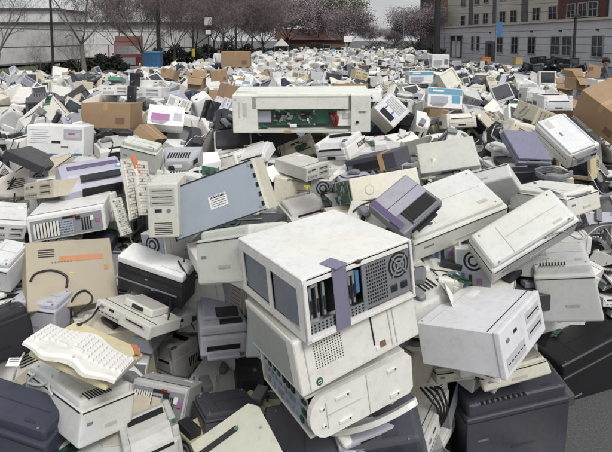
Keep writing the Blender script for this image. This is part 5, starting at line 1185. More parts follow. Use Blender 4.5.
PL('x_orange_board', 'cardboard_box', 'carton', 'low orange brown carton far behind the right end of the open chassis', m_carton, WHITE)
PL('x_yellow_box', 'desktop_computer', 'computer', 'yellowed computer case far off above the orange brown carton', m_desktop, YELL)
PL('x_green_board', 'circuit_tray', 'chassis', 'green circuit board lying far behind the large brown carton', m_chassis, (.1, .3, .2))
PL('x_long_case_a', 'desktop_computer', 'computer', 'wide white case directly behind the large brown carton', m_desktop, WHITE)
PL('x_long_case_b', 'desktop_computer', 'computer', 'wide white case right of the black speaker', m_desktop, (.70, .71, .70))
PL('x_dark_speaker', 'speaker', 'speaker', 'narrow black speaker standing behind the large brown carton', m_speaker, (.03, .03, .035))
PL('x_pallet_box', 'pallet_box', 'carton', 'wide dark brown pallet box on the heap in front of the dark trees', m_carton, WHITE)
PL('x_tan_box', 'cardboard_box', 'carton', 'tan carton in front of the wide brown pallet box', m_carton, WHITE)
PL('x_brown_tray', 'cardboard_box', 'carton', 'open brown carton left of the tan carton', m_carton, WHITE, opened=True)
PL('x_orange_bin', 'crate', 'crate', 'orange crate before the grey building entrance', lambda W, D, H: [Part('crate_body').box((0, 0, H / 2), (W, D, H), 'O3', .02), Part('rim').box((0, 0, H), (W * 1.06, D * 1.06, .06), 'O3', .01)], WHITE)
PL('x_yellow_bin', 'crate', 'crate', 'dull yellow crate right of the orange crate', lambda W, D, H: [Part('crate_body').box((0, 0, H / 2), (W, D, H), 'Y3', .02), Part('rim').box((0, 0, H), (W * 1.06, D * 1.06, .06), 'Y3', .01)], WHITE)
PL('x_white_stack', 'product_box', 'product box', 'white carton far off in front of the thick dark pole', m_carton, WHITE, printed=('W', 'L', 'G'))
for row_ in BLACK_TVS:
    HE['black_tv'] = row_
    PL('black_tv', 'television', 'television', 'black television in the long dark row before the grey building', m_crt, (.018, .018, .022), group='black televisions lined up before the grey building', bez='D')
PL('x_card_cage', 'desktop_computer', 'computer', 'grey computer showing its card slots, low behind the white monitor housing', m_slot_rear, (.50, .51, .51))
PL('x_dark_low', 'desktop_computer', 'computer', 'dark slate case lying low left of the central stack', m_shell, (.07, .07, .085), vents=False)
PL('x_grey_low', 'laser_printer', 'printer', 'grey white laser printer at the bottom between the slim case and beige tower', m_laser, (.56, .57, .57))

# cables lying on the near things
def cable(pts, r, mat, label, name='cable', group=None):
    P_ = [Vector(p) for p in pts]; out = []
    for i in range(len(P_) - 1):
        a, b, c, d = P_[max(i - 1, 0)], P_[i], P_[i + 1], P_[min(i + 2, len(P_) - 1)]
        for k in range(8):
            t = k / 8; out.append(.5 * ((2 * b) + (c - a) * t + (2 * a - 5 * b + 4 * c - d) * t * t + (3 * b - a - 3 * c + d) * t ** 3))
    out.append(P_[-1]); p = Part(name); p.tube(out, r, mat, 7); tag(link(bpy.data.objects.new(name, p.mesh())), label, 'cable', group)
bpy.context.view_layer.update(); DG0 = bpy.context.evaluated_depsgraph_get()
def touch(px, py, Y):                     # the surface seen near a guessed point, with its normal
    ok, hit, nrm, fi, ob, mw = scene.ray_cast(DG0, Vector((0, 0, CH)), ray(px, py).normalized())
    return (hit, nrm) if ok and abs(hit.y - Y) < .5 else (at(px, py, Y), Vector((0, -.5, .86)))
def pix(l):
    out = []
    for q in l: h, n = touch(*q); out.append(h + n * .008)
    return out
cable(pix([(70, 320, 2.85), (72, 300, 2.8), (84, 291, 2.75), (92, 300, 2.75), (80, 312, 2.8), (70, 318, 2.82), (78, 326, 2.8), (92, 318, 2.75), (100, 306, 2.75)]), .006, 'D', 'black cable looped between the lilac grey case and the white case with cassette')
cable(pix([(30, 282, 3.0), (36, 274, 2.95), (52, 271, 2.9), (66, 277, 2.9), (66, 288, 2.85)]), .007, 'D', 'black cable arching in front of the flat beige carton')
cable(pix([(186, 250, 2.75), (184, 262, 2.72), (187, 276, 2.72), (183, 270, 2.7), (178, 262, 2.72)]), .005, 'D', 'thin black cable hanging over the white lid')
cable(pix([(171, 296, 2.7), (168, 320, 2.65), (160, 344, 2.65), (156, 362, 2.7)]), .005, 'D', 'thin black cable hanging below the black machine')
cable(pix([(74, 357, 1.98), (60, 372, 1.98), (45, 385, 2.0), (30, 382, 2.0), (36, 374, 2.0)]), .006, 'K', 'cream cable trailing from under the split keyboard')
cable(pix([(52, 376, 1.98), (50, 388, 1.97), (54, 394, 1.95)]), .005, 'K', 'short cream cable end hanging before the white monitor housing')
cable(pix([(24, 352, 2.15), (18, 366, 2.12), (14, 380, 2.1)]), .005, 'K', 'cream cable dropping left of the white monitor housing')
for j in range(5):
    cable(pix([(535, 170 + j, 4.2), (548, 166 + j * 1.6, 4.15), (562, 170 + j, 4.1), (572, 176 - j, 4.1), (560, 178 + j * .6, 4.05), (544, 176 + j * .8, 4.1), (536, 172 + j, 4.15)]), .008, 'G', 'grey cable coiled in front of the large tipped white printer', group='grey cables coiled by the tipped printer')
cable(pix([(536, 184, 4.0), (520, 186, 3.9), (545, 190, 3.7), (568, 196, 3.6), (590, 192, 3.6)]), .006, 'G', 'single grey cable lying across the white case right of centre')
for j in range(4):
    cable(pix([(420 + j * 5, 388, 2.6), (430 + j * 4, 400 - j * 3, 2.55), (438 + j * 3, 412, 2.55), (432 + j * 2, 430, 2.6)]), .007, 'D', 'black cable bunched left of the dark slate television', group='black cables bunched by the slate television')
cable(pix([(545, 238, 2.7), (562, 232, 2.7), (580, 240, 2.72), (598, 228, 2.75), (612, 226, 2.8)]), .004, 'M', 'thin wire stretched across the gap at the right edge')
# orange label slip and yellow plug
o = Part('label_strip'); o.box((0, 0, 0), (.05, .16, .003), 'O').box((-.03, -.05, .001), (.03, .05, .003), 'W'); oo = tag(link(bpy.data.objects.new('label_strip', o.mesh())), 'orange paper label stuck among the standing keyboards', 'label'); hit, nrm = touch(136, 165, 3.6); oo.location = hit + nrm * .004; oo.rotation_euler = nrm.to_track_quat('Z', 'Y').to_euler()
o = Part('label_strip'); o.box((0, 0, 0), (.085, .028, .002), 'O'); oo = tag(link(bpy.data.objects.new('label_strip', o.mesh())), 'orange paper strip beside the split keyboard', 'label'); hit, nrm = touch(136, 350, 2.1); oo.location = hit + nrm * .003; oo.rotation_euler = nrm.to_track_quat('Z', 'Y').to_euler()
o = Part('plug'); o.box((0, 0, 0), (.05, .03, .03), 'X', .005).box((.0, -.02, 0), (.02, .03, .02), 'W', .003); oo = tag(link(bpy.data.objects.new('plug', o.mesh())), 'bright yellow plug just behind the topmost server', 'plug'); hit, nrm = touch(307, 189, 3.6); oo.location = hit + nrm * .015
for px, py, Y, n in ((14, 362, 2.02, 'white paper label stuck on the dark navy housing'), (4, 303, 2.5, 'white paper label on the black case at the left edge')):
    o = Part('label_strip'); o.box((0, 0, 0), (.055, .035, .002), 'W').box((0, 0, .0015), (.04, .004, .001), 'G').box((0, .01, .0015), (.04, .006, .001), 'G'); oo = tag(link(bpy.data.objects.new('paper_label', o.mesh())), n, 'label'); hit, nrm = touch(px, py, Y); oo.location = hit + nrm * .002; oo.rotation_euler = nrm.to_track_quat('Z', 'Y').to_euler()

# ------------------------------------------------------------------ the field of loose electronics (poses settled by gravity beforehand)
# rows: kind, position x 200, quaternion x 120, size in view
ENC = [
[24,-497,176,54,43,-4,-12,111,0],[4,153,176,57,-12,16,0,118,0],[12,-127,177,86,62,41,26,90,0],[12,-194,193,39,95,43,15,58,0],[21,-73,199,67,39,33,-41,101,0],[8,-272,205,47,94,-19,21,69,0],
[3,2,209,87,49,-28,7,106,0],[12,-507,210,94,-74,3,17,93,0],[8,91,216,90,107,-9,-10,52,0],[13,-350,223,99,-107,-9,-32,43,0],[16,-460,257,114,-41,42,15,104,0],[25,-561,262,111,-120,5,3,0,0],
[11,-54,266,93,98,27,-2,64,0],[8,-110,270,82,-113,-29,20,19,0],[6,107,271,135,-94,-19,40,60,0],[18,-202,274,112,117,21,-1,16,0],[26,4,282,99,-97,-1,-1,70,0],[5,45,287,139,-92,1,-7,76,0],
[18,-529,291,71,111,13,-6,45,0],[14,-381,295,73,-110,7,18,43,0],[25,56,328,103,-3,-9,13,119,0],[5,125,333,90,-47,-1,-15,109,0],[3,-573,336,96,82,-13,15,86,0],[11,-86,337,122,-69,-4,-8,98,0],
[4,-172,342,109,10,34,31,110,0],[14,-286,347,90,46,-24,5,108,0],[10,-220,347,140,-79,6,-38,82,0],[3,-42,351,180,98,6,-4,69,0],[8,-42,360,222,89,7,-12,79,0],[8,-84,361,221,-118,-16,1,14,0],
[6,-426,361,137,-43,15,0,111,0],[3,176,361,30,75,16,18,91,0],[3,-43,362,117,119,6,-7,7,0],[4,-498,365,143,37,-13,-8,113,0],[3,-67,378,151,-36,0,-11,114,0],[11,-20,383,155,-7,3,7,120,0],
[13,-95,392,120,-53,-1,-2,107,0],[11,-79,393,196,38,8,-3,113,0],[13,-182,394,235,-17,-3,0,119,557],[13,-8,396,215,5,0,12,119,0],[8,39,398,184,-73,-16,0,94,0],[11,-198,403,176,113,14,-3,38,0],
[1,-312,408,167,-59,5,12,103,0],[17,-622,408,149,-119,3,-3,17,0],[13,-49,414,223,-100,-6,-4,66,21],[5,-157,414,187,-100,16,-4,64,1],[13,-25,414,181,-75,5,7,93,0],[20,-299,414,118,20,-4,7,118,0],
[7,-443,416,119,113,-12,4,37,0],[19,-660,420,109,97,-13,36,59,0],[20,32,422,114,-48,-1,-5,110,0],[3,-558,423,129,112,27,2,33,0],[8,-162,424,138,-90,-21,16,75,0],[3,-62,425,158,64,10,-5,101,0],
[20,48,426,218,-3,-4,-5,120,0],[3,58,427,151,120,8,3,2,0],[13,-119,427,167,-48,8,-6,110,0],[13,3,428,147,-88,-15,-8,80,0],[1,-268,431,179,71,14,-4,96,0],[20,2,435,216,96,1,5,72,2],
[1,-274,438,139,-61,10,-13,102,0],[11,-34,441,126,119,1,15,7,0],[1,-213,441,150,-97,-7,-2,71,0],[3,37,444,355,-118,-14,-7,16,17],[4,67,449,118,-49,-4,-12,109,0],[6,46,451,301,-53,-4,27,104,181],
[13,47,455,251,118,15,-9,15,1157],[8,203,455,113,-69,-14,-14,96,0],[5,-302,455,180,84,0,0,86,0],[23,164,456,61,84,20,13,82,0],[5,-79,459,186,47,-1,6,110,612],[3,-168,461,174,51,19,-32,102,0],
[11,-180,464,213,-13,-2,-11,119,363],[4,-230,468,203,-3,0,-12,119,0],[11,5,469,301,36,14,11,113,15],[8,-243,469,140,117,-5,-12,22,0],[10,-594,470,179,-99,-2,15,66,0],[1,-68,473,147,-113,-9,-24,30,0],
[1,18,475,138,-119,-7,-9,12,0],[20,-8,476,191,64,-2,1,102,0],[4,-485,478,152,-14,-12,-26,116,0],[8,-376,478,143,95,13,4,72,0],[4,11,481,262,61,-11,11,102,0],[13,175,481,94,-116,1,9,30,0],
[20,140,482,130,-102,8,8,63,31],[5,17,482,347,-60,-27,-6,100,0],[11,222,482,75,-74,7,2,94,0],[13,-211,483,241,-111,10,-13,42,158],[23,-126,483,138,-4,-4,2,120,0],[6,27,486,210,29,8,3,116,0],
[3,-697,487,119,17,24,-14,116,0],[13,-268,488,169,-115,-1,-19,30,0],[13,209,490,33,58,8,19,103,0],[1,-30,492,147,-76,3,10,93,0],[5,-548,492,152,-94,54,14,50,0],[11,-211,493,148,-105,-7,-7,58,0],
[11,-119,495,180,55,-10,-8,106,105],[13,-54,499,199,56,-6,11,106,213],[5,-158,502,160,47,-5,-22,108,0],[12,-462,503,192,-109,-15,-10,48,0],[6,-41,505,318,-2,0,19,119,244],[1,-91,505,150,98,12,8,68,0],
[3,141,507,98,116,-8,13,28,0],[0,66,511,230,81,-53,-25,-66,207],[23,-344,516,156,74,-3,8,94,0],[7,178,520,71,66,90,-32,30,10],[11,180,523,276,-16,-5,12,118,154],[1,121,524,308,-21,-15,9,117,2232],
[8,-339,524,196,-105,2,9,58,0],[4,-55,529,140,91,-15,18,75,0],[3,108,531,183,104,1,1,60,1291],[6,216,531,42,2,1,4,120,0],[13,-231,533,175,-104,4,-3,59,0],[4,-188,534,140,-117,3,-17,17,0],
[8,-125,541,144,108,-5,-6,51,0],[1,268,542,40,-32,7,1,116,0],[8,-47,544,348,43,1,2,112,36],[20,-172,547,174,119,1,13,11,37],[23,105,551,283,67,4,17,98,0],[12,-664,552,148,15,-13,12,118,0],
[6,223,553,280,26,-8,-10,116,243],[4,98,553,147,16,-9,-7,118,0],[6,98,554,333,12,-6,-3,119,0],[8,71,554,257,-115,0,-4,35,0],[11,-304,555,204,-111,-4,11,43,50],[5,124,557,235,-112,7,-18,38,299],
[7,-605,557,157,-118,-10,-13,16,0],[0,4,560,166,70,37,-88,22,71],[6,-343,561,180,-96,3,1,72,0],[11,79,564,203,-66,5,-6,100,0],[11,82,566,373,95,9,-16,70,499],[4,238,566,26,119,-4,5,10,0],
[20,-453,568,212,-81,11,12,88,0],[1,134,570,304,87,6,10,82,406],[6,-209,571,194,-8,9,10,119,204],[5,-750,571,143,-113,-5,12,37,0],[13,-114,572,178,-118,-9,-6,18,937],[13,159,572,255,84,3,1,85,0],
[1,-338,573,220,28,-12,7,116,573],[13,132,576,119,0,10,3,120,138],[6,-225,577,231,-91,-11,-7,77,902],[10,-502,577,167,119,18,0,4,0],[11,-205,581,149,-29,8,9,116,0],[6,108,582,180,53,-8,-10,107,0],
[23,-94,583,349,-24,-7,3,117,182],[5,79,584,283,-107,-1,-2,54,0],[11,93,586,237,110,4,-2,49,0],[4,-412,587,252,-28,5,-14,116,0],[4,262,588,298,-92,0,0,77,436],[20,197,588,43,-54,-2,-7,107,73],
[6,224,590,236,118,-11,11,-17,93],[13,249,592,59,-109,-1,-7,50,0],[8,293,594,31,-116,4,4,30,0],[13,340,597,25,109,-5,6,49,0],[8,-169,598,145,-101,-20,7,61,13],[5,205,600,303,13,-1,15,118,887],
[23,-384,600,224,32,-10,-13,114,0],[8,118,601,373,-18,3,-16,118,103],[3,-105,604,147,-6,-23,18,116,0],[20,102,605,334,-67,19,-9,97,0],[20,-206,606,252,-117,-12,5,21,529],[3,242,609,334,-91,10,-4,77,342],
[13,303,610,263,64,-9,27,98,0],[13,157,612,99,-114,-3,-1,37,214],[6,180,613,262,49,6,-9,109,0],[9,-564,613,216,-68,24,25,92,0],[11,-366,615,265,-22,1,-10,118,135],[4,143,615,302,-91,1,14,77,0],
[3,260,616,28,-79,-6,6,90,0],[20,-274,616,205,-42,-19,0,111,0],[8,120,617,237,114,15,-14,32,0],[6,-355,618,195,3,14,0,119,0],[1,-71,619,204,50,-1,6,109,380],[20,-206,620,157,53,-4,4,107,0],
[20,155,621,144,29,-8,-7,116,403],[5,-57,621,311,40,9,0,113,382],[13,-311,621,236,66,-8,22,98,38],[23,-75,624,359,30,-10,-2,116,472],[6,-130,626,263,-69,-8,6,98,529],[23,-169,626,252,115,10,1,31,315],
[13,-419,626,267,-22,2,2,118,0],[8,239,628,269,-105,-3,-3,58,0],[5,139,629,186,117,0,-5,28,66],[6,187,630,330,23,-5,7,118,198],[12,-761,632,185,-97,-21,-14,65,0],[20,-420,633,199,117,-15,10,19,0],
[11,180,634,219,-73,-5,2,95,0],[4,222,634,26,-36,10,20,112,0],[23,311,636,25,107,11,13,51,0],[13,-316,636,193,27,15,1,116,0],[4,225,639,310,117,-22,-8,16,0],[8,-114,640,169,-116,0,-24,21,104],
[1,-92,641,281,81,4,-4,89,84],[23,306,641,127,-10,-11,-15,118,62],[5,153,641,254,93,-14,-13,74,0],[11,244,645,135,-108,3,17,49,23],[1,-255,647,231,-87,-6,-4,82,185],[6,-343,649,249,5,10,3,119,0],
[20,214,650,174,-109,-3,-9,49,158],[1,201,650,256,-108,-6,-11,51,0],[4,-194,651,270,87,-80,2,20,7],[5,132,651,288,-116,-15,-8,27,0],[7,-111,652,234,66,-3,-28,96,8],[20,-274,652,182,-18,-12,-6,118,0],
[4,-546,652,176,19,-9,2,118,0],[5,-170,653,312,28,-8,2,116,762],[4,-376,653,283,-27,7,0,117,12],[5,258,656,46,105,-6,-2,57,0],[1,82,657,297,-106,-4,-5,56,0],[4,74,660,350,118,10,1,22,128],
[3,-300,660,252,-107,9,-6,54,7],[14,-221,662,198,14,41,63,93,3],[4,306,662,60,-114,-14,-4,34,0],[20,-175,665,234,52,0,6,108,0],[11,-373,665,222,44,11,-12,110,0],[13,49,665,222,46,-9,-3,110,0],
[11,317,670,237,-102,-1,-10,63,190],[20,8,671,295,119,-2,2,12,0],[6,358,673,246,-97,7,-13,69,70],[23,-447,673,322,111,11,0,45,21],[6,244,673,212,-115,-7,-23,24,0],[4,-433,673,264,116,-16,-6,25,0],
[1,274,676,312,-118,3,10,17,0],[5,330,676,284,-116,17,-13,23,0],[6,-182,677,182,111,6,20,40,7],[4,343,678,332,96,0,8,72,273],[5,44,679,276,81,1,-12,88,0],[5,188,680,208,94,-22,0,71,0],
[4,155,681,86,-109,-1,4,50,0],[3,165,681,326,-61,-8,-1,103,0],[18,-128,682,360,81,-9,-68,56,81],[23,224,683,25,-105,6,7,58,0],[3,48,683,326,114,-5,-7,38,0],[6,276,685,110,118,-3,2,23,0],
[5,-172,686,340,-115,9,-16,29,0],[6,80,687,248,98,-4,-15,67,0],[4,293,688,162,-117,3,7,24,7],[8,194,688,295,103,4,5,60,0],[6,-143,688,312,48,16,15,108,0],[3,166,689,258,57,-1,-18,104,0],
[24,-813,691,228,-88,18,-9,79,0],[11,113,692,218,-58,0,1,105,0],[1,223,693,244,26,7,-5,117,0],[20,-418,694,298,116,-9,-14,23,19],[23,316,694,93,71,11,11,95,0],[9,-617,695,202,12,-14,-31,114,0],
[8,245,696,133,114,17,13,33,0],[5,222,696,182,52,0,-9,108,0],[23,328,696,25,-44,1,8,111,0],[8,-396,696,234,-12,-3,-2,119,0],[4,-447,697,231,16,6,15,118,0],[20,81,699,345,-10,5,-5,119,48],
[23,-187,699,286,117,17,-14,17,0],[1,315,701,210,95,17,7,71,189],[10,-524,702,209,-82,28,-4,83,0],[1,-338,706,251,-115,-5,-3,34,0],[8,300,708,303,-31,21,6,114,0],[4,357,708,298,-108,19,7,49,0],
[1,-22,708,290,44,6,1,112,0],[3,200,710,62,89,-9,-2,80,0],[12,-680,710,250,-1,5,0,120,0],[3,149,711,348,-119,-16,-5,2,0],[4,382,712,264,50,12,-7,108,96],[1,253,712,210,-101,-22,14,59,0],
[6,251,712,348,-103,-11,-9,59,0],[5,-455,714,285,-118,-12,1,18,19],[6,-366,716,296,10,12,3,119,14],[13,250,716,25,-119,4,1,12,0],[11,57,716,266,-81,-8,-2,88,0],[11,109,718,287,117,9,-5,24,0],
[4,245,720,298,-3,1,-16,119,0],[1,290,720,40,93,16,-3,74,0],[4,-323,721,305,-13,7,7,119,414],[6,275,722,246,-53,-8,7,107,0],[3,96,725,247,23,-1,-1,118,0],[11,-725,727,224,-113,3,-41,1,0],
[6,-292,729,253,93,-5,-1,75,229],[6,347,729,246,28,-9,0,116,0],[1,294,730,176,73,9,-11,94,0],[20,-212,730,196,-118,8,-5,19,0],[6,341,731,42,79,6,-17,89,0],[20,216,733,332,-50,-4,-4,109,0],
[8,345,733,201,-117,18,10,19,0],[20,255,734,162,-87,17,-12,80,0],[6,103,734,329,53,-3,-9,107,0],[4,-26,734,255,70,0,1,98,0],[1,24,736,282,-69,4,8,98,0],[4,-166,737,385,100,-4,11,66,79],
[4,347,737,332,19,-2,11,118,9],[6,297,738,110,-107,21,-11,48,0],[13,54,738,326,15,-1,0,119,0],[8,75,739,380,-89,-7,4,80,434],[4,-410,740,249,28,-4,-5,117,0],[3,129,741,211,-81,0,9,88,0],
[5,226,742,250,-101,4,10,64,0],[20,-405,745,324,-44,5,13,111,22],[4,336,748,94,118,4,13,15,0],[8,-153,748,288,-6,2,-6,120,0],[11,-185,749,222,-107,6,-4,55,0],[23,138,752,249,-116,18,-16,18,0],
[3,-638,753,279,-117,-5,-15,20,0],[20,258,756,196,82,1,-6,88,0],[6,-362,756,306,40,-9,-11,112,0],[11,262,757,339,119,-8,1,9,1],[3,109,760,365,-112,-19,-25,30,13],[5,-873,760,251,33,21,-11,113,0],
[11,-332,761,335,-102,-1,17,61,114],[1,0,761,303,-45,11,-6,110,0],[5,-774,761,256,-117,2,-3,26,0],[1,256,762,108,-59,-5,6,104,0],[4,-39,764,323,-117,14,-2,21,51],[5,127,765,315,120,3,-2,1,0],
[5,-332,767,278,17,-13,1,118,6],[12,-730,767,287,18,-2,6,118,0],[6,246,769,280,-98,6,-7,68,0],[8,-550,771,279,115,27,4,19,0],[8,251,772,235,111,-12,-2,45,0],[5,245,773,148,-74,-2,-14,93,0],
[23,104,774,261,-69,7,-13,97,0],[5,-417,776,287,-24,16,9,116,0],[1,148,780,221,111,-1,-20,42,0],[9,-269,783,254,46,6,34,-105,94],[3,-373,785,278,101,-1,2,65,0],[11,98,788,337,-80,11,-16,87,0],
[3,-307,792,309,-81,-1,1,88,308],[23,-151,792,337,115,16,2,29,0],[11,10,794,330,-114,-11,7,34,120],[6,-390,794,326,56,2,-4,106,77],[1,142,795,357,-66,-12,-10,99,216],[5,-642,795,239,90,6,30,73,0],
[6,-347,799,318,-26,-19,12,115,0],[13,-732,799,247,-52,-5,-6,108,0],[11,260,800,339,-109,-4,1,50,0],[5,139,803,295,-107,-14,16,50,0],[5,215,805,149,97,14,-9,69,0],[23,-39,805,317,43,-4,-5,112,0],
[6,-433,806,339,-41,1,9,112,204],[11,258,806,169,-77,8,3,92,0],[25,-218,810,287,49,85,56,39,0],[5,263,811,80,94,-7,4,74,0],[7,225,813,98,56,104,20,4,0],[3,-309,814,343,-27,8,-3,117,69],
[23,-204,818,359,-120,7,-1,3,0],[5,-258,822,315,-35,-8,4,114,67],[23,264,822,263,-30,1,-1,116,0],[23,-363,824,281,63,9,-3,102,0],[1,235,825,40,-106,6,-8,55,0],[4,101,826,281,-73,-17,-10,93,0],
[1,-15,827,340,-84,6,1,85,759],[4,-7,827,292,-96,-10,-3,71,0],[11,-173,828,288,-112,0,1,43,0],[13,-324,829,296,61,-1,-46,92,0],[6,112,829,364,-105,-9,-6,58,0],[5,231,831,318,-83,7,-18,85,5],
[1,-159,831,329,-99,-1,-18,65,0],[26,-480,832,260,109,-27,6,-42,0],[5,24,833,320,-1,5,15,119,104],[4,-319,833,255,99,-19,26,60,53],[9,-424,833,271,77,20,12,-89,0],[20,252,834,128,117,-19,4,19,0],
[6,260,834,212,116,-10,-2,29,0],[6,191,834,53,85,1,6,84,0],[5,-818,834,285,48,5,-9,110,0],[6,226,835,178,13,-2,-5,119,0],[5,269,838,352,8,-8,5,119,0],[23,195,839,275,-85,9,-1,84,0],
[3,268,839,300,-115,-5,-7,33,0],[7,-551,839,327,-19,-5,17,117,0],[1,-485,840,350,54,-18,3,106,914],[5,211,842,126,115,4,-10,31,0],[11,-52,843,303,91,4,2,78,0],[1,-454,844,310,51,-1,-9,108,60],
[20,-374,844,316,-87,1,-1,83,0],[6,230,845,246,-120,2,-2,5,0],[4,-134,846,360,105,0,-10,57,9],[3,-561,846,277,19,-80,-83,-28,0],[12,-618,846,318,-100,-9,-5,65,0],[23,-44,849,363,-20,1,14,118,73],
[0,317,849,94,58,-79,9,-69,0],[23,-896,849,264,-90,11,16,77,0],[13,272,850,93,-113,-2,-3,41,0],[24,-285,851,297,46,-99,41,-29,25],[26,-393,851,280,116,27,-5,14,0],[1,-224,853,348,14,-23,24,-114,0],
[1,210,853,86,-20,14,0,118,0],[11,-321,853,352,113,3,-5,40,0],[6,-438,854,353,3,-4,-8,120,256],[1,218,854,358,116,-10,17,25,100],[0,61,857,325,82,-36,-76,-23,42],[1,279,861,40,13,8,-5,119,0],
[3,241,862,62,-114,8,-3,35,0],[23,261,863,161,93,12,-12,74,0],[1,-193,863,306,92,-5,-5,76,0],[11,210,866,215,-60,-1,-9,104,0],[16,-700,866,271,108,-30,-24,35,0],[12,-499,867,292,70,34,-38,83,0],
[5,266,868,250,24,6,-5,117,0],[23,-184,873,347,10,-101,0,-63,0],[11,-257,874,355,88,11,16,79,38],[4,350,875,47,8,-50,-94,-55,0],[23,241,876,127,-34,3,-14,114,0],[11,-318,878,318,119,-14,-8,5,0],
[20,232,880,26,-113,-17,-6,35,0],[11,-438,882,311,120,2,4,7,0],[13,-70,883,324,83,-6,12,86,1],[1,264,883,312,107,0,11,54,0],[3,-273,884,310,20,8,23,-116,0],[18,-65,886,282,40,22,12,-110,0],
[20,0,888,310,-104,-16,-4,58,0],[11,231,889,339,-109,1,13,48,0],[20,366,891,332,36,5,-10,114,4],[5,451,895,317,-119,7,16,3,209],[4,422,898,59,-119,5,7,16,17],[8,-379,899,355,9,7,75,93,56],
[23,231,899,94,47,-41,-87,-54,0],[23,390,900,366,-85,-6,-3,84,556],[5,450,902,94,88,9,-39,-72,0],[13,391,902,130,-66,3,-15,99,0],[4,375,902,196,65,-10,-12,99,0],[3,-461,902,357,-40,10,8,112,0],
[13,-516,903,284,113,-31,-12,24,0],[11,179,903,233,30,-7,7,116,0],[3,437,905,163,-54,3,-11,107,0],[8,403,906,272,-120,-1,8,5,0],[1,-43,907,341,118,-19,4,2,117],[6,-144,908,352,101,-14,-11,62,228],
[9,-343,909,405,115,1,-1,35,497],[3,173,909,159,120,-3,-3,6,0],[6,-282,910,347,-117,-23,-6,7,0],[1,-583,911,333,9,-6,68,98,120],[6,167,911,343,-52,-7,-2,108,0],[8,160,913,298,119,-15,-2,6,0],
[8,442,919,348,-2,1,-7,120,258],[6,405,920,317,-49,10,0,109,0],[11,361,920,67,-98,-17,0,68,0],[13,-477,921,323,119,11,-6,-7,0],[3,414,921,235,-108,5,4,52,0],[5,368,926,232,-72,-9,-13,95,0],
[3,86,928,352,90,-2,3,79,69],[1,402,928,180,46,-8,-10,110,0],[8,-100,928,335,-70,14,-7,96,0],[0,40,929,326,13,-107,52,-6,69],[5,195,929,283,-19,11,2,118,0],[5,238,931,315,111,-4,1,45,0],
[26,588,936,74,114,2,30,23,66],[3,-66,937,315,106,-7,8,-56,0],[23,592,938,99,118,-13,6,15,214],[22,279,939,106,72,25,-11,-92,0],[5,202,939,215,111,0,11,43,0],[12,424,941,115,24,-56,37,97,0],
[23,216,941,150,65,85,50,-22,0],[23,365,941,144,60,-37,-70,-67,0],[23,322,941,113,114,27,-1,-25,0],[21,254,942,146,104,2,18,-57,0],[20,346,942,153,102,-51,0,37,0],[26,575,943,134,114,24,2,27,134],
[12,586,943,150,94,-6,38,-63,54],[23,187,943,330,-80,-5,8,89,0],[4,390,944,280,-48,8,0,110,0],[3,212,945,365,114,-4,7,37,0],[0,-668,946,314,73,-70,42,50,0],[20,135,947,294,-16,7,-6,119,0],
[8,150,951,252,106,4,-22,-52,0],[6,453,951,291,-89,16,18,77,0],[4,87,952,319,83,-6,11,86,0],[6,375,956,330,-104,-7,-17,57,72],[4,219,956,261,20,-4,-6,118,0],[3,-371,957,319,118,9,0,-20,0],
[14,426,959,148,83,6,1,-86,0],[11,-202,960,341,119,5,-2,13,0],[4,160,961,379,-50,-12,-5,108,93],[12,603,961,149,109,-12,6,47,69],[24,340,961,190,105,2,-49,32,0],[14,603,962,179,102,-28,-10,56,334],
[13,402,962,374,-53,16,-23,104,287],[26,294,962,145,111,-9,-5,-44,0],[17,272,963,208,114,16,8,-34,0],[4,567,965,242,90,-19,-25,-73,396],[24,565,965,214,50,-73,-37,-72,169],[12,581,966,228,49,26,-4,-106,223],
[11,105,966,361,49,-2,-13,109,3],[9,605,967,247,-3,84,3,86,172],[13,555,967,232,-47,-63,-59,69,134],[21,529,967,233,97,-28,22,61,0],[20,428,968,208,-54,5,7,107,0],[5,414,972,259,-118,3,8,18,0],
[13,-86,975,365,119,-7,8,11,33],[15,7,976,323,33,81,-27,77,0],[11,-545,977,376,26,-85,19,78,263],[6,189,981,354,71,9,-3,97,15],[4,411,983,307,18,-10,-7,118,0],[11,420,987,348,4,-9,-13,119,27],
[13,614,991,281,116,-23,-17,11,133],[9,-545,1004,325,84,7,-2,-85,0],[5,112,1015,316,90,7,79,-5,0],[20,-468,1017,401,79,25,-86,15,128],[11,-14,1018,367,24,0,115,-26,578],[8,-66,1019,408,64,-99,-18,-16,409],
[1,210,1019,363,30,-2,13,-115,244],[0,-667,1019,325,66,-76,29,59,0],[9,210,1020,320,68,4,-3,99,0],[23,-241,1021,369,27,-97,2,-65,264],[8,-157,1024,422,72,29,2,91,378],[8,-603,1026,361,96,33,-2,-64,48],
[8,-353,1035,361,80,-26,-77,-38,3],[5,-99,1035,333,80,-25,-85,-1,0],[0,430,1037,307,87,-14,79,21,14],[12,-412,1038,351,38,26,-109,-20,10],[0,327,1054,323,119,-1,16,-8,17],[20,-211,1057,324,117,-7,9,25,0],
[25,-305,1058,331,45,5,0,111,0],[15,-460,1061,341,9,-2,-5,119,0],[10,-195,1062,382,94,-64,-10,36,448],[21,-29,1064,305,84,-84,12,-10,0],[1,600,1069,327,108,-5,-5,-53,825],[13,-524,1074,340,5,-7,26,117,0],
[13,66,1074,363,8,119,0,-10,0],[6,-519,1080,388,38,-33,-108,12,129],[0,-81,1080,377,84,-4,80,-31,38],[5,145,1081,343,83,5,-1,-87,93],[13,672,1085,297,67,-27,-10,-95,79],[0,47,1085,325,112,-2,3,-42,0],
[9,-693,1093,351,64,-48,-73,51,64],[12,-692,1095,321,15,-89,78,11,0],[24,-225,1099,350,37,91,-43,53,0],[8,-620,1100,337,10,-115,32,3,0],[22,450,1101,336,60,8,-11,103,0],[5,-754,1102,366,84,16,-84,-7,0],
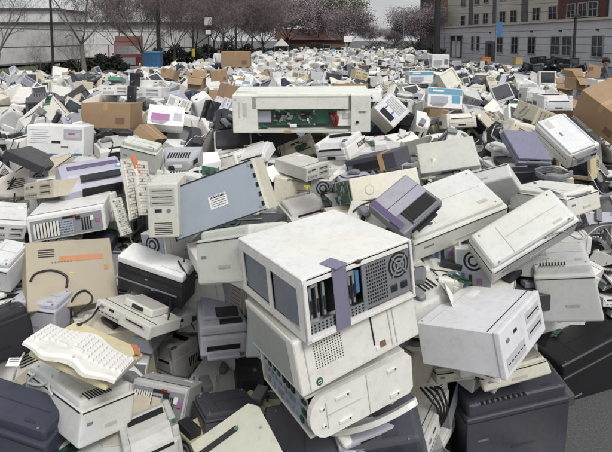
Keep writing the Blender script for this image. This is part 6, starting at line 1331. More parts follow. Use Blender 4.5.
[5,-574,1104,419,93,4,51,56,899],[6,261,1108,335,14,3,1,119,0],[21,-1,1111,355,111,30,-21,27,0],[8,465,1115,311,119,14,2,-11,4],[0,489,1118,386,84,23,21,80,525],[0,-139,1122,363,106,-15,-10,-53,0],
[20,533,1123,312,52,-105,26,-2,0],[7,-770,1125,331,6,-86,17,-82,0],[5,-85,1126,313,20,80,-7,87,0],[13,-658,1130,315,78,7,8,-91,0],[1,344,1131,352,8,73,81,-50,424],[12,-404,1133,331,102,1,-5,64,0],
[10,562,1141,339,67,-61,-50,60,12],[23,-211,1142,331,10,-32,80,-83,0],[20,206,1143,312,119,2,1,-14,0],[22,-82,1145,354,44,-29,-40,100,0],[8,791,1147,347,58,-65,-50,-65,0],[5,546,1148,420,99,6,-68,1,443],
[1,-583,1154,363,55,-34,93,-39,0],[14,68,1155,378,66,-16,-91,-39,33],[8,-299,1156,340,6,110,-47,-11,165],[20,-43,1157,371,100,40,-29,-43,24],[17,2,1158,332,91,19,-31,70,31],[5,648,1169,339,62,-73,-50,51,58],
[3,92,1173,338,19,31,113,15,2],[12,-247,1177,340,31,106,-42,22,0],[4,388,1178,315,90,7,5,-79,0],[11,-101,1178,415,11,101,-43,-49,0],[11,319,1179,337,109,49,0,13,60],[15,514,1179,328,65,63,-58,53,0],
[8,269,1181,377,72,28,91,14,412],[5,-7,1182,427,7,84,11,85,0],[2,466,1185,356,59,55,-43,-78,566],[20,26,1190,372,106,-23,25,45,39],[9,149,1193,330,113,3,-14,-38,0],[3,850,1195,373,47,107,27,8,0],
[6,-648,1198,335,1,-14,1,-119,0],[3,-167,1198,392,114,30,-20,10,0],[24,-133,1202,335,116,18,-23,-12,0],[14,-142,1203,295,3,83,-86,-2,0],[0,756,1209,328,8,-8,-7,119,183],[4,-771,1209,351,112,34,-1,-24,48],
[5,-691,1211,353,117,6,16,20,80],[11,-603,1211,317,82,2,9,87,0],[5,712,1212,397,82,-40,49,-61,53],[8,653,1216,324,72,51,62,-53,0],[0,-203,1219,320,95,-14,-72,5,0],[23,597,1221,350,83,80,30,17,0],
[5,-60,1222,327,1,-102,12,-62,0],[14,-562,1223,364,71,-79,42,-37,0],[9,26,1225,321,0,-104,-58,-11,0],[11,580,1226,308,73,-9,2,-95,0],[15,848,1226,322,120,1,4,-6,0],[14,-35,1226,347,47,-21,21,-107,0],
[11,527,1228,363,68,43,-49,74,0],[4,788,1232,385,103,24,45,35,0],[15,158,1235,360,7,-37,-83,78,141],[6,-135,1236,367,71,61,33,-67,0],[9,27,1238,370,5,62,97,-34,0],[12,-510,1239,316,61,96,-37,-7,0],
[8,591,1244,360,46,78,-36,70,0],[11,277,1245,326,26,3,4,-117,0],[12,205,1245,342,6,-112,43,7,0],[4,-228,1247,352,26,113,-26,14,0],[4,-502,1251,336,59,89,-52,-17,59],[15,-743,1253,357,53,-77,-40,-63,162],
[24,-561,1253,330,75,41,-66,53,10],[8,203,1253,325,67,1,9,-99,0],[14,437,1254,322,2,-119,-16,7,0],[0,-642,1258,386,55,-43,96,-20,0],[11,-69,1261,387,15,-78,88,-18,0],[15,-242,1264,416,71,-2,96,-7,239],
[2,96,1264,357,4,38,-21,112,0],[4,56,1265,365,41,57,-9,-97,0],[20,867,1265,337,15,31,82,81,0],[11,-323,1266,353,82,-80,-16,33,182],[11,-159,1268,399,39,-64,-76,-55,1],[4,-603,1270,353,63,-34,87,-42,0],
[11,783,1278,334,88,14,79,-15,0],[3,-210,1279,401,66,-33,86,-39,86],[11,702,1280,322,90,-15,77,13,0],[2,240,1282,379,47,-31,-73,77,270],[20,-251,1283,316,118,1,13,-17,0],[3,-296,1284,390,99,-15,12,-65,162],
[7,653,1284,370,19,-82,-14,-85,0],[19,524,1285,334,75,-7,91,-21,0],[1,-387,1286,396,18,-67,23,95,127],[6,725,1289,366,110,-24,-41,10,3],[10,-166,1290,317,104,15,-1,58,0],[18,-4,1290,345,80,45,68,-36,0],
[10,-907,1294,355,57,-39,67,-71,0],[24,-809,1296,334,4,23,118,-3,0],[0,-82,1296,324,69,-57,-57,-56,0],[13,896,1297,312,112,-2,-2,43,0],[3,-711,1297,366,111,31,-30,-16,0],[0,637,1298,319,86,-82,-16,13,0],
[4,-659,1301,338,97,40,-16,-57,0],[3,-422,1303,325,119,-8,-8,-2,0],[9,-818,1304,347,79,-5,1,90,0],[3,-469,1305,357,10,-77,-88,26,100],[8,344,1306,328,0,75,93,-1,0],[26,-590,1307,359,103,-46,32,26,0],
[0,-529,1308,325,65,-75,39,55,44],[6,-695,1308,348,104,-10,48,33,0],[9,-423,1310,365,0,25,13,117,8],[9,-258,1310,363,89,18,-77,15,0],[4,-580,1311,333,50,-40,-34,96,16],[4,884,1311,326,95,-2,-2,74,0],
[15,783,1311,392,6,89,1,-81,0],[23,149,1314,327,5,-53,-108,-4,0],[5,-151,1315,382,79,-4,12,-90,0],[24,-593,1317,335,43,39,101,29,0],[24,-439,1319,354,4,24,13,117,4],[1,188,1319,357,95,-38,24,-57,0],
[7,153,1320,398,22,105,34,-41,57],[14,-633,1322,333,22,-13,-36,112,0],[1,-328,1322,343,70,32,75,-53,0],[0,558,1324,378,112,-41,15,5,83],[23,58,1327,325,116,2,-4,29,0],[12,-30,1329,339,100,0,-62,24,0],
[24,877,1333,339,119,1,2,-18,0],[1,76,1337,358,75,-2,7,-94,0],[20,-529,1339,373,102,23,-25,-54,40],[16,798,1339,337,1,-117,21,-18,0],[14,-390,1341,392,84,55,-50,44,7],[18,-218,1341,348,2,-91,16,-77,0],
[1,602,1342,313,69,-59,-58,-52,0],[26,-408,1342,352,58,-79,-40,-56,0],[0,492,1344,375,95,33,22,-61,396],[6,-343,1345,426,68,-18,97,-2,242],[10,-955,1346,353,73,89,-27,-20,0],[14,-69,1346,339,75,-44,-24,-79,0],
[5,210,1346,383,110,12,-37,28,0],[0,288,1350,362,97,1,-13,-70,0],[11,-327,1351,382,113,-10,23,31,15],[12,238,1351,335,67,-62,61,-48,0],[6,-35,1351,386,25,114,20,-19,0],[3,969,1351,349,18,5,4,-118,0],
[11,-620,1353,371,113,-29,17,25,7],[23,724,1354,307,97,3,-5,70,0],[18,-83,1354,389,5,66,95,-32,0],[7,741,1365,354,20,34,-12,113,7],[8,-177,1367,395,2,-15,-28,-116,0],[14,-452,1368,391,20,110,-41,-18,0],
[1,1,1369,332,86,-35,75,15,0],[0,-758,1372,342,80,-19,3,-87,11],[1,-136,1373,336,6,7,-120,-4,0],[19,-724,1374,418,113,26,7,31,609],[1,591,1374,391,44,13,26,-108,47],[3,-846,1375,338,104,-6,-1,-60,1],
[24,891,1375,343,84,-1,2,-86,0],[1,-518,1376,341,67,8,-23,97,0],[2,-410,1378,336,67,-1,1,-99,3],[9,109,1378,348,18,-24,-114,-20,0],[24,-851,1380,325,116,-5,4,28,0],[23,-259,1381,344,54,-77,-68,33,0],
[14,873,1381,314,84,3,-1,86,0],[24,-917,1381,371,85,-7,34,77,0],[1,482,1383,312,117,-18,6,-19,5],[12,103,1384,319,119,-4,-6,12,0],[17,-575,1385,333,71,54,-65,-47,1],[25,-69,1386,316,2,-3,11,-119,0],
[26,628,1388,306,90,5,79,7,0],[3,193,1389,335,82,3,2,-88,0],[12,-680,1389,339,102,-6,5,-62,0],[18,545,1390,324,83,25,78,-26,0],[13,867,1390,333,119,3,2,-15,0],[7,-321,1393,334,88,-16,79,14,0],
[1,668,1393,324,86,6,83,-5,0],[21,173,1394,356,77,-34,-76,-39,0],[13,-399,1395,385,21,-17,-116,12,0],[1,274,1396,419,6,-34,-115,0,292],[6,-690,1397,321,90,1,-79,5,0],[8,-624,1398,322,89,-9,15,-78,0],
[12,-372,1399,362,4,14,4,119,0],[11,599,1399,341,77,9,-88,-24,0],[24,719,1399,343,107,-15,-53,-1,0],[2,-289,1400,413,6,37,-60,-97,486],[3,343,1403,342,92,-55,33,-43,87],[4,-196,1405,416,11,10,16,118,2],
[3,-365,1406,392,27,28,-114,-2,4],[9,449,1410,360,28,-32,18,111,3],[13,486,1412,352,35,-28,111,-11,6],[1,-858,1434,370,50,-11,-70,-82,366],[2,394,1441,339,79,-84,14,-31,50],[4,-631,1446,363,78,-91,-4,6,8],
[0,548,1455,372,63,-68,-2,-76,90],[8,275,1465,419,92,-39,-41,-51,79],[5,-333,1472,351,115,0,-12,31,3],[21,-512,1492,481,118,-5,1,-21,146],[1,-398,1499,405,24,-23,-33,111,156],[0,479,1502,354,55,-64,-86,-3,104],
[0,-715,1506,385,57,-29,101,7,193],[16,794,1522,395,25,-32,-110,-26,93],[6,246,1523,383,113,-1,-40,-2,3],[3,-491,1540,466,91,-2,5,78,160],[24,610,1547,387,112,10,-9,-42,7],[11,-673,1559,399,8,109,43,25,115],
[8,-943,1567,353,26,-83,35,75,11],[4,511,1584,362,64,-27,13,97,10],[6,722,1587,366,80,-88,-4,15,10],[10,725,1588,423,120,-6,7,-3,270],[6,348,1591,372,84,-77,30,-22,59],[19,-1023,1591,350,49,-51,66,-71,11],
[16,422,1595,358,119,3,16,5,136],[14,-639,1611,403,1,2,80,89,105],[1,-936,1629,366,96,12,15,69,109],[0,182,1644,400,5,-105,-57,-12,49],[9,-637,1646,393,119,11,-1,-2,30],[10,-276,1649,381,10,-24,-14,-116,38],
[0,-475,1653,374,55,0,7,-106,64],[11,549,1657,364,6,106,-55,-7,36],[2,827,1669,399,70,-76,-35,-50,69],[1,-563,1671,390,28,-1,99,-62,77],[16,-250,1679,419,112,-5,20,38,234],[0,-788,1695,367,83,-47,31,66,84],
[2,229,1702,403,5,3,-16,-119,178],[8,370,1717,368,93,-72,18,-20,12],[10,-513,1733,381,93,16,74,-2,6],[5,955,1734,420,117,11,7,-21,68],[18,-611,1746,401,18,-5,49,-108,5],[11,666,1753,384,48,-102,35,23,85],
[2,-1105,1755,366,23,-75,4,90,88],[1,300,1755,397,100,-39,37,39,77],[2,756,1755,365,60,19,73,-72,15],[13,729,1764,409,53,4,106,17,67],[7,382,1768,379,57,51,-85,38,39],[7,-760,1774,377,114,2,38,-1,44],
[3,806,1790,408,113,13,-15,-36,16],[24,642,1792,341,33,86,-76,-11,3],[5,587,1794,398,67,15,96,20,322],[0,-1018,1798,394,13,11,-101,-63,189],[9,-867,1812,363,59,-91,16,48,8],[3,-488,1814,396,87,-4,-80,-21,64],
[2,-411,1814,375,82,59,46,45,36],[0,664,1822,376,112,32,21,-21,95],[5,-1072,1823,391,9,-24,-95,69,106],[0,-820,1825,384,70,-54,15,-79,151],[8,432,1827,394,103,15,3,60,44],[1,760,1835,415,5,-43,-112,8,69],
[5,-729,1836,388,94,28,-14,67,32],[17,970,1838,378,79,-81,30,-23,6],[17,971,1841,420,107,-2,5,-53,106],[18,852,1898,395,94,-48,24,-53,42],[0,-1023,1911,376,88,-48,63,-17,15],[6,-947,1921,391,94,-37,-39,-52,64],
[19,631,1950,346,114,-20,-11,29,2],[16,-343,1953,366,102,62,8,5,23],[2,-441,1959,383,23,10,-6,117,46],[8,-995,1960,388,8,76,54,76,26],[0,-1070,1968,384,69,-20,-45,85,27],[11,684,1997,391,41,-15,-26,109,79],
[1,-1243,2000,388,69,-26,-6,-94,16],[7,748,2014,405,112,-44,-4,-6,119],[3,791,2019,405,47,-76,-4,80,40],[1,-730,2023,377,106,49,29,0,16],[0,-1009,2031,410,12,7,67,98,204],[5,888,2035,404,70,26,92,20,70],
[2,-379,2038,380,3,68,52,-84,107],[19,-147,2039,382,99,-42,1,-54,134],[0,432,2041,368,106,-54,-13,4,86],[8,498,2058,370,36,-55,80,-61,3],[10,-776,2059,376,100,53,37,-15,20],[0,360,2063,364,19,70,29,-91,2],
[5,1000,2066,380,81,-25,79,-30,32],[3,-1008,2069,420,9,-6,-104,59,51],[2,-1171,2082,403,76,-78,7,49,137],[14,621,2094,381,119,-17,-4,-2,4],[6,-852,2101,378,33,68,71,-61,11],[11,467,2106,369,34,63,56,-78,3],
[1,868,2125,379,95,-38,1,-63,3],[9,693,2127,379,34,-28,80,78,14],[1,-901,2131,362,112,33,28,-7,45],[10,-256,2159,355,25,-30,94,64,6],[0,720,2164,371,13,-2,-73,94,14],[10,-1366,2166,437,30,88,32,-69,5],
[15,781,2169,405,87,-12,-14,81,24],[5,-801,2172,390,58,-89,-45,32,36],[9,-1354,2192,383,30,-7,75,-88,25],[5,-979,2195,377,63,-76,44,-52,93],[11,325,2202,359,57,-1,-99,38,3],[0,1146,2211,383,71,-6,1,97,11],
[14,566,2214,375,1,13,119,8,2],[0,863,2221,383,39,48,-17,-101,22],[0,51,2225,356,74,43,-30,79,21],[0,1323,2227,406,81,20,69,-52,36],[0,-29,2227,358,73,63,72,-8,25],[3,676,2230,380,108,-15,-10,49,3],
[3,-227,2254,367,116,-13,22,19,4],[11,-1387,2258,374,85,-15,-52,-65,9],[7,-1284,2260,379,114,36,-10,-1,6],[8,-1315,2261,367,31,-71,32,-86,18],[18,1009,2267,385,112,34,26,1,23],[5,-874,2273,390,78,10,-58,70,43],
[1,-1007,2275,376,111,-8,26,35,4],[5,561,2277,341,107,17,-10,51,7],[0,1204,2282,391,17,-79,70,-54,13],[1,-944,2293,378,77,13,-60,69,61],[5,-581,2297,375,66,11,88,-46,35],[11,253,2299,363,76,15,-61,-68,7],
[0,1293,2299,397,118,-15,16,-5,5],[18,-293,2317,374,5,5,-103,61,94],[19,846,2333,371,60,-53,-20,87,11],[23,460,2339,356,46,-71,-73,-43,31],[5,633,2339,420,48,-52,37,90,23],[3,963,2341,389,82,-3,-43,77,24],
[4,564,2344,386,84,-84,3,15,33],[5,-1073,2345,374,78,26,-87,-8,14],[0,-71,2367,340,45,-22,-94,56,10],[5,1014,2370,400,41,-44,-8,-104,69],[19,1440,2373,422,86,-26,79,-6,84],[0,-567,2373,356,103,-1,29,53,20],
[0,-1002,2374,384,17,-97,68,-7,36],[3,312,2379,365,89,-25,38,-66,16],[0,-1218,2379,365,85,14,78,-29,11],[5,692,2385,387,67,-44,-80,-40,7],[3,922,2388,381,88,-65,-49,-3,10],[1,-1382,2393,393,81,23,65,-56,57],
[3,538,2395,370,94,-15,34,-64,7],[9,366,2396,368,27,103,55,-9,23],[1,-248,2397,351,100,-34,46,34,28],[1,453,2400,376,28,-46,11,107,62],[0,-692,2409,348,89,69,-36,21,4],[0,-738,2415,391,98,-37,-34,48,94],
[3,-659,2417,372,112,-4,40,-17,40],[2,752,2419,378,70,19,-87,41,59],[0,-1258,2423,375,81,79,-29,-25,30],[20,1201,2423,370,86,33,-62,46,8],[2,-38,2426,355,86,-83,0,12,31],[20,-1048,2432,422,97,24,-6,66,134],
[9,1086,2432,378,72,21,47,-81,5],[19,-1129,2441,384,112,-12,40,-13,101],[8,834,2443,390,61,-11,50,-90,64],[10,-573,2454,356,14,-93,-56,49,13],[15,350,2474,343,46,-79,-33,71,2],[0,-1383,2477,399,106,-12,-3,55,76],
[23,1036,2477,403,95,12,-6,72,8],[2,-161,2495,350,47,109,-17,-2,9],[5,-1460,2502,378,15,-56,-77,-71,25],[2,196,2506,355,70,13,9,-96,61],[18,486,2513,362,76,20,-38,83,5],[22,279,2516,449,116,-7,11,-26,25],
[0,956,2516,380,78,15,-49,75,20],[6,357,2520,380,54,-92,-23,50,105],[18,-278,2521,375,61,65,8,80,73],[5,75,2525,341,42,65,53,75,28],[19,-510,2525,343,93,-59,-27,-38,19],[3,-1171,2526,398,92,-12,-73,-21,14],
[10,-992,2530,387,107,1,45,31,32],[3,-99,2543,360,89,-5,69,-41,54],[10,-1578,2545,368,63,31,69,68,4],[5,1174,2554,388,60,79,64,23,30],[11,-230,2557,351,39,-12,-71,88,4],[1,383,2565,365,89,81,0,-3,16],
[13,-1342,2568,373,97,-20,-68,8,5],[7,-1459,2577,400,116,15,-22,14,28],[1,-369,2579,340,113,-25,23,23,14],[7,-752,2581,370,91,78,10,3,8],[0,-481,2591,377,47,-83,45,56,8],[7,915,2601,370,81,-19,72,48,3],
[5,-1552,2603,392,21,56,-18,-103,73],[11,-1404,2603,390,14,30,39,-109,39],[16,-1234,2607,393,97,-13,-50,-50,25],[0,-1007,2616,386,99,16,-9,-66,24],[11,-689,2617,351,43,-63,-56,-74,10],[4,182,2622,358,43,7,16,111,7],
[16,-716,2627,420,14,-15,-118,13,187],[19,275,2631,349,98,-38,57,6,50],[8,125,2634,341,112,-3,40,-13,3],[5,-1296,2638,376,56,-20,23,102,3],[8,940,2646,399,35,21,57,97,66],[0,-408,2648,323,71,88,-10,-38,2],
[3,18,2657,357,39,29,-8,-110,32],[4,-212,2660,381,110,1,-15,-46,16],[0,422,2664,338,43,-82,18,75,24],[0,-750,2670,362,14,-5,-96,70,16],[5,-141,2671,364,34,-87,-23,72,28],[0,-927,2671,367,87,6,25,-79,7],
[0,-1641,2677,360,15,98,27,-62,2],[5,-1423,2683,378,33,14,49,-103,2],[13,46,2685,352,17,-37,-16,112,5],[16,-361,2687,354,89,-60,-42,33,30],[10,-56,2688,344,54,10,-7,-106,2],[5,-1329,2693,419,48,-41,35,96,107],
[0,-277,2694,362,92,-73,14,-22,29],[10,1152,2701,374,72,27,-58,-72,2],[6,-1584,2708,382,91,44,-15,-64,11],[18,-443,2712,361,94,-47,27,-51,17],[5,76,2713,350,106,18,53,1,26],[3,-1127,2720,364,37,11,66,-92,3],
[2,234,2735,341,15,26,65,-96,11],[11,153,2737,343,118,-19,-11,-6,13],[18,-28,2739,344,44,-4,-89,68,33],[2,-1509,2739,389,115,8,-6,32,17],[23,-1409,2739,377,37,-43,-65,83,10],[0,-228,2742,355,49,-50,33,-91,23],
[1,-318,2745,383,17,5,44,110,58],[19,368,2749,368,114,10,-3,-37,57],[11,440,2770,339,79,16,76,47,4],[2,-668,2774,338,106,-29,42,-26,21],[18,-100,2775,352,0,-82,-80,36,15],[19,1130,2778,350,118,-19,4,-13,5],
[3,-902,2780,336,74,0,77,54,5],[11,891,2780,356,104,55,7,20,3],[6,505,2782,337,82,-52,-71,-7,2],[0,559,2784,375,68,-4,-96,24,23],[1,1217,2790,373,116,-22,-12,17,11],[19,-1376,2797,392,9,48,27,106,23],
[6,-729,2797,381,2,-19,71,95,4],[10,-1170,2799,373,92,-27,-12,72,6],[1,-1255,2802,379,93,37,52,-40,6],[13,496,2803,355,16,-11,-115,28,11],[3,-1577,2805,403,102,11,25,-58,17],[1,-1476,2816,385,117,4,24,-5,36],
[6,1482,2817,370,1,-62,24,100,10],[5,-97,2838,354,2,83,85,-14,24],[2,169,2841,340,30,-75,-87,-19,61],[5,-237,2846,353,110,7,13,-44,7],[20,946,2849,373,118,0,22,9,3],[18,-168,2851,379,76,-18,-91,-7,62],
[11,104,2856,343,94,1,-75,-8,9],[1,-1104,2857,377,109,-8,-40,-30,25],[1,-582,2858,373,25,-84,11,81,47],[1,563,2863,359,116,26,15,2,3],[5,-280,2877,367,56,-77,12,72,14],[18,-1684,2882,365,32,-46,-74,-76,5],
[20,288,2886,351,57,-17,39,-97,4],[0,-1288,2888,372,41,-55,13,-98,8],[0,1250,2893,365,110,-26,42,4,9],[6,-1537,2900,397,10,56,0,-106,8],[2,798,2906,376,46,31,9,-106,8],[8,1157,2918,369,71,69,46,50,5],
[19,160,2923,368,120,-1,9,-5,79],[8,75,2928,328,37,84,-70,34,2],[3,1481,2934,357,83,8,33,80,12],[0,455,2947,344,63,-64,38,-69,17],[10,54,2955,373,17,9,-111,-40,115],[2,1099,2955,377,77,0,-14,91,38],
[5,-1719,2957,395,110,-40,-26,3,55],[3,515,2957,350,86,-7,-63,-55,29],[7,-1090,2961,381,104,7,-58,11,27],[1,-1212,2968,377,27,-13,-9,-116,15],[3,934,2970,363,64,62,34,-73,34],[5,-22,2971,325,34,3,84,-79,2],
[2,-575,2977,384,97,-2,48,52,44],[0,-123,2981,359,51,-77,-70,31,24],[7,1293,2997,365,36,39,84,67,5],[2,96,3003,337,79,47,72,26,7],[0,13,3022,324,84,-82,-21,7,11],[19,195,3052,324,86,-23,-79,-13,7],
[3,457,3054,378,30,74,88,-16,32],[3,-413,3055,353,9,-94,69,28,26],[2,-456,3062,325,46,29,-6,107,16],[1,-1293,3064,397,50,37,-80,64,55],[5,-741,3064,331,102,47,16,40,15],[11,1556,3086,355,14,50,106,-20,15],
[5,-5,3101,339,38,95,61,-13,33],[10,-531,3111,360,51,-69,-47,-69,3],[0,-152,3122,347,112,6,-42,-7,3],[9,-772,3129,345,101,-54,-1,-37,4],[16,-278,3132,368,37,21,-13,-111,33],[4,140,3141,368,66,28,53,-80,13],
[0,502,3143,336,115,-32,-10,-8,10],[7,-462,3145,355,69,43,78,-41,11],[11,-231,3161,385,85,-67,30,-43,32],[5,34,3162,347,76,20,13,90,3],[1,-63,3168,372,84,85,-4,-12,77],[6,-397,3177,353,8,57,54,90,3],
[15,296,3195,345,1,17,86,-81,2],[7,-1089,3206,321,91,-8,0,78,2],[10,-982,3241,344,13,-80,35,81,6],[19,-1280,3243,350,104,-46,11,-35,25],[5,-715,3246,343,61,-66,78,16,19],[4,550,3251,347,8,1,-118,-21,3],
[1,-504,3253,341,28,-101,56,-16,7],[13,448,3275,384,76,14,11,-91,27],[0,-552,3284,356,85,-17,-70,-45,3],[16,-790,3288,329,26,-14,-91,73,8],[5,-1028,3292,330,115,-33,1,9,4],[19,-1223,3302,361,114,14,5,-35,63],
[1,-1083,3330,313,69,37,-52,-75,2],[0,1915,3346,349,112,-42,-2,-6,2],[0,264,3356,323,87,21,80,2,22],[0,509,3362,353,112,-13,34,-23,6],[0,-811,3365,344,36,-4,-3,114,30],[0,1403,3373,314,84,-61,-32,-49,3],
[0,-433,3417,326,65,1,4,-101,2],[19,-1028,3484,327,106,-24,-50,-9,18],[20,217,3498,356,118,14,10,7,9],[2,469,3549,336,107,3,54,2,2],[2,-1126,3571,323,47,-63,-87,-25,26],[2,-83,3650,330,49,-49,-9,-98,9],
[10,1266,3652,314,110,15,10,45,2],[8,678,3665,317,62,-58,85,-3,9],[5,-48,3698,323,115,2,4,36,7],[5,-592,3768,312,52,32,72,74,3],[4,-415,3805,323,63,-54,-57,-66,5],[7,299,3811,345,88,-30,-75,-10,45],
[19,440,3811,351,77,-6,-90,15,41],[0,-1289,3823,310,30,-91,71,14,12],[2,0,3837,322,47,-50,-70,70,20],[16,-899,3848,310,35,-18,-95,62,7],[0,91,3855,318,19,-27,80,-83,5],[13,-165,3863,313,79,-56,-71,-1,3],
[20,2102,3897,291,16,86,-16,81,3],[0,-183,3909,324,109,-10,11,49,14],[3,2037,3920,292,18,-82,-21,-84,4],[0,2169,3928,293,59,68,-44,-66,12],[7,-970,3932,298,95,-71,-14,-13,3],[9,780,3934,332,98,3,-20,-66,3],
[1,667,3940,297,40,-60,96,-2,14],[0,-261,3943,319,91,-15,40,-66,2],[7,1602,3983,290,19,17,0,-117,11],[1,-468,3985,317,91,-20,-15,74,4],[19,249,3988,293,36,3,-19,113,2],[19,349,4007,353,93,-19,-11,-72,75],
[0,171,4017,309,79,87,20,6,2],[18,-540,4022,327,33,-97,54,-31,37],[1,1644,4028,295,89,79,4,16,5],[1,1316,4036,301,107,48,4,26,26],[8,1275,4070,295,80,40,59,-54,5],[0,-592,4073,297,86,-27,79,9,2],
[5,2196,4088,296,82,-80,22,-29,5],[0,762,4097,296,119,-16,6,-7,6],[8,-223,4098,337,85,84,9,-12,20],[2,1720,4109,295,26,29,-88,-71,6],[5,-414,4111,318,79,9,55,-71,25],[5,716,4145,302,99,66,1,-16,12],
[2,2162,4154,295,37,52,-68,75,17],[0,207,4156,313,116,-6,-5,29,9],[1,1855,4157,292,23,18,-78,-86,2],[8,-516,4161,306,46,72,-40,74,4],[6,2312,4180,303,118,9,6,-21,9],[6,1653,4181,310,11,73,11,-94,14],
[1,-888,4188,312,114,-26,21,-20,23],[11,-349,4200,333,82,-86,-9,-16,19],[1,790,4206,299,107,-50,-14,-17,11],[3,696,4209,293,76,16,89,-19,5],[2,1283,4216,306,12,-1,56,105,29],[5,1898,4216,289,101,25,-56,20,2],
[23,-1063,4241,308,33,-97,56,-26,2],[1,-982,4255,315,77,-90,0,-20,29],[25,-1351,4274,336,62,-63,-54,-61,18],[5,810,4291,312,34,52,-24,-100,17],[6,-1053,4292,298,49,-64,33,-82,9],[6,-28,4297,318,92,-19,57,-48,14],
[2,1960,4306,293,119,-13,1,-3,4],[6,1806,4327,292,118,0,-11,16,3],[5,220,4334,303,118,-16,4,17,10],[9,1709,4339,304,119,7,-15,2,4],[2,724,4341,294,78,-74,38,-40,6],[18,1608,4367,293,94,-52,-48,23,2],
[5,768,4368,334,42,-14,90,-66,43],[6,-179,4371,315,80,-18,88,2,5],[5,-285,4384,317,57,-63,-83,-14,6],[5,50,4384,294,77,76,40,35,5],[3,1555,4392,309,28,26,23,111,14],[0,-1114,4398,306,21,-37,9,112,22],
[2,1722,4412,307,22,67,-53,-81,32],[0,1927,4423,294,111,-10,-6,44,8],[10,1406,4440,317,115,-13,26,-21,26],[0,1536,4446,267,67,-60,-53,-60,3],[0,-1456,4448,284,96,-29,65,1,13],[8,1935,4450,334,16,6,118,-14,14],
[7,-815,4474,298,115,4,-8,34,3],[0,-626,4478,292,31,-76,23,85,11],[4,1493,4484,281,28,-84,31,-75,6],[0,-688,4487,318,80,-58,-66,-15,34],[5,-1599,4487,304,78,-9,-83,-36,11],[1,1812,4493,288,100,-5,-3,66,9],
[5,1682,4508,305,16,-1,-5,119,9],[10,-947,4514,299,102,-4,-57,26,5],[1,1922,4522,289,117,-10,-2,-25,4],[11,1002,4528,291,32,-37,107,23,3],[19,1166,4547,288,118,9,-15,7,20],[0,1535,4549,298,52,-6,-15,-107,21],
[0,1785,4561,309,93,-43,14,60,9],[2,-1414,4578,281,90,-55,-57,-7,9],[0,786,4580,300,23,97,54,-41,4],[5,114,4582,304,110,11,-38,-28,27],[10,1309,4584,298,73,44,74,-41,3],[1,1718,4594,292,115,-16,0,-31,2],
[0,1908,4610,290,118,-9,-1,20,12],[8,1164,4623,303,14,84,-79,31,4],[10,-1240,4636,310,57,-25,103,-2,13],[0,610,4646,290,22,8,41,-110,12],[17,760,4670,285,38,-14,-105,-42,2],[1,-86,4683,304,74,-49,79,19,20],
[2,1643,4684,279,27,-3,1,117,2],[16,1082,4691,280,68,-49,-57,-64,7],[0,-953,4710,306,90,-24,-74,-19,9],[3,1522,4710,307,51,16,107,-6,6],[2,-154,4712,281,13,-35,-114,4,7],[3,2089,4722,283,41,49,90,46,2],
[5,1457,4742,318,85,8,6,84,23],[5,-440,4743,304,93,72,-14,-19,16],[2,1370,4752,314,108,-2,12,-50,12],[0,1745,4762,308,12,25,-60,100,30],[0,-1418,4769,273,118,-13,-12,12,2],[16,1892,4786,309,6,36,1,-114,18],
[0,1019,4797,283,89,-22,77,12,11],[0,223,4797,282,117,-19,-10,14,7],[0,1504,4800,307,4,-22,-89,-77,4],[2,1635,4812,294,82,73,37,30,13],[4,1293,4835,283,32,-81,82,13,2],[0,-1611,4843,279,19,-10,-112,37,24],
[7,698,4854,286,114,36,3,-1,13],[16,774,4866,291,120,7,-5,-4,11],[19,-1046,4876,301,51,108,1,9,37],[0,1045,4882,302,117,-15,-5,-20,19],[19,1334,4910,314,79,-16,-88,8,13],[10,1976,4914,301,7,11,80,89,8],
[4,1281,4918,297,23,-71,2,-94,2],[0,923,4924,299,93,-75,0,-15,12],[19,1422,4938,304,8,-39,-3,113,10],[2,-1246,4950,278,37,0,-8,114,3],[7,-1426,4952,277,90,-1,-7,-78,3],[5,2068,4954,286,81,28,83,-15,6],
[1,291,4955,254,31,33,-86,-70,3],[6,1730,4960,277,104,8,4,-59,3],[9,1889,4975,292,23,74,-19,90,3],[2,1125,4991,292,62,-77,-48,49,15],[16,-1336,4999,286,44,55,-89,-40,4],[0,1207,5009,276,90,-17,77,-6,9],
[13,-1139,5014,275,80,-76,-18,44,2],[5,784,5019,297,84,-82,0,-26,12],[1,334,5020,261,13,49,41,-101,5],[0,-1512,5023,275,57,56,-60,-66,10],[8,1250,5037,288,22,-76,-30,-85,6],[7,271,5043,282,100,7,48,-45,7],
[5,2024,5051,309,69,-68,-46,54,11],[0,757,5062,276,92,16,69,-31,2],[11,1957,5063,295,64,50,62,63,2],[1,-30,5077,271,111,-35,2,29,4],[19,859,5078,310,89,74,20,24,25],[8,1194,5078,274,77,-42,24,78,2],
[13,-848,5105,285,43,-69,-51,-72,2],[0,-550,5119,267,85,-2,-61,59,12],[8,-713,5121,274,67,-62,-57,-54,8],[2,1030,5147,271,58,-12,-27,101,18],[0,1661,5158,283,117,-22,3,-16,5],[3,-1567,5164,305,119,6,-4,10,16],
[5,-675,5169,270,66,-72,53,-45,13],[2,1787,5174,276,114,-12,4,-35,3],[5,-103,5184,270,38,8,-29,-110,2],[5,-1269,5192,267,100,-1,4,67,3],[5,153,5210,274,35,56,13,-99,6],[19,-302,5211,268,34,69,-77,-49,6],
[11,1035,5213,289,75,92,13,10,2],[5,1722,5214,279,25,-3,-10,-117,5],[8,522,5238,288,33,104,-29,41,5],[0,1177,5241,299,82,28,36,75,11],[19,-1451,5245,270,24,3,-28,114,10],[1,-1256,5252,276,1,107,18,51,6],
[5,-646,5255,264,107,-5,6,54,8],[2,-758,5268,285,2,65,100,-14,7],[7,1559,5272,295,104,-13,15,-57,2],[10,409,5305,266,99,-9,64,22,3],[4,1760,5310,286,35,8,65,94,3],[11,34,5319,282,113,5,-6,38,16],
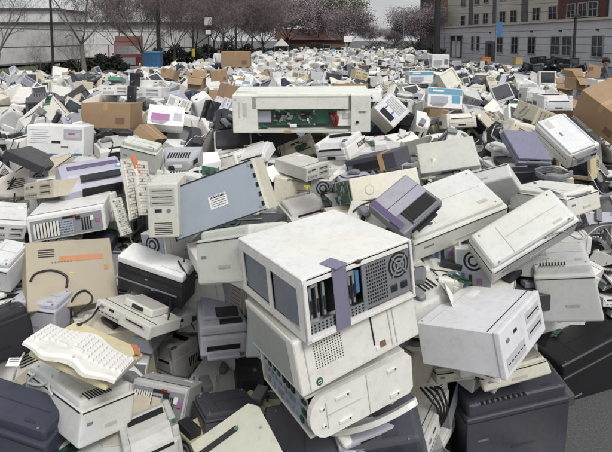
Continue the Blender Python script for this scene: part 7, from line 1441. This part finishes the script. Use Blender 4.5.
[19,-1320,5324,280,45,53,70,-68,26],[5,1804,5333,269,101,-11,-5,64,2],[6,-1031,5343,266,48,-47,-73,68,2],[3,1947,5358,298,117,-20,11,-11,4],[0,234,5391,271,61,-33,-82,-53,18],[2,-1027,5407,278,59,53,61,-66,11],
[0,1354,5433,273,65,-59,-73,-37,3],[0,-238,5452,256,116,-11,-13,25,8],[0,-453,5457,260,118,18,7,-12,4],[19,1816,5458,288,36,-58,92,-37,15],[11,-1327,5466,293,13,-23,-82,84,4],[17,617,5470,303,29,2,-8,-116,2],
[11,-91,5515,271,44,-38,-71,78,2],[0,939,5528,299,55,62,38,-79,2],[11,1903,5538,279,74,18,-92,15,7],[2,-1322,5546,300,32,-41,-96,-50,25],[2,-1222,5547,281,119,-12,-4,-5,5],[8,83,5547,242,25,71,29,-88,2],
[10,2006,5555,287,90,27,71,-21,7],[8,-1466,5562,270,32,-84,-31,-73,6],[0,1006,5562,270,77,36,-67,52,2],[16,1208,5564,273,51,-108,-15,5,5],[2,1299,5577,268,23,26,17,-113,11],[8,804,5578,281,1,-116,-4,32,5],
[5,1979,5597,282,17,42,111,-1,8],[16,-1217,5621,286,89,3,80,-13,4],[3,-1003,5624,240,15,-93,16,-73,2],[5,-87,5636,291,110,-38,2,31,18],[0,-401,5636,249,90,-28,-5,-74,5],[5,-161,5641,265,43,-25,36,103,19],
[10,1141,5662,298,112,-25,-10,-36,24],[10,-1150,5669,268,4,-80,18,88,4],[16,714,5686,262,56,-71,43,66,8],[1,778,5713,274,56,41,-77,61,7],[19,-1075,5722,252,117,-7,14,-22,2],[0,357,5738,256,10,88,27,-77,17],
[7,-1066,5745,299,94,28,-61,31,20],[1,434,5758,261,69,40,68,-58,4],[7,-637,5769,267,71,77,39,43,11],[0,-974,5791,256,92,-74,17,-8,11],[0,830,5791,252,73,26,-72,57,3],[19,-794,5806,256,113,-23,-30,-9,2],
[3,-731,5828,253,104,-18,57,12,3],[18,458,5830,298,20,17,-20,-115,13],[0,1456,5833,280,35,38,-79,-74,3],[2,-667,5840,255,53,-82,37,59,4],[2,-1146,5843,261,97,-26,9,65,3],[1,177,5852,247,75,-64,47,50,5]]
KEYS = ['crt_a', 'crt_b', 'crt_c', 'desk_a', 'desk_b', 'tower_a', 'tower_b', 'tower_o', 'ink_a', 'ink_b', 'laser_a', 'laser_b', 'kbd', 'scan', 'fax', 'lap', 'box_a', 'box_b', 'box_p', 'tv', 'chas', 'spk', 'phone', 'vcr', 'panel', 'foam', 'drive']
COLS = [('white', WHITE, 32), ('off white', (.66, .66, .63), 18), ('cream', IVORY, 8), ('beige', BEIGE, 9), ('light grey', LGREY, 18), ('mid grey', GREY, 9), ('lilac grey', LILAC, 9), ('charcoal', CHAR, 3), ('navy', NAVY, 2), ('yellowed', YELL, 2)]
DARKK = {'tv': .75, 'vcr': .5, 'spk': .7, 'lap': .8, 'ink_a': .2, 'ink_b': .2, 'crt_c': .35, 'fax': .2, 'kbd': .15}
rnd = random.Random(99)
def pick_color(k, x, y):
    if k == 'foam': return 'white', (.82, .82, .82)
    dk = DARKK.get(k, .03)
    if x / y > .2 and 11 < y < 24: dk = max(dk, .45)
    elif y > 6: dk *= .6
    if rnd.random() < dk: return rnd.choice([('charcoal', CHAR), ('black', (.018, .018, .022)), ('dark grey', (.10, .10, .11)), ('navy', NAVY)])
    a, b, c = rnd.choices(COLS, [q[2] for q in COLS])[0]
    f = rnd.uniform(.93, 1.06); return a, tuple(min(.85, v * f) for v in b)
CACHE, JOIN = {}, {}
class Mini: pass
def parts_of(k):
    if k not in CACHE:
        fn, d, kw = MODELS[k]; ps = fn(*d, **kw); L = []
        for p in ps: L.append((p.name, p.parent, p.mesh(NOUN[k][0] + '_' + p.name)))
        fn, d, kw = MODELS[k]; JOIN[k] = joined(fn(*d, **kw), NOUN[k][0]); CACHE[k] = L
    return CACHE[k]
def posture(k, Rm, loc):
    up = Rm.col[2]; fr = -Rm.col[1]; to = (Vector((0, 0, CH)) - loc).normalized(); face = fr.dot(to)
    if up.z > .94: a = 'level'
    elif up.z > .75: a = 'leaning'
    elif up.z < -.7: a = 'upside down'
    elif fr.z > .7: a = 'face up'
    elif fr.z < -.7: a = 'face down'
    else: a = 'on its side'
    b = 'facing us' if face > .75 else 'back showing' if face < -.75 else ''
    return a, b
SHORT = {'server_top': 'the topmost server', 'panel_tower': 'the blue grey sided tower', 'chassis': 'the open white chassis', 'carton': 'the large brown carton', 'product_box': 'the white product carton', 'big_printer': 'the tipped white printer',
 'carton_big': 'the big right edge carton', 'purple_printer': 'the violet banded printer', 'fax_left': 'the badged lilac printer', 'flat_beige': 'the orange striped carton', 'ergo_kb': 'the split keyboard', 'black_lid': 'the white lidded black machine', 'tv_right': 'the dark slate television',
 'case_B': 'the long sloping case', 'x_blue_box_near': 'the nearer blue carton', 'x_blue_box_far': 'the farther blue carton', 'x_slot_printer': 'the dark slotted white printer', 'x_pallet_box': 'the wide pallet box', 'x_orange_board': 'the far orange carton', 
 'lilac_case': 'the white lilac case', 'x_flat_screen': 'the leaning flat screen', 'x_dark_speaker': 'the narrow black speaker', 'crt_grey': 'the face down grey monitor', 'x_white_stack': 'the far white carton', 'case_low': 'the curved bezel case', 'mfp': 'the lilac copier', 'x_tilted_tower': 'the cornered cream computer'}
LAND = []
for k_, n_ in SHORT.items():
    v = HE[k_]; q = project(v[:3]); LAND.append((q[0], q[1], v[1], n_))
for px, py, Y, n_ in ((150, 66, 34, 'the blue bin'), (40, 72, 33, 'the long white trailer'), (84, 68, 29, 'the largest bare tree'), (281, 52, 74, 'the white tent'), (403, 52, 90, 'the twin street lamp'), (437, 60, 60, 'the thick dark pole'), (604, 66, 13, 'the person in teal'), (340, 56, 100, 'the green leaved tree'), (548, 64, 17.5, 'the black television row')): LAND.append((px, py, Y, n_))
todo = []
def fscale(y): return 1. if y < 6 else .84       # smaller models fill the far heap
for e in ENC:
    k = KEYS[e[0]]; loc = Vector(e[1:4]) / 200; q = Quaternion([v / 120 for v in e[4:8]]).normalized(); Rm = q.to_matrix()
    fn, d, kw = MODELS[k]; s = fscale(loc.y); base = loc - Rm @ Vector((0, 0, d[2] / 2 * s)); cn, col = pick_color(k, loc.x, loc.y)
    s = fscale(loc.y)
    todo.append([k, loc, base, q, cn, col, e[8]])
bylabel = {}
for t_ in todo:
    k, loc, base, q, cn, col, vis = t_
    p = project(loc); px, py = (p[0], p[1]) if p else (0, 0)
    best = min(LAND, key=lambda L: math.hypot(L[0] - px, (L[1] - py) * 1.6)); dx, dy = px - best[0], py - best[1]
    if abs(dx) > abs(dy) * 1.5: rel = ('right of ' if dx > 0 else 'left of ')
    else: rel = ('in front of ' if loc.y < best[2] else 'behind ')
    a, b = posture(k, q.to_matrix(), loc)
    if k in ('box_a', 'box_b', 'box_p'): head = NOUN[k][1]
    else: head = cn + ' ' + NOUN[k][1]
    lab = ' '.join((head + ' ' + a + (', ' + b if b and loc.y < 12 and k not in ('crt_b', 'tower_o', 'chas', 'box_p') else '') + ', ' + rel + best[3]).split())
    bylabel.setdefault(lab, []).append(t_); t_.append(px); t_.append(py)
ORD = ['', 'first', 'second', 'third', 'fourth', 'fifth', 'sixth', 'seventh', 'eighth', 'ninth', 'tenth', 'eleventh', 'twelfth']
for lab, L in bylabel.items():
    L.sort(key=lambda t: t[7]); n = len(L)
    for i, t in enumerate(L):
        if n == 1: f = lab
        elif n == 2: f = ('left twin: ' if i == 0 else 'right twin: ') + lab
        else: f = ('leftmost: ' if i == 0 else 'rightmost: ' if i == n - 1 else ORD[min(i + 1, 12)] + ' from left: ') + lab
        f = f if len(f.split()) <= 16 else f.replace(', facing us', '').replace(', back showing', ''); f = f if len(f.split()) <= 16 else f.replace('footed ', '').replace('deep ', ''); t.append(f)
GR = {'crt_monitor': 'tube monitors scattered over the heap', 'desktop_computer': 'desktop computers scattered over the heap', 'tower_computer': 'tower computers scattered over the heap', 'inkjet_printer': 'inkjet printers scattered over the heap', 'laser_printer': 'laser printers scattered over the heap', 'keyboard': 'keyboards scattered over the heap', 'scanner': 'scanners scattered over the heap',
 'fax_machine': 'fax machines scattered over the heap', 'laptop': 'laptops scattered over the heap', 'cardboard_box': 'cartons scattered over the heap', 'product_box': 'printed cartons scattered over the heap', 'television': 'televisions scattered over the heap', 'open_chassis': 'open chassis scattered over the heap', 'speaker': 'speakers scattered over the heap',
 'telephone': 'telephones scattered over the heap', 'video_recorder': 'video recorders scattered over the heap', 'side_panel': 'loose side panels scattered over the heap', 'foam_block': 'foam blocks scattered over the heap', 'disk_drive': 'disk drives scattered over the heap'}
for k, loc, base, q, cn, col, vis, px, py, lab in todo:
    L = parts_of(k); nm = NOUN[k][0]
    if vis >= 60 or loc.y < 6:
        t = empty(nm, base, q); t.scale = (fscale(loc.y),) * 3; made = {}
        for pn, pp, me in L:
            o = bpy.data.objects.new(pn, me); o.color = (*col, 1); link(o, made[pp] if pp else t); made.setdefault(pn, o)
    else:
        t = bpy.data.objects.new(nm, JOIN[k]); t.location = base; t.rotation_mode = 'QUATERNION'; t.rotation_quaternion = q; t.scale = (fscale(loc.y),) * 3; t.color = (*col, 1); link(t)
    tag(t, lab, NOUN[k][2], GR[nm])
print('field', len(todo), 'max words', max(len(t[9].split()) for t in todo))

# ------------------------------------------------------------------ what lies too far off to count
SM = []
for i, c in enumerate([WHITE, (.66, .66, .63), IVORY, BEIGE, LGREY, GREY, LILAC, CHAR, (.02, .02, .02), (.3, .19, .11), (.1, .3, .45)]):
    M['s%d' % i] = surface('far_scrap_shade', c, .55, .4, 0, scale=5); SM.append('s%d' % i)
sp_ = Part('distant_electronics')
def lump(x, y, z, sc=1.):
    w, d, h = rnd.choice([(.42, .4, .36), (.43, .42, .16), (.24, .44, .42), (.43, .36, .22), (.4, .4, .25), (.5, .45, .42)]); w *= sc; d *= sc; h *= sc
    e = Euler((rnd.gauss(0, .22), rnd.gauss(0, .22), rnd.gauss(0, .9))) if rnd.random() < .85 else Euler((rnd.uniform(0, 6), rnd.uniform(0, 6), rnd.uniform(0, 6)))
    m = Matrix.Translation((x, y, z)) @ e.to_matrix().to_4x4(); tap = .65 if h > .3 and rnd.random() < .6 else 1
    wt = [30, 18, 13, 8, 14, 6, 8, 4, 2, 2, 1]
    if x / y > .21: wt = [8, 5, 4, 4, 7, 8, 5, 22, 18, 4, 1]
    mt = rnd.choices(SM, wt)[0]
    v = [(-w / 2, -d / 2, -h / 2), (w / 2, -d / 2, -h / 2), (w / 2, -d / 2, h / 2), (-w / 2, -d / 2, h / 2), (-w / 2 * tap, d / 2, -h / 2 * tap), (w / 2 * tap, d / 2, -h / 2 * tap), (w / 2 * tap, d / 2, h / 2 * tap), (-w / 2 * tap, d / 2, h / 2 * tap)]
    sp_.add(v, [(0, 1, 2, 3), (5, 4, 7, 6), (4, 0, 3, 7), (1, 5, 6, 2), (3, 2, 6, 7), (4, 5, 1, 0)], mt, m)
    if rnd.random() < .6: sp_.add([(-w * .36, -d / 2 - .003, -h * .3), (w * .36, -d / 2 - .003, -h * .3), (w * .36, -d / 2 - .003, h * .35), (-w * .36, -d / 2 - .003, h * .35)], [(0, 1, 2, 3)], rnd.choice(['s7', 's8', 's5', 's5']), m)
y = 27.5
while y < 74:
    hw = .66 * y; x = -hw
    while x < hw:
        u = x / y
        if y < heap_edge(u) - .4: 
            z = heap_core(x, y); lump(x + rnd.uniform(-.25, .25), y + rnd.uniform(-.25, .25), z + rnd.uniform(.05, .5) + (.4 if rnd.random() < .05 else 0), 1.0)
        x += .46
    y += .5
# ragged margins of the heap, where its edge slopes to the ground
for i in range(2600):
    u = rnd.uniform(-.66, .66); y = heap_edge(u) - rnd.uniform(-.6, 2.2); x = u * y; z = max(heap_core(x, y), 0); lump(x, y, z + rnd.uniform(.05, .3))
sm_ = sp_.mesh(); tag(link(bpy.data.objects.new('distant_electronics', sm_)), 'far part of the heap where monitors and printers merge into one pale mass', 'scrap electronics', kind='stuff')

# ------------------------------------------------------------------ people
def body(name, loc, rz, joints, edges, radii, label, skin, cloth, hair, trousers, cap=None):
    t = empty(name, loc, (0, 0, rz)); tag(t, label, 'person')
    def grown(nm, js, es, rs, mat, root, lv=2):
        me = bpy.data.meshes.new(nm); me.from_pydata([joints[j] if isinstance(j, str) else j for j in js], es, []); o = bpy.data.objects.new(nm, me); COL.objects.link(o)
        sk = o.modifiers.new('s', 'SKIN'); sk.use_smooth_shade = True
        for i, r in enumerate(rs): me.skin_vertices[0].data[i].radius = r if isinstance(r, tuple) else (r, r)
        me.skin_vertices[0].data[root].use_root = True
        ss = o.modifiers.new('u', 'SUBSURF'); ss.levels = lv; ss.render_levels = lv
        dg = bpy.context.evaluated_depsgraph_get(); m2 = bpy.data.meshes.new_from_object(o.evaluated_get(dg)); m2.name = nm
        COL.objects.unlink(o); bpy.data.objects.remove(o); m2.materials.clear(); m2.materials.append(M[mat]); m2.polygons.foreach_set('use_smooth', [True] * len(m2.polygons))
        ob = link(bpy.data.objects.new(nm, m2), t); return ob
    J = list(joints); idx = {j: i for i, j in enumerate(J)}
    grown('body', J, [(idx[a], idx[b]) for a, b in edges], [radii[j] for j in J], skin, idx['pelvis'])
    jk = ['pelvis', 'waist', 'chest', 'neckbase', 'shL', 'elL', 'wrL', 'shR', 'elR', 'wrR']
    grown('jacket', jk, [(0, 1), (1, 2), (2, 3), (2, 4), (4, 5), (5, 6), (2, 7), (7, 8), (8, 9)], [(.175, .13), (.165, .13), (.19, .14), (.07, .07), (.085, .085), (.06, .06), (.042, .042), (.085, .085), (.06, .06), (.042, .042)], cloth, 0)
    jt = ['pelvis', 'hipL', 'knL', 'anL', 'hipR', 'knR', 'anR']
    grown('trousers', jt, [(0, 1), (1, 2), (2, 3), (0, 4), (4, 5), (5, 6)], [(.165, .125), .10, .075, .058, .10, .075, .058], trousers, 0)
    h = Vector(joints['head']); hp = Part('hair'); rg = []
    for i in range(7):
        a = R(-18 + i * 18); z = h.z + .015 + .118 * math.sin(a); r = .098 * math.cos(a) + .004
        rg.append([Vector((h.x + r * math.cos(b) * .9, h.y + .018 + r * math.sin(b) * 1.08, z + (.035 if math.sin(b) < -.5 and i < 3 else 0))) for b in [6.2832 * q / 14 for q in range(14)]])
    hp.loft(rg, hair, True, True); o = link(bpy.data.objects.new('hair', hp.mesh()), t)
    f = Part('face'); 
    for sx in (-1, 1): f.box((h.x + sx * .033, h.y - .088, h.z + .012), (.024, .012, .010), 'W', .003).box((h.x + sx * .033, h.y - .095, h.z + .012), (.010, .004, .009), 'D').box((h.x + sx * .033, h.y - .090, h.z + .034), (.032, .01, .006), hair)
    f.loft([[Vector((h.x - .010, h.y - .088, h.z + .01)), Vector((h.x + .010, h.y - .088, h.z + .01)), Vector((h.x, h.y - .096, h.z + .012))], [Vector((h.x - .016, h.y - .090, h.z - .028)), Vector((h.x + .016, h.y - .090, h.z - .028)), Vector((h.x, h.y - .116, h.z - .024))]], skin, True)
    f.box((h.x, h.y - .086, h.z - .052), (.044, .012, .010), 'R2', .003); link(bpy.data.objects.new('face', f.mesh()), t)
    if cap:
        c = Part('cap'); rg = []
        for i in range(5): a = R(i * 21); rg.append([Vector((h.x + .108 * math.cos(a) * math.cos(b), h.y + .01 + .118 * math.cos(a) * math.sin(b), h.z + .06 + .085 * math.sin(a))) for b in [6.2832 * q / 14 for q in range(14)]])
        c.loft(rg, cap, True, True); c.box((h.x, h.y - .13, h.z + .062), (.13, .10, .010), cap, .004); link(bpy.data.objects.new('cap', c.mesh()), t)
    return t
M['skin'] = surface('skin', (.42, .24, .17), .5, .1, .05); M['R2'] = surface('lips', (.35, .12, .10), .5, .1, 0); M['teal'] = surface('teal_cloth', (.02, .20, .30), .85, .3, .4); M['hair'] = surface('dark_hair', (.02, .014, .012), .6, .2, .3); M['denim'] = surface('denim', (.04, .05, .09), .9, .3, .4)
def figure(lean=0., arms='down'):
    J = {'pelvis': (0, 0, .95), 'waist': (0, -.01, 1.08), 'chest': (0, -.02 - lean * .3, 1.30), 'neckbase': (0, -.02 - lean * .5, 1.46), 'neck': (0, -.03 - lean * .6, 1.52), 'head': (0, -.045 - lean * .8, 1.635), 'crown': (0, -.03 - lean * .8, 1.70),
         'shL': (-.19, -.01 - lean * .4, 1.41), 'elL': (-.25, -.06 - lean, 1.13), 'wrL': (-.20, -.28 - lean, 1.02), 'haL': (-.18, -.36 - lean, 1.01), 'shR': (.19, -.01 - lean * .4, 1.41), 'elR': (.25, -.05 - lean, 1.13), 'wrR': (.21, -.26 - lean, 1.00), 'haR': (.19, -.34 - lean, .98),
         'hipL': (-.10, 0, .90), 'knL': (-.12, -.03, .50), 'anL': (-.12, .02, .09), 'toL': (-.13, -.16, .035), 'hipR': (.10, 0, .90), 'knR': (.12, -.05, .50), 'anR': (.12, .0, .09), 'toR': (.13, -.18, .035)}
    E_ = [('pelvis', 'waist'), ('waist', 'chest'), ('chest', 'neckbase'), ('neckbase', 'neck'), ('neck', 'head'), ('head', 'crown'), ('chest', 'shL'), ('shL', 'elL'), ('elL', 'wrL'), ('wrL', 'haL'), ('chest', 'shR'), ('shR', 'elR'), ('elR', 'wrR'), ('wrR', 'haR'),
          ('pelvis', 'hipL'), ('hipL', 'knL'), ('knL', 'anL'), ('anL', 'toL'), ('pelvis', 'hipR'), ('hipR', 'knR'), ('knR', 'anR'), ('anR', 'toR')]
    for s, sx in (('L', 1), ('R', -1)):          # four fingers and a thumb on each hand
        hx, hy, hz = J['ha' + s]
        for i in range(4): n = 'f%d%s' % (i, s); J[n] = (hx - .027 + i * .018, hy - .055 - .01 * (i in (1, 2)), hz - .02); E_.append(('ha' + s, n))
        n = 'th' + s; J[n] = (hx + sx * .045, hy - .01, hz - .01); E_.append(('ha' + s, n))
    Rr = {'pelvis': (.15, .11), 'waist': (.14, .10), 'chest': (.16, .11), 'neckbase': (.065, .06), 'neck': (.054, .052), 'head': (.082, .098), 'crown': (.07, .08)}
    for s in 'LR': Rr.update({'sh' + s: .07, 'el' + s: .045, 'wr' + s: (.03, .022), 'ha' + s: (.038, .018), 'hip' + s: .09, 'kn' + s: .06, 'an' + s: .045, 'to' + s: (.04, .03), 'th' + s: .010}); Rr.update({'f%d%s' % (i, s): .009 for i in range(4)})
    return J, E_, Rr
J, E_, Rr = figure(.05)
pt = at(606, 61.5, 12.6); body('person', (pt.x, 12.6, pt.z - 1.65), R(-28), J, E_, Rr, 'person in a teal jacket with dark hair standing behind the cartons at the right edge', 'skin', 'teal', 'hair', 'denim')
M['shirt'] = surface('white_cloth', (.62, .62, .60), .85, .2, .4); M['capblue'] = surface('navy_cloth', (.03, .05, .16), .8, .2, .3)
J, E_, Rr = figure(.0)
pt = at(218.5, 49.5, 25.2); body('person', (pt.x, 25.2, pt.z - 1.66), R(10), J, E_, Rr, 'person in a white shirt and navy cap standing left of the wide pallet box', 'skin', 'shirt', 'hair', 'denim', cap='capblue')
# firm footing under both people: a wooden pallet each
for o in [c for c in COL.objects if c.parent is None and c.name.startswith('person')]:
    t = empty('pallet', (o.location.x, o.location.y, o.location.z - .145)); tag(t, 'wooden pallet under the person in the ' + ('teal jacket' if o.location.x > 0 else 'white shirt'), 'pallet')
    d = Part('deck'); 
    for i in range(6): d.box((-.5 + i * .2, 0, .13), (.14, 1.0, .022), 'C')
    b2 = Part('bearer')
    for yy in (-.45, 0, .45): b2.box((0, yy, .06), (1.14, .09, .115), 'Z')
    build([d, b2], t)

# ------------------------------------------------------------------ small loose pieces dropped onto the surfaces they lie on
bpy.context.view_layer.update(); dg = bpy.context.evaluated_depsgraph_get()
rn = random.Random(17)
HEROCOLS = set()
def top_of(o):
    while o.parent: o = o.parent
    return o
def land(o): return 'group' in o.keys() and 'scattered' in o['group'] or o.name.startswith('buried_scrap')
def near(px, py):
    b = min(LAND, key=lambda L: math.hypot(L[0] - px, (L[1] - py) * 1.6)); dx, dy = px - b[0], py - b[1]
    return (('right of ' if dx > 0 else 'left of ') if abs(dx) > abs(dy) * 1.5 else ('above ' if dy < 0 else 'below ')) + b[3]
SMALL = {'circuit_card': ('circuit card', ['E', 'B']), 'mouse': ('computer mouse', ['K', 'G']), 'paper_sheet': ('paper sheet', ['W']), 'power_brick': ('power brick', ['D', 'G']), 'broken_bezel': ('broken bezel piece', ['P', 'Q']), 'ribbon': ('flat ribbon cable', ['G', 'L'])}
placed = []
def small_parts(kind, mt):
    if kind == 'circuit_card':
        a = Part('board'); a.box((0, 0, .002), (.12, .07, .003), 'B'); b = Part('chip')
        c = Part('bracket'); c.box((-.062, 0, .01), (.003, .085, .02), 'M'); b.box((.02, .01, .006), (.03, .03, .006), 'D'); return [a, b, c]
    if kind == 'mouse':
        a = Part('mouse_body'); a.loft([a.rrect(.05 * k, .03 * q, y, 0, .015 * q, .012, 2) for y, k, q in ((-.05, .6, .5), (-.04, .95, .8), (0, 1.1, 1.15), (.035, .95, 1), (.05, .5, .5))], mt); return [a]
    if kind == 'paper_sheet':
        a = Part('sheet'); V = []; F = []
        for j in range(5):
            for i in range(4): V.append((-.075 + i * .05, -.10 + j * .05, .010 + .010 * math.sin(i * 1.3 + j * .9)))
        F = [(j * 4 + i, j * 4 + i + 1, (j + 1) * 4 + i + 1, (j + 1) * 4 + i) for j in range(4) for i in range(3)]; a.add(V, F, mt); return [a]
    if kind == 'power_brick':
        a = Part('brick_body'); a.box((0, 0, .018), (.06, .12, .034), mt, .006, 2); return [a]
    if kind == 'broken_bezel':
        a = Part('bezel'); a.prism([(-.12, -.04), (.08, -.05), (.13, 0), (.05, .015), (.02, .045), (-.10, .03)], (0, .006), mt); a.box((-.02, -.03, .012), (.14, .006, .02), mt); return [a]
    a = Part('ribbon'); V = []; F = []
    for j in range(9): 
        y = -.12 + j * .03; z = .01 + .03 * abs(math.sin(j * .7)); V += [(-.02, y, z), (.02, y + .006, z)]
    F = [(2 * j, 2 * j + 1, 2 * j + 3, 2 * j + 2) for j in range(8)]; a.add(V, F, mt); return [a]
tries = 0
while len(placed) < 95 and tries < 6000:
    tries += 1; px, py = rn.uniform(-10, 622), 100 + 352 * rn.random() ** .9; d = ray(px, py).normalized()
    ok, hp_, nm_, fi, ob, mw = scene.ray_cast(dg, Vector((0, 0, CH)), d)
    if not ok or hp_.y > 7 or hp_.y < 1.3 or nm_.z < .35 or not land(top_of(ob)): continue
    if px > 385 and py > 375 or (hp_.z < .3 and hp_.x > 1.4): continue
    if any((hp_ - q).length < .14 for q, *_ in placed): continue
    kind = rn.choices(list(SMALL), [2.5, 4, 1, 5, 3, .6])[0]; mt = rn.choice(SMALL[kind][1]); placed.append((hp_.copy(), nm_.copy(), kind, mt, px, py))
CW = {'K': 'cream', 'G': 'grey', 'W': 'white', 'L': 'lilac', 'D': 'black', 'E': 'green', 'B': 'green', 'P': 'white', 'Q': 'grey'}
seen = {}
for hp_, nm_, kind, mt, px, py in placed:
    q = nm_.to_track_quat('Z', 'Y').to_matrix() @ Matrix.Rotation(rn.uniform(0, 6.28), 3, 'Z')
    t = empty(kind, hp_ + nm_ * .002, q.to_quaternion()); lab = CW[mt] + ' ' + SMALL[kind][0] + ' lying ' + near(px, py)
    build(small_parts(kind, mt), t, rn.choice([WHITE, IVORY, LGREY])); seen.setdefault(lab, []).append((px, t, kind))
for lab, L in seen.items():
    L.sort(key=lambda q: q[0]); n = len(L)
    for i, (px, t, kind) in enumerate(L):
        pre = '' if n == 1 else ('left twin: ', 'right twin: ')[i] if n == 2 else 'leftmost: ' if i == 0 else 'rightmost: ' if i == n - 1 else ORD[i + 1] + ' from left: '
        tag(t, pre + lab, SMALL[kind][0], SMALL[kind][0] + 's lying loose on the heap')
# loose cables draped over whatever is under them
n = 0; tries = 0; cl = {}
while n < 90 and tries < 2500:
    tries += 1; px, py = rn.uniform(-5, 617), 95 + 357 * rn.random(); d = ray(px, py).normalized()
    ok, hp_, nm_, fi, ob, mw = scene.ray_cast(dg, Vector((0, 0, CH)), d)
    if not ok or hp_.y > 6.5 or hp_.y < 1.4 or not land(top_of(ob)) or (hp_.z < .3 and hp_.x > 1.4) or (px > 385 and py > 300): continue
    a = rn.uniform(0, 6.28); p = hp_.copy(); pts = []; curl = rn.gauss(0, .25); r = rn.choice((.0035, .004, .005, .006)); bad = False
    for s in range(rn.randint(10, 26)):
        ok2, h2, n2, f2, o2, m2 = scene.ray_cast(dg, Vector((p.x, p.y, hp_.z + .18)), Vector((0, 0, -1)))
        z = h2.z if ok2 else hp_.z
        if ok2 and not land(top_of(o2)): break
        z = max(z, (pts[-1].z - .05) if pts else z); 
        if pts and z > pts[-1].z + .10: break
        pts.append(Vector((p.x, p.y, z + r))); a += curl + rn.gauss(0, .22); p += Vector((math.cos(a), math.sin(a), 0)) * .035
    if len(pts) < 7: continue
    mt = rn.choice('DDDGKK'); w_ = {'D': 'black', 'G': 'grey', 'K': 'cream'}[mt]
    sm = [pts[0]] + [(pts[i - 1] + pts[i] * 2 + pts[i + 1]) / 4 for i in range(1, len(pts) - 1)] + [pts[-1]]
    cp_ = Part('cable'); cp_.tube(sm, r, mt, 6); o = link(bpy.data.objects.new('cable', cp_.mesh())); cl.setdefault(w_ + ' cable trailing ' + near(px, py), []).append((px, o)); n += 1
for lab, L in cl.items():
    L.sort(key=lambda q: q[0]); m_ = len(L)
    for i, (px, o) in enumerate(L):
        pre = '' if m_ == 1 else ('left twin: ', 'right twin: ')[i] if m_ == 2 else 'leftmost: ' if i == 0 else 'rightmost: ' if i == m_ - 1 else ORD[min(i + 1, 12)] + ' from left: '
        tag(o, pre + lab, 'cable', 'loose cables trailing over the heap')
print('small', len(placed), 'cables', n)
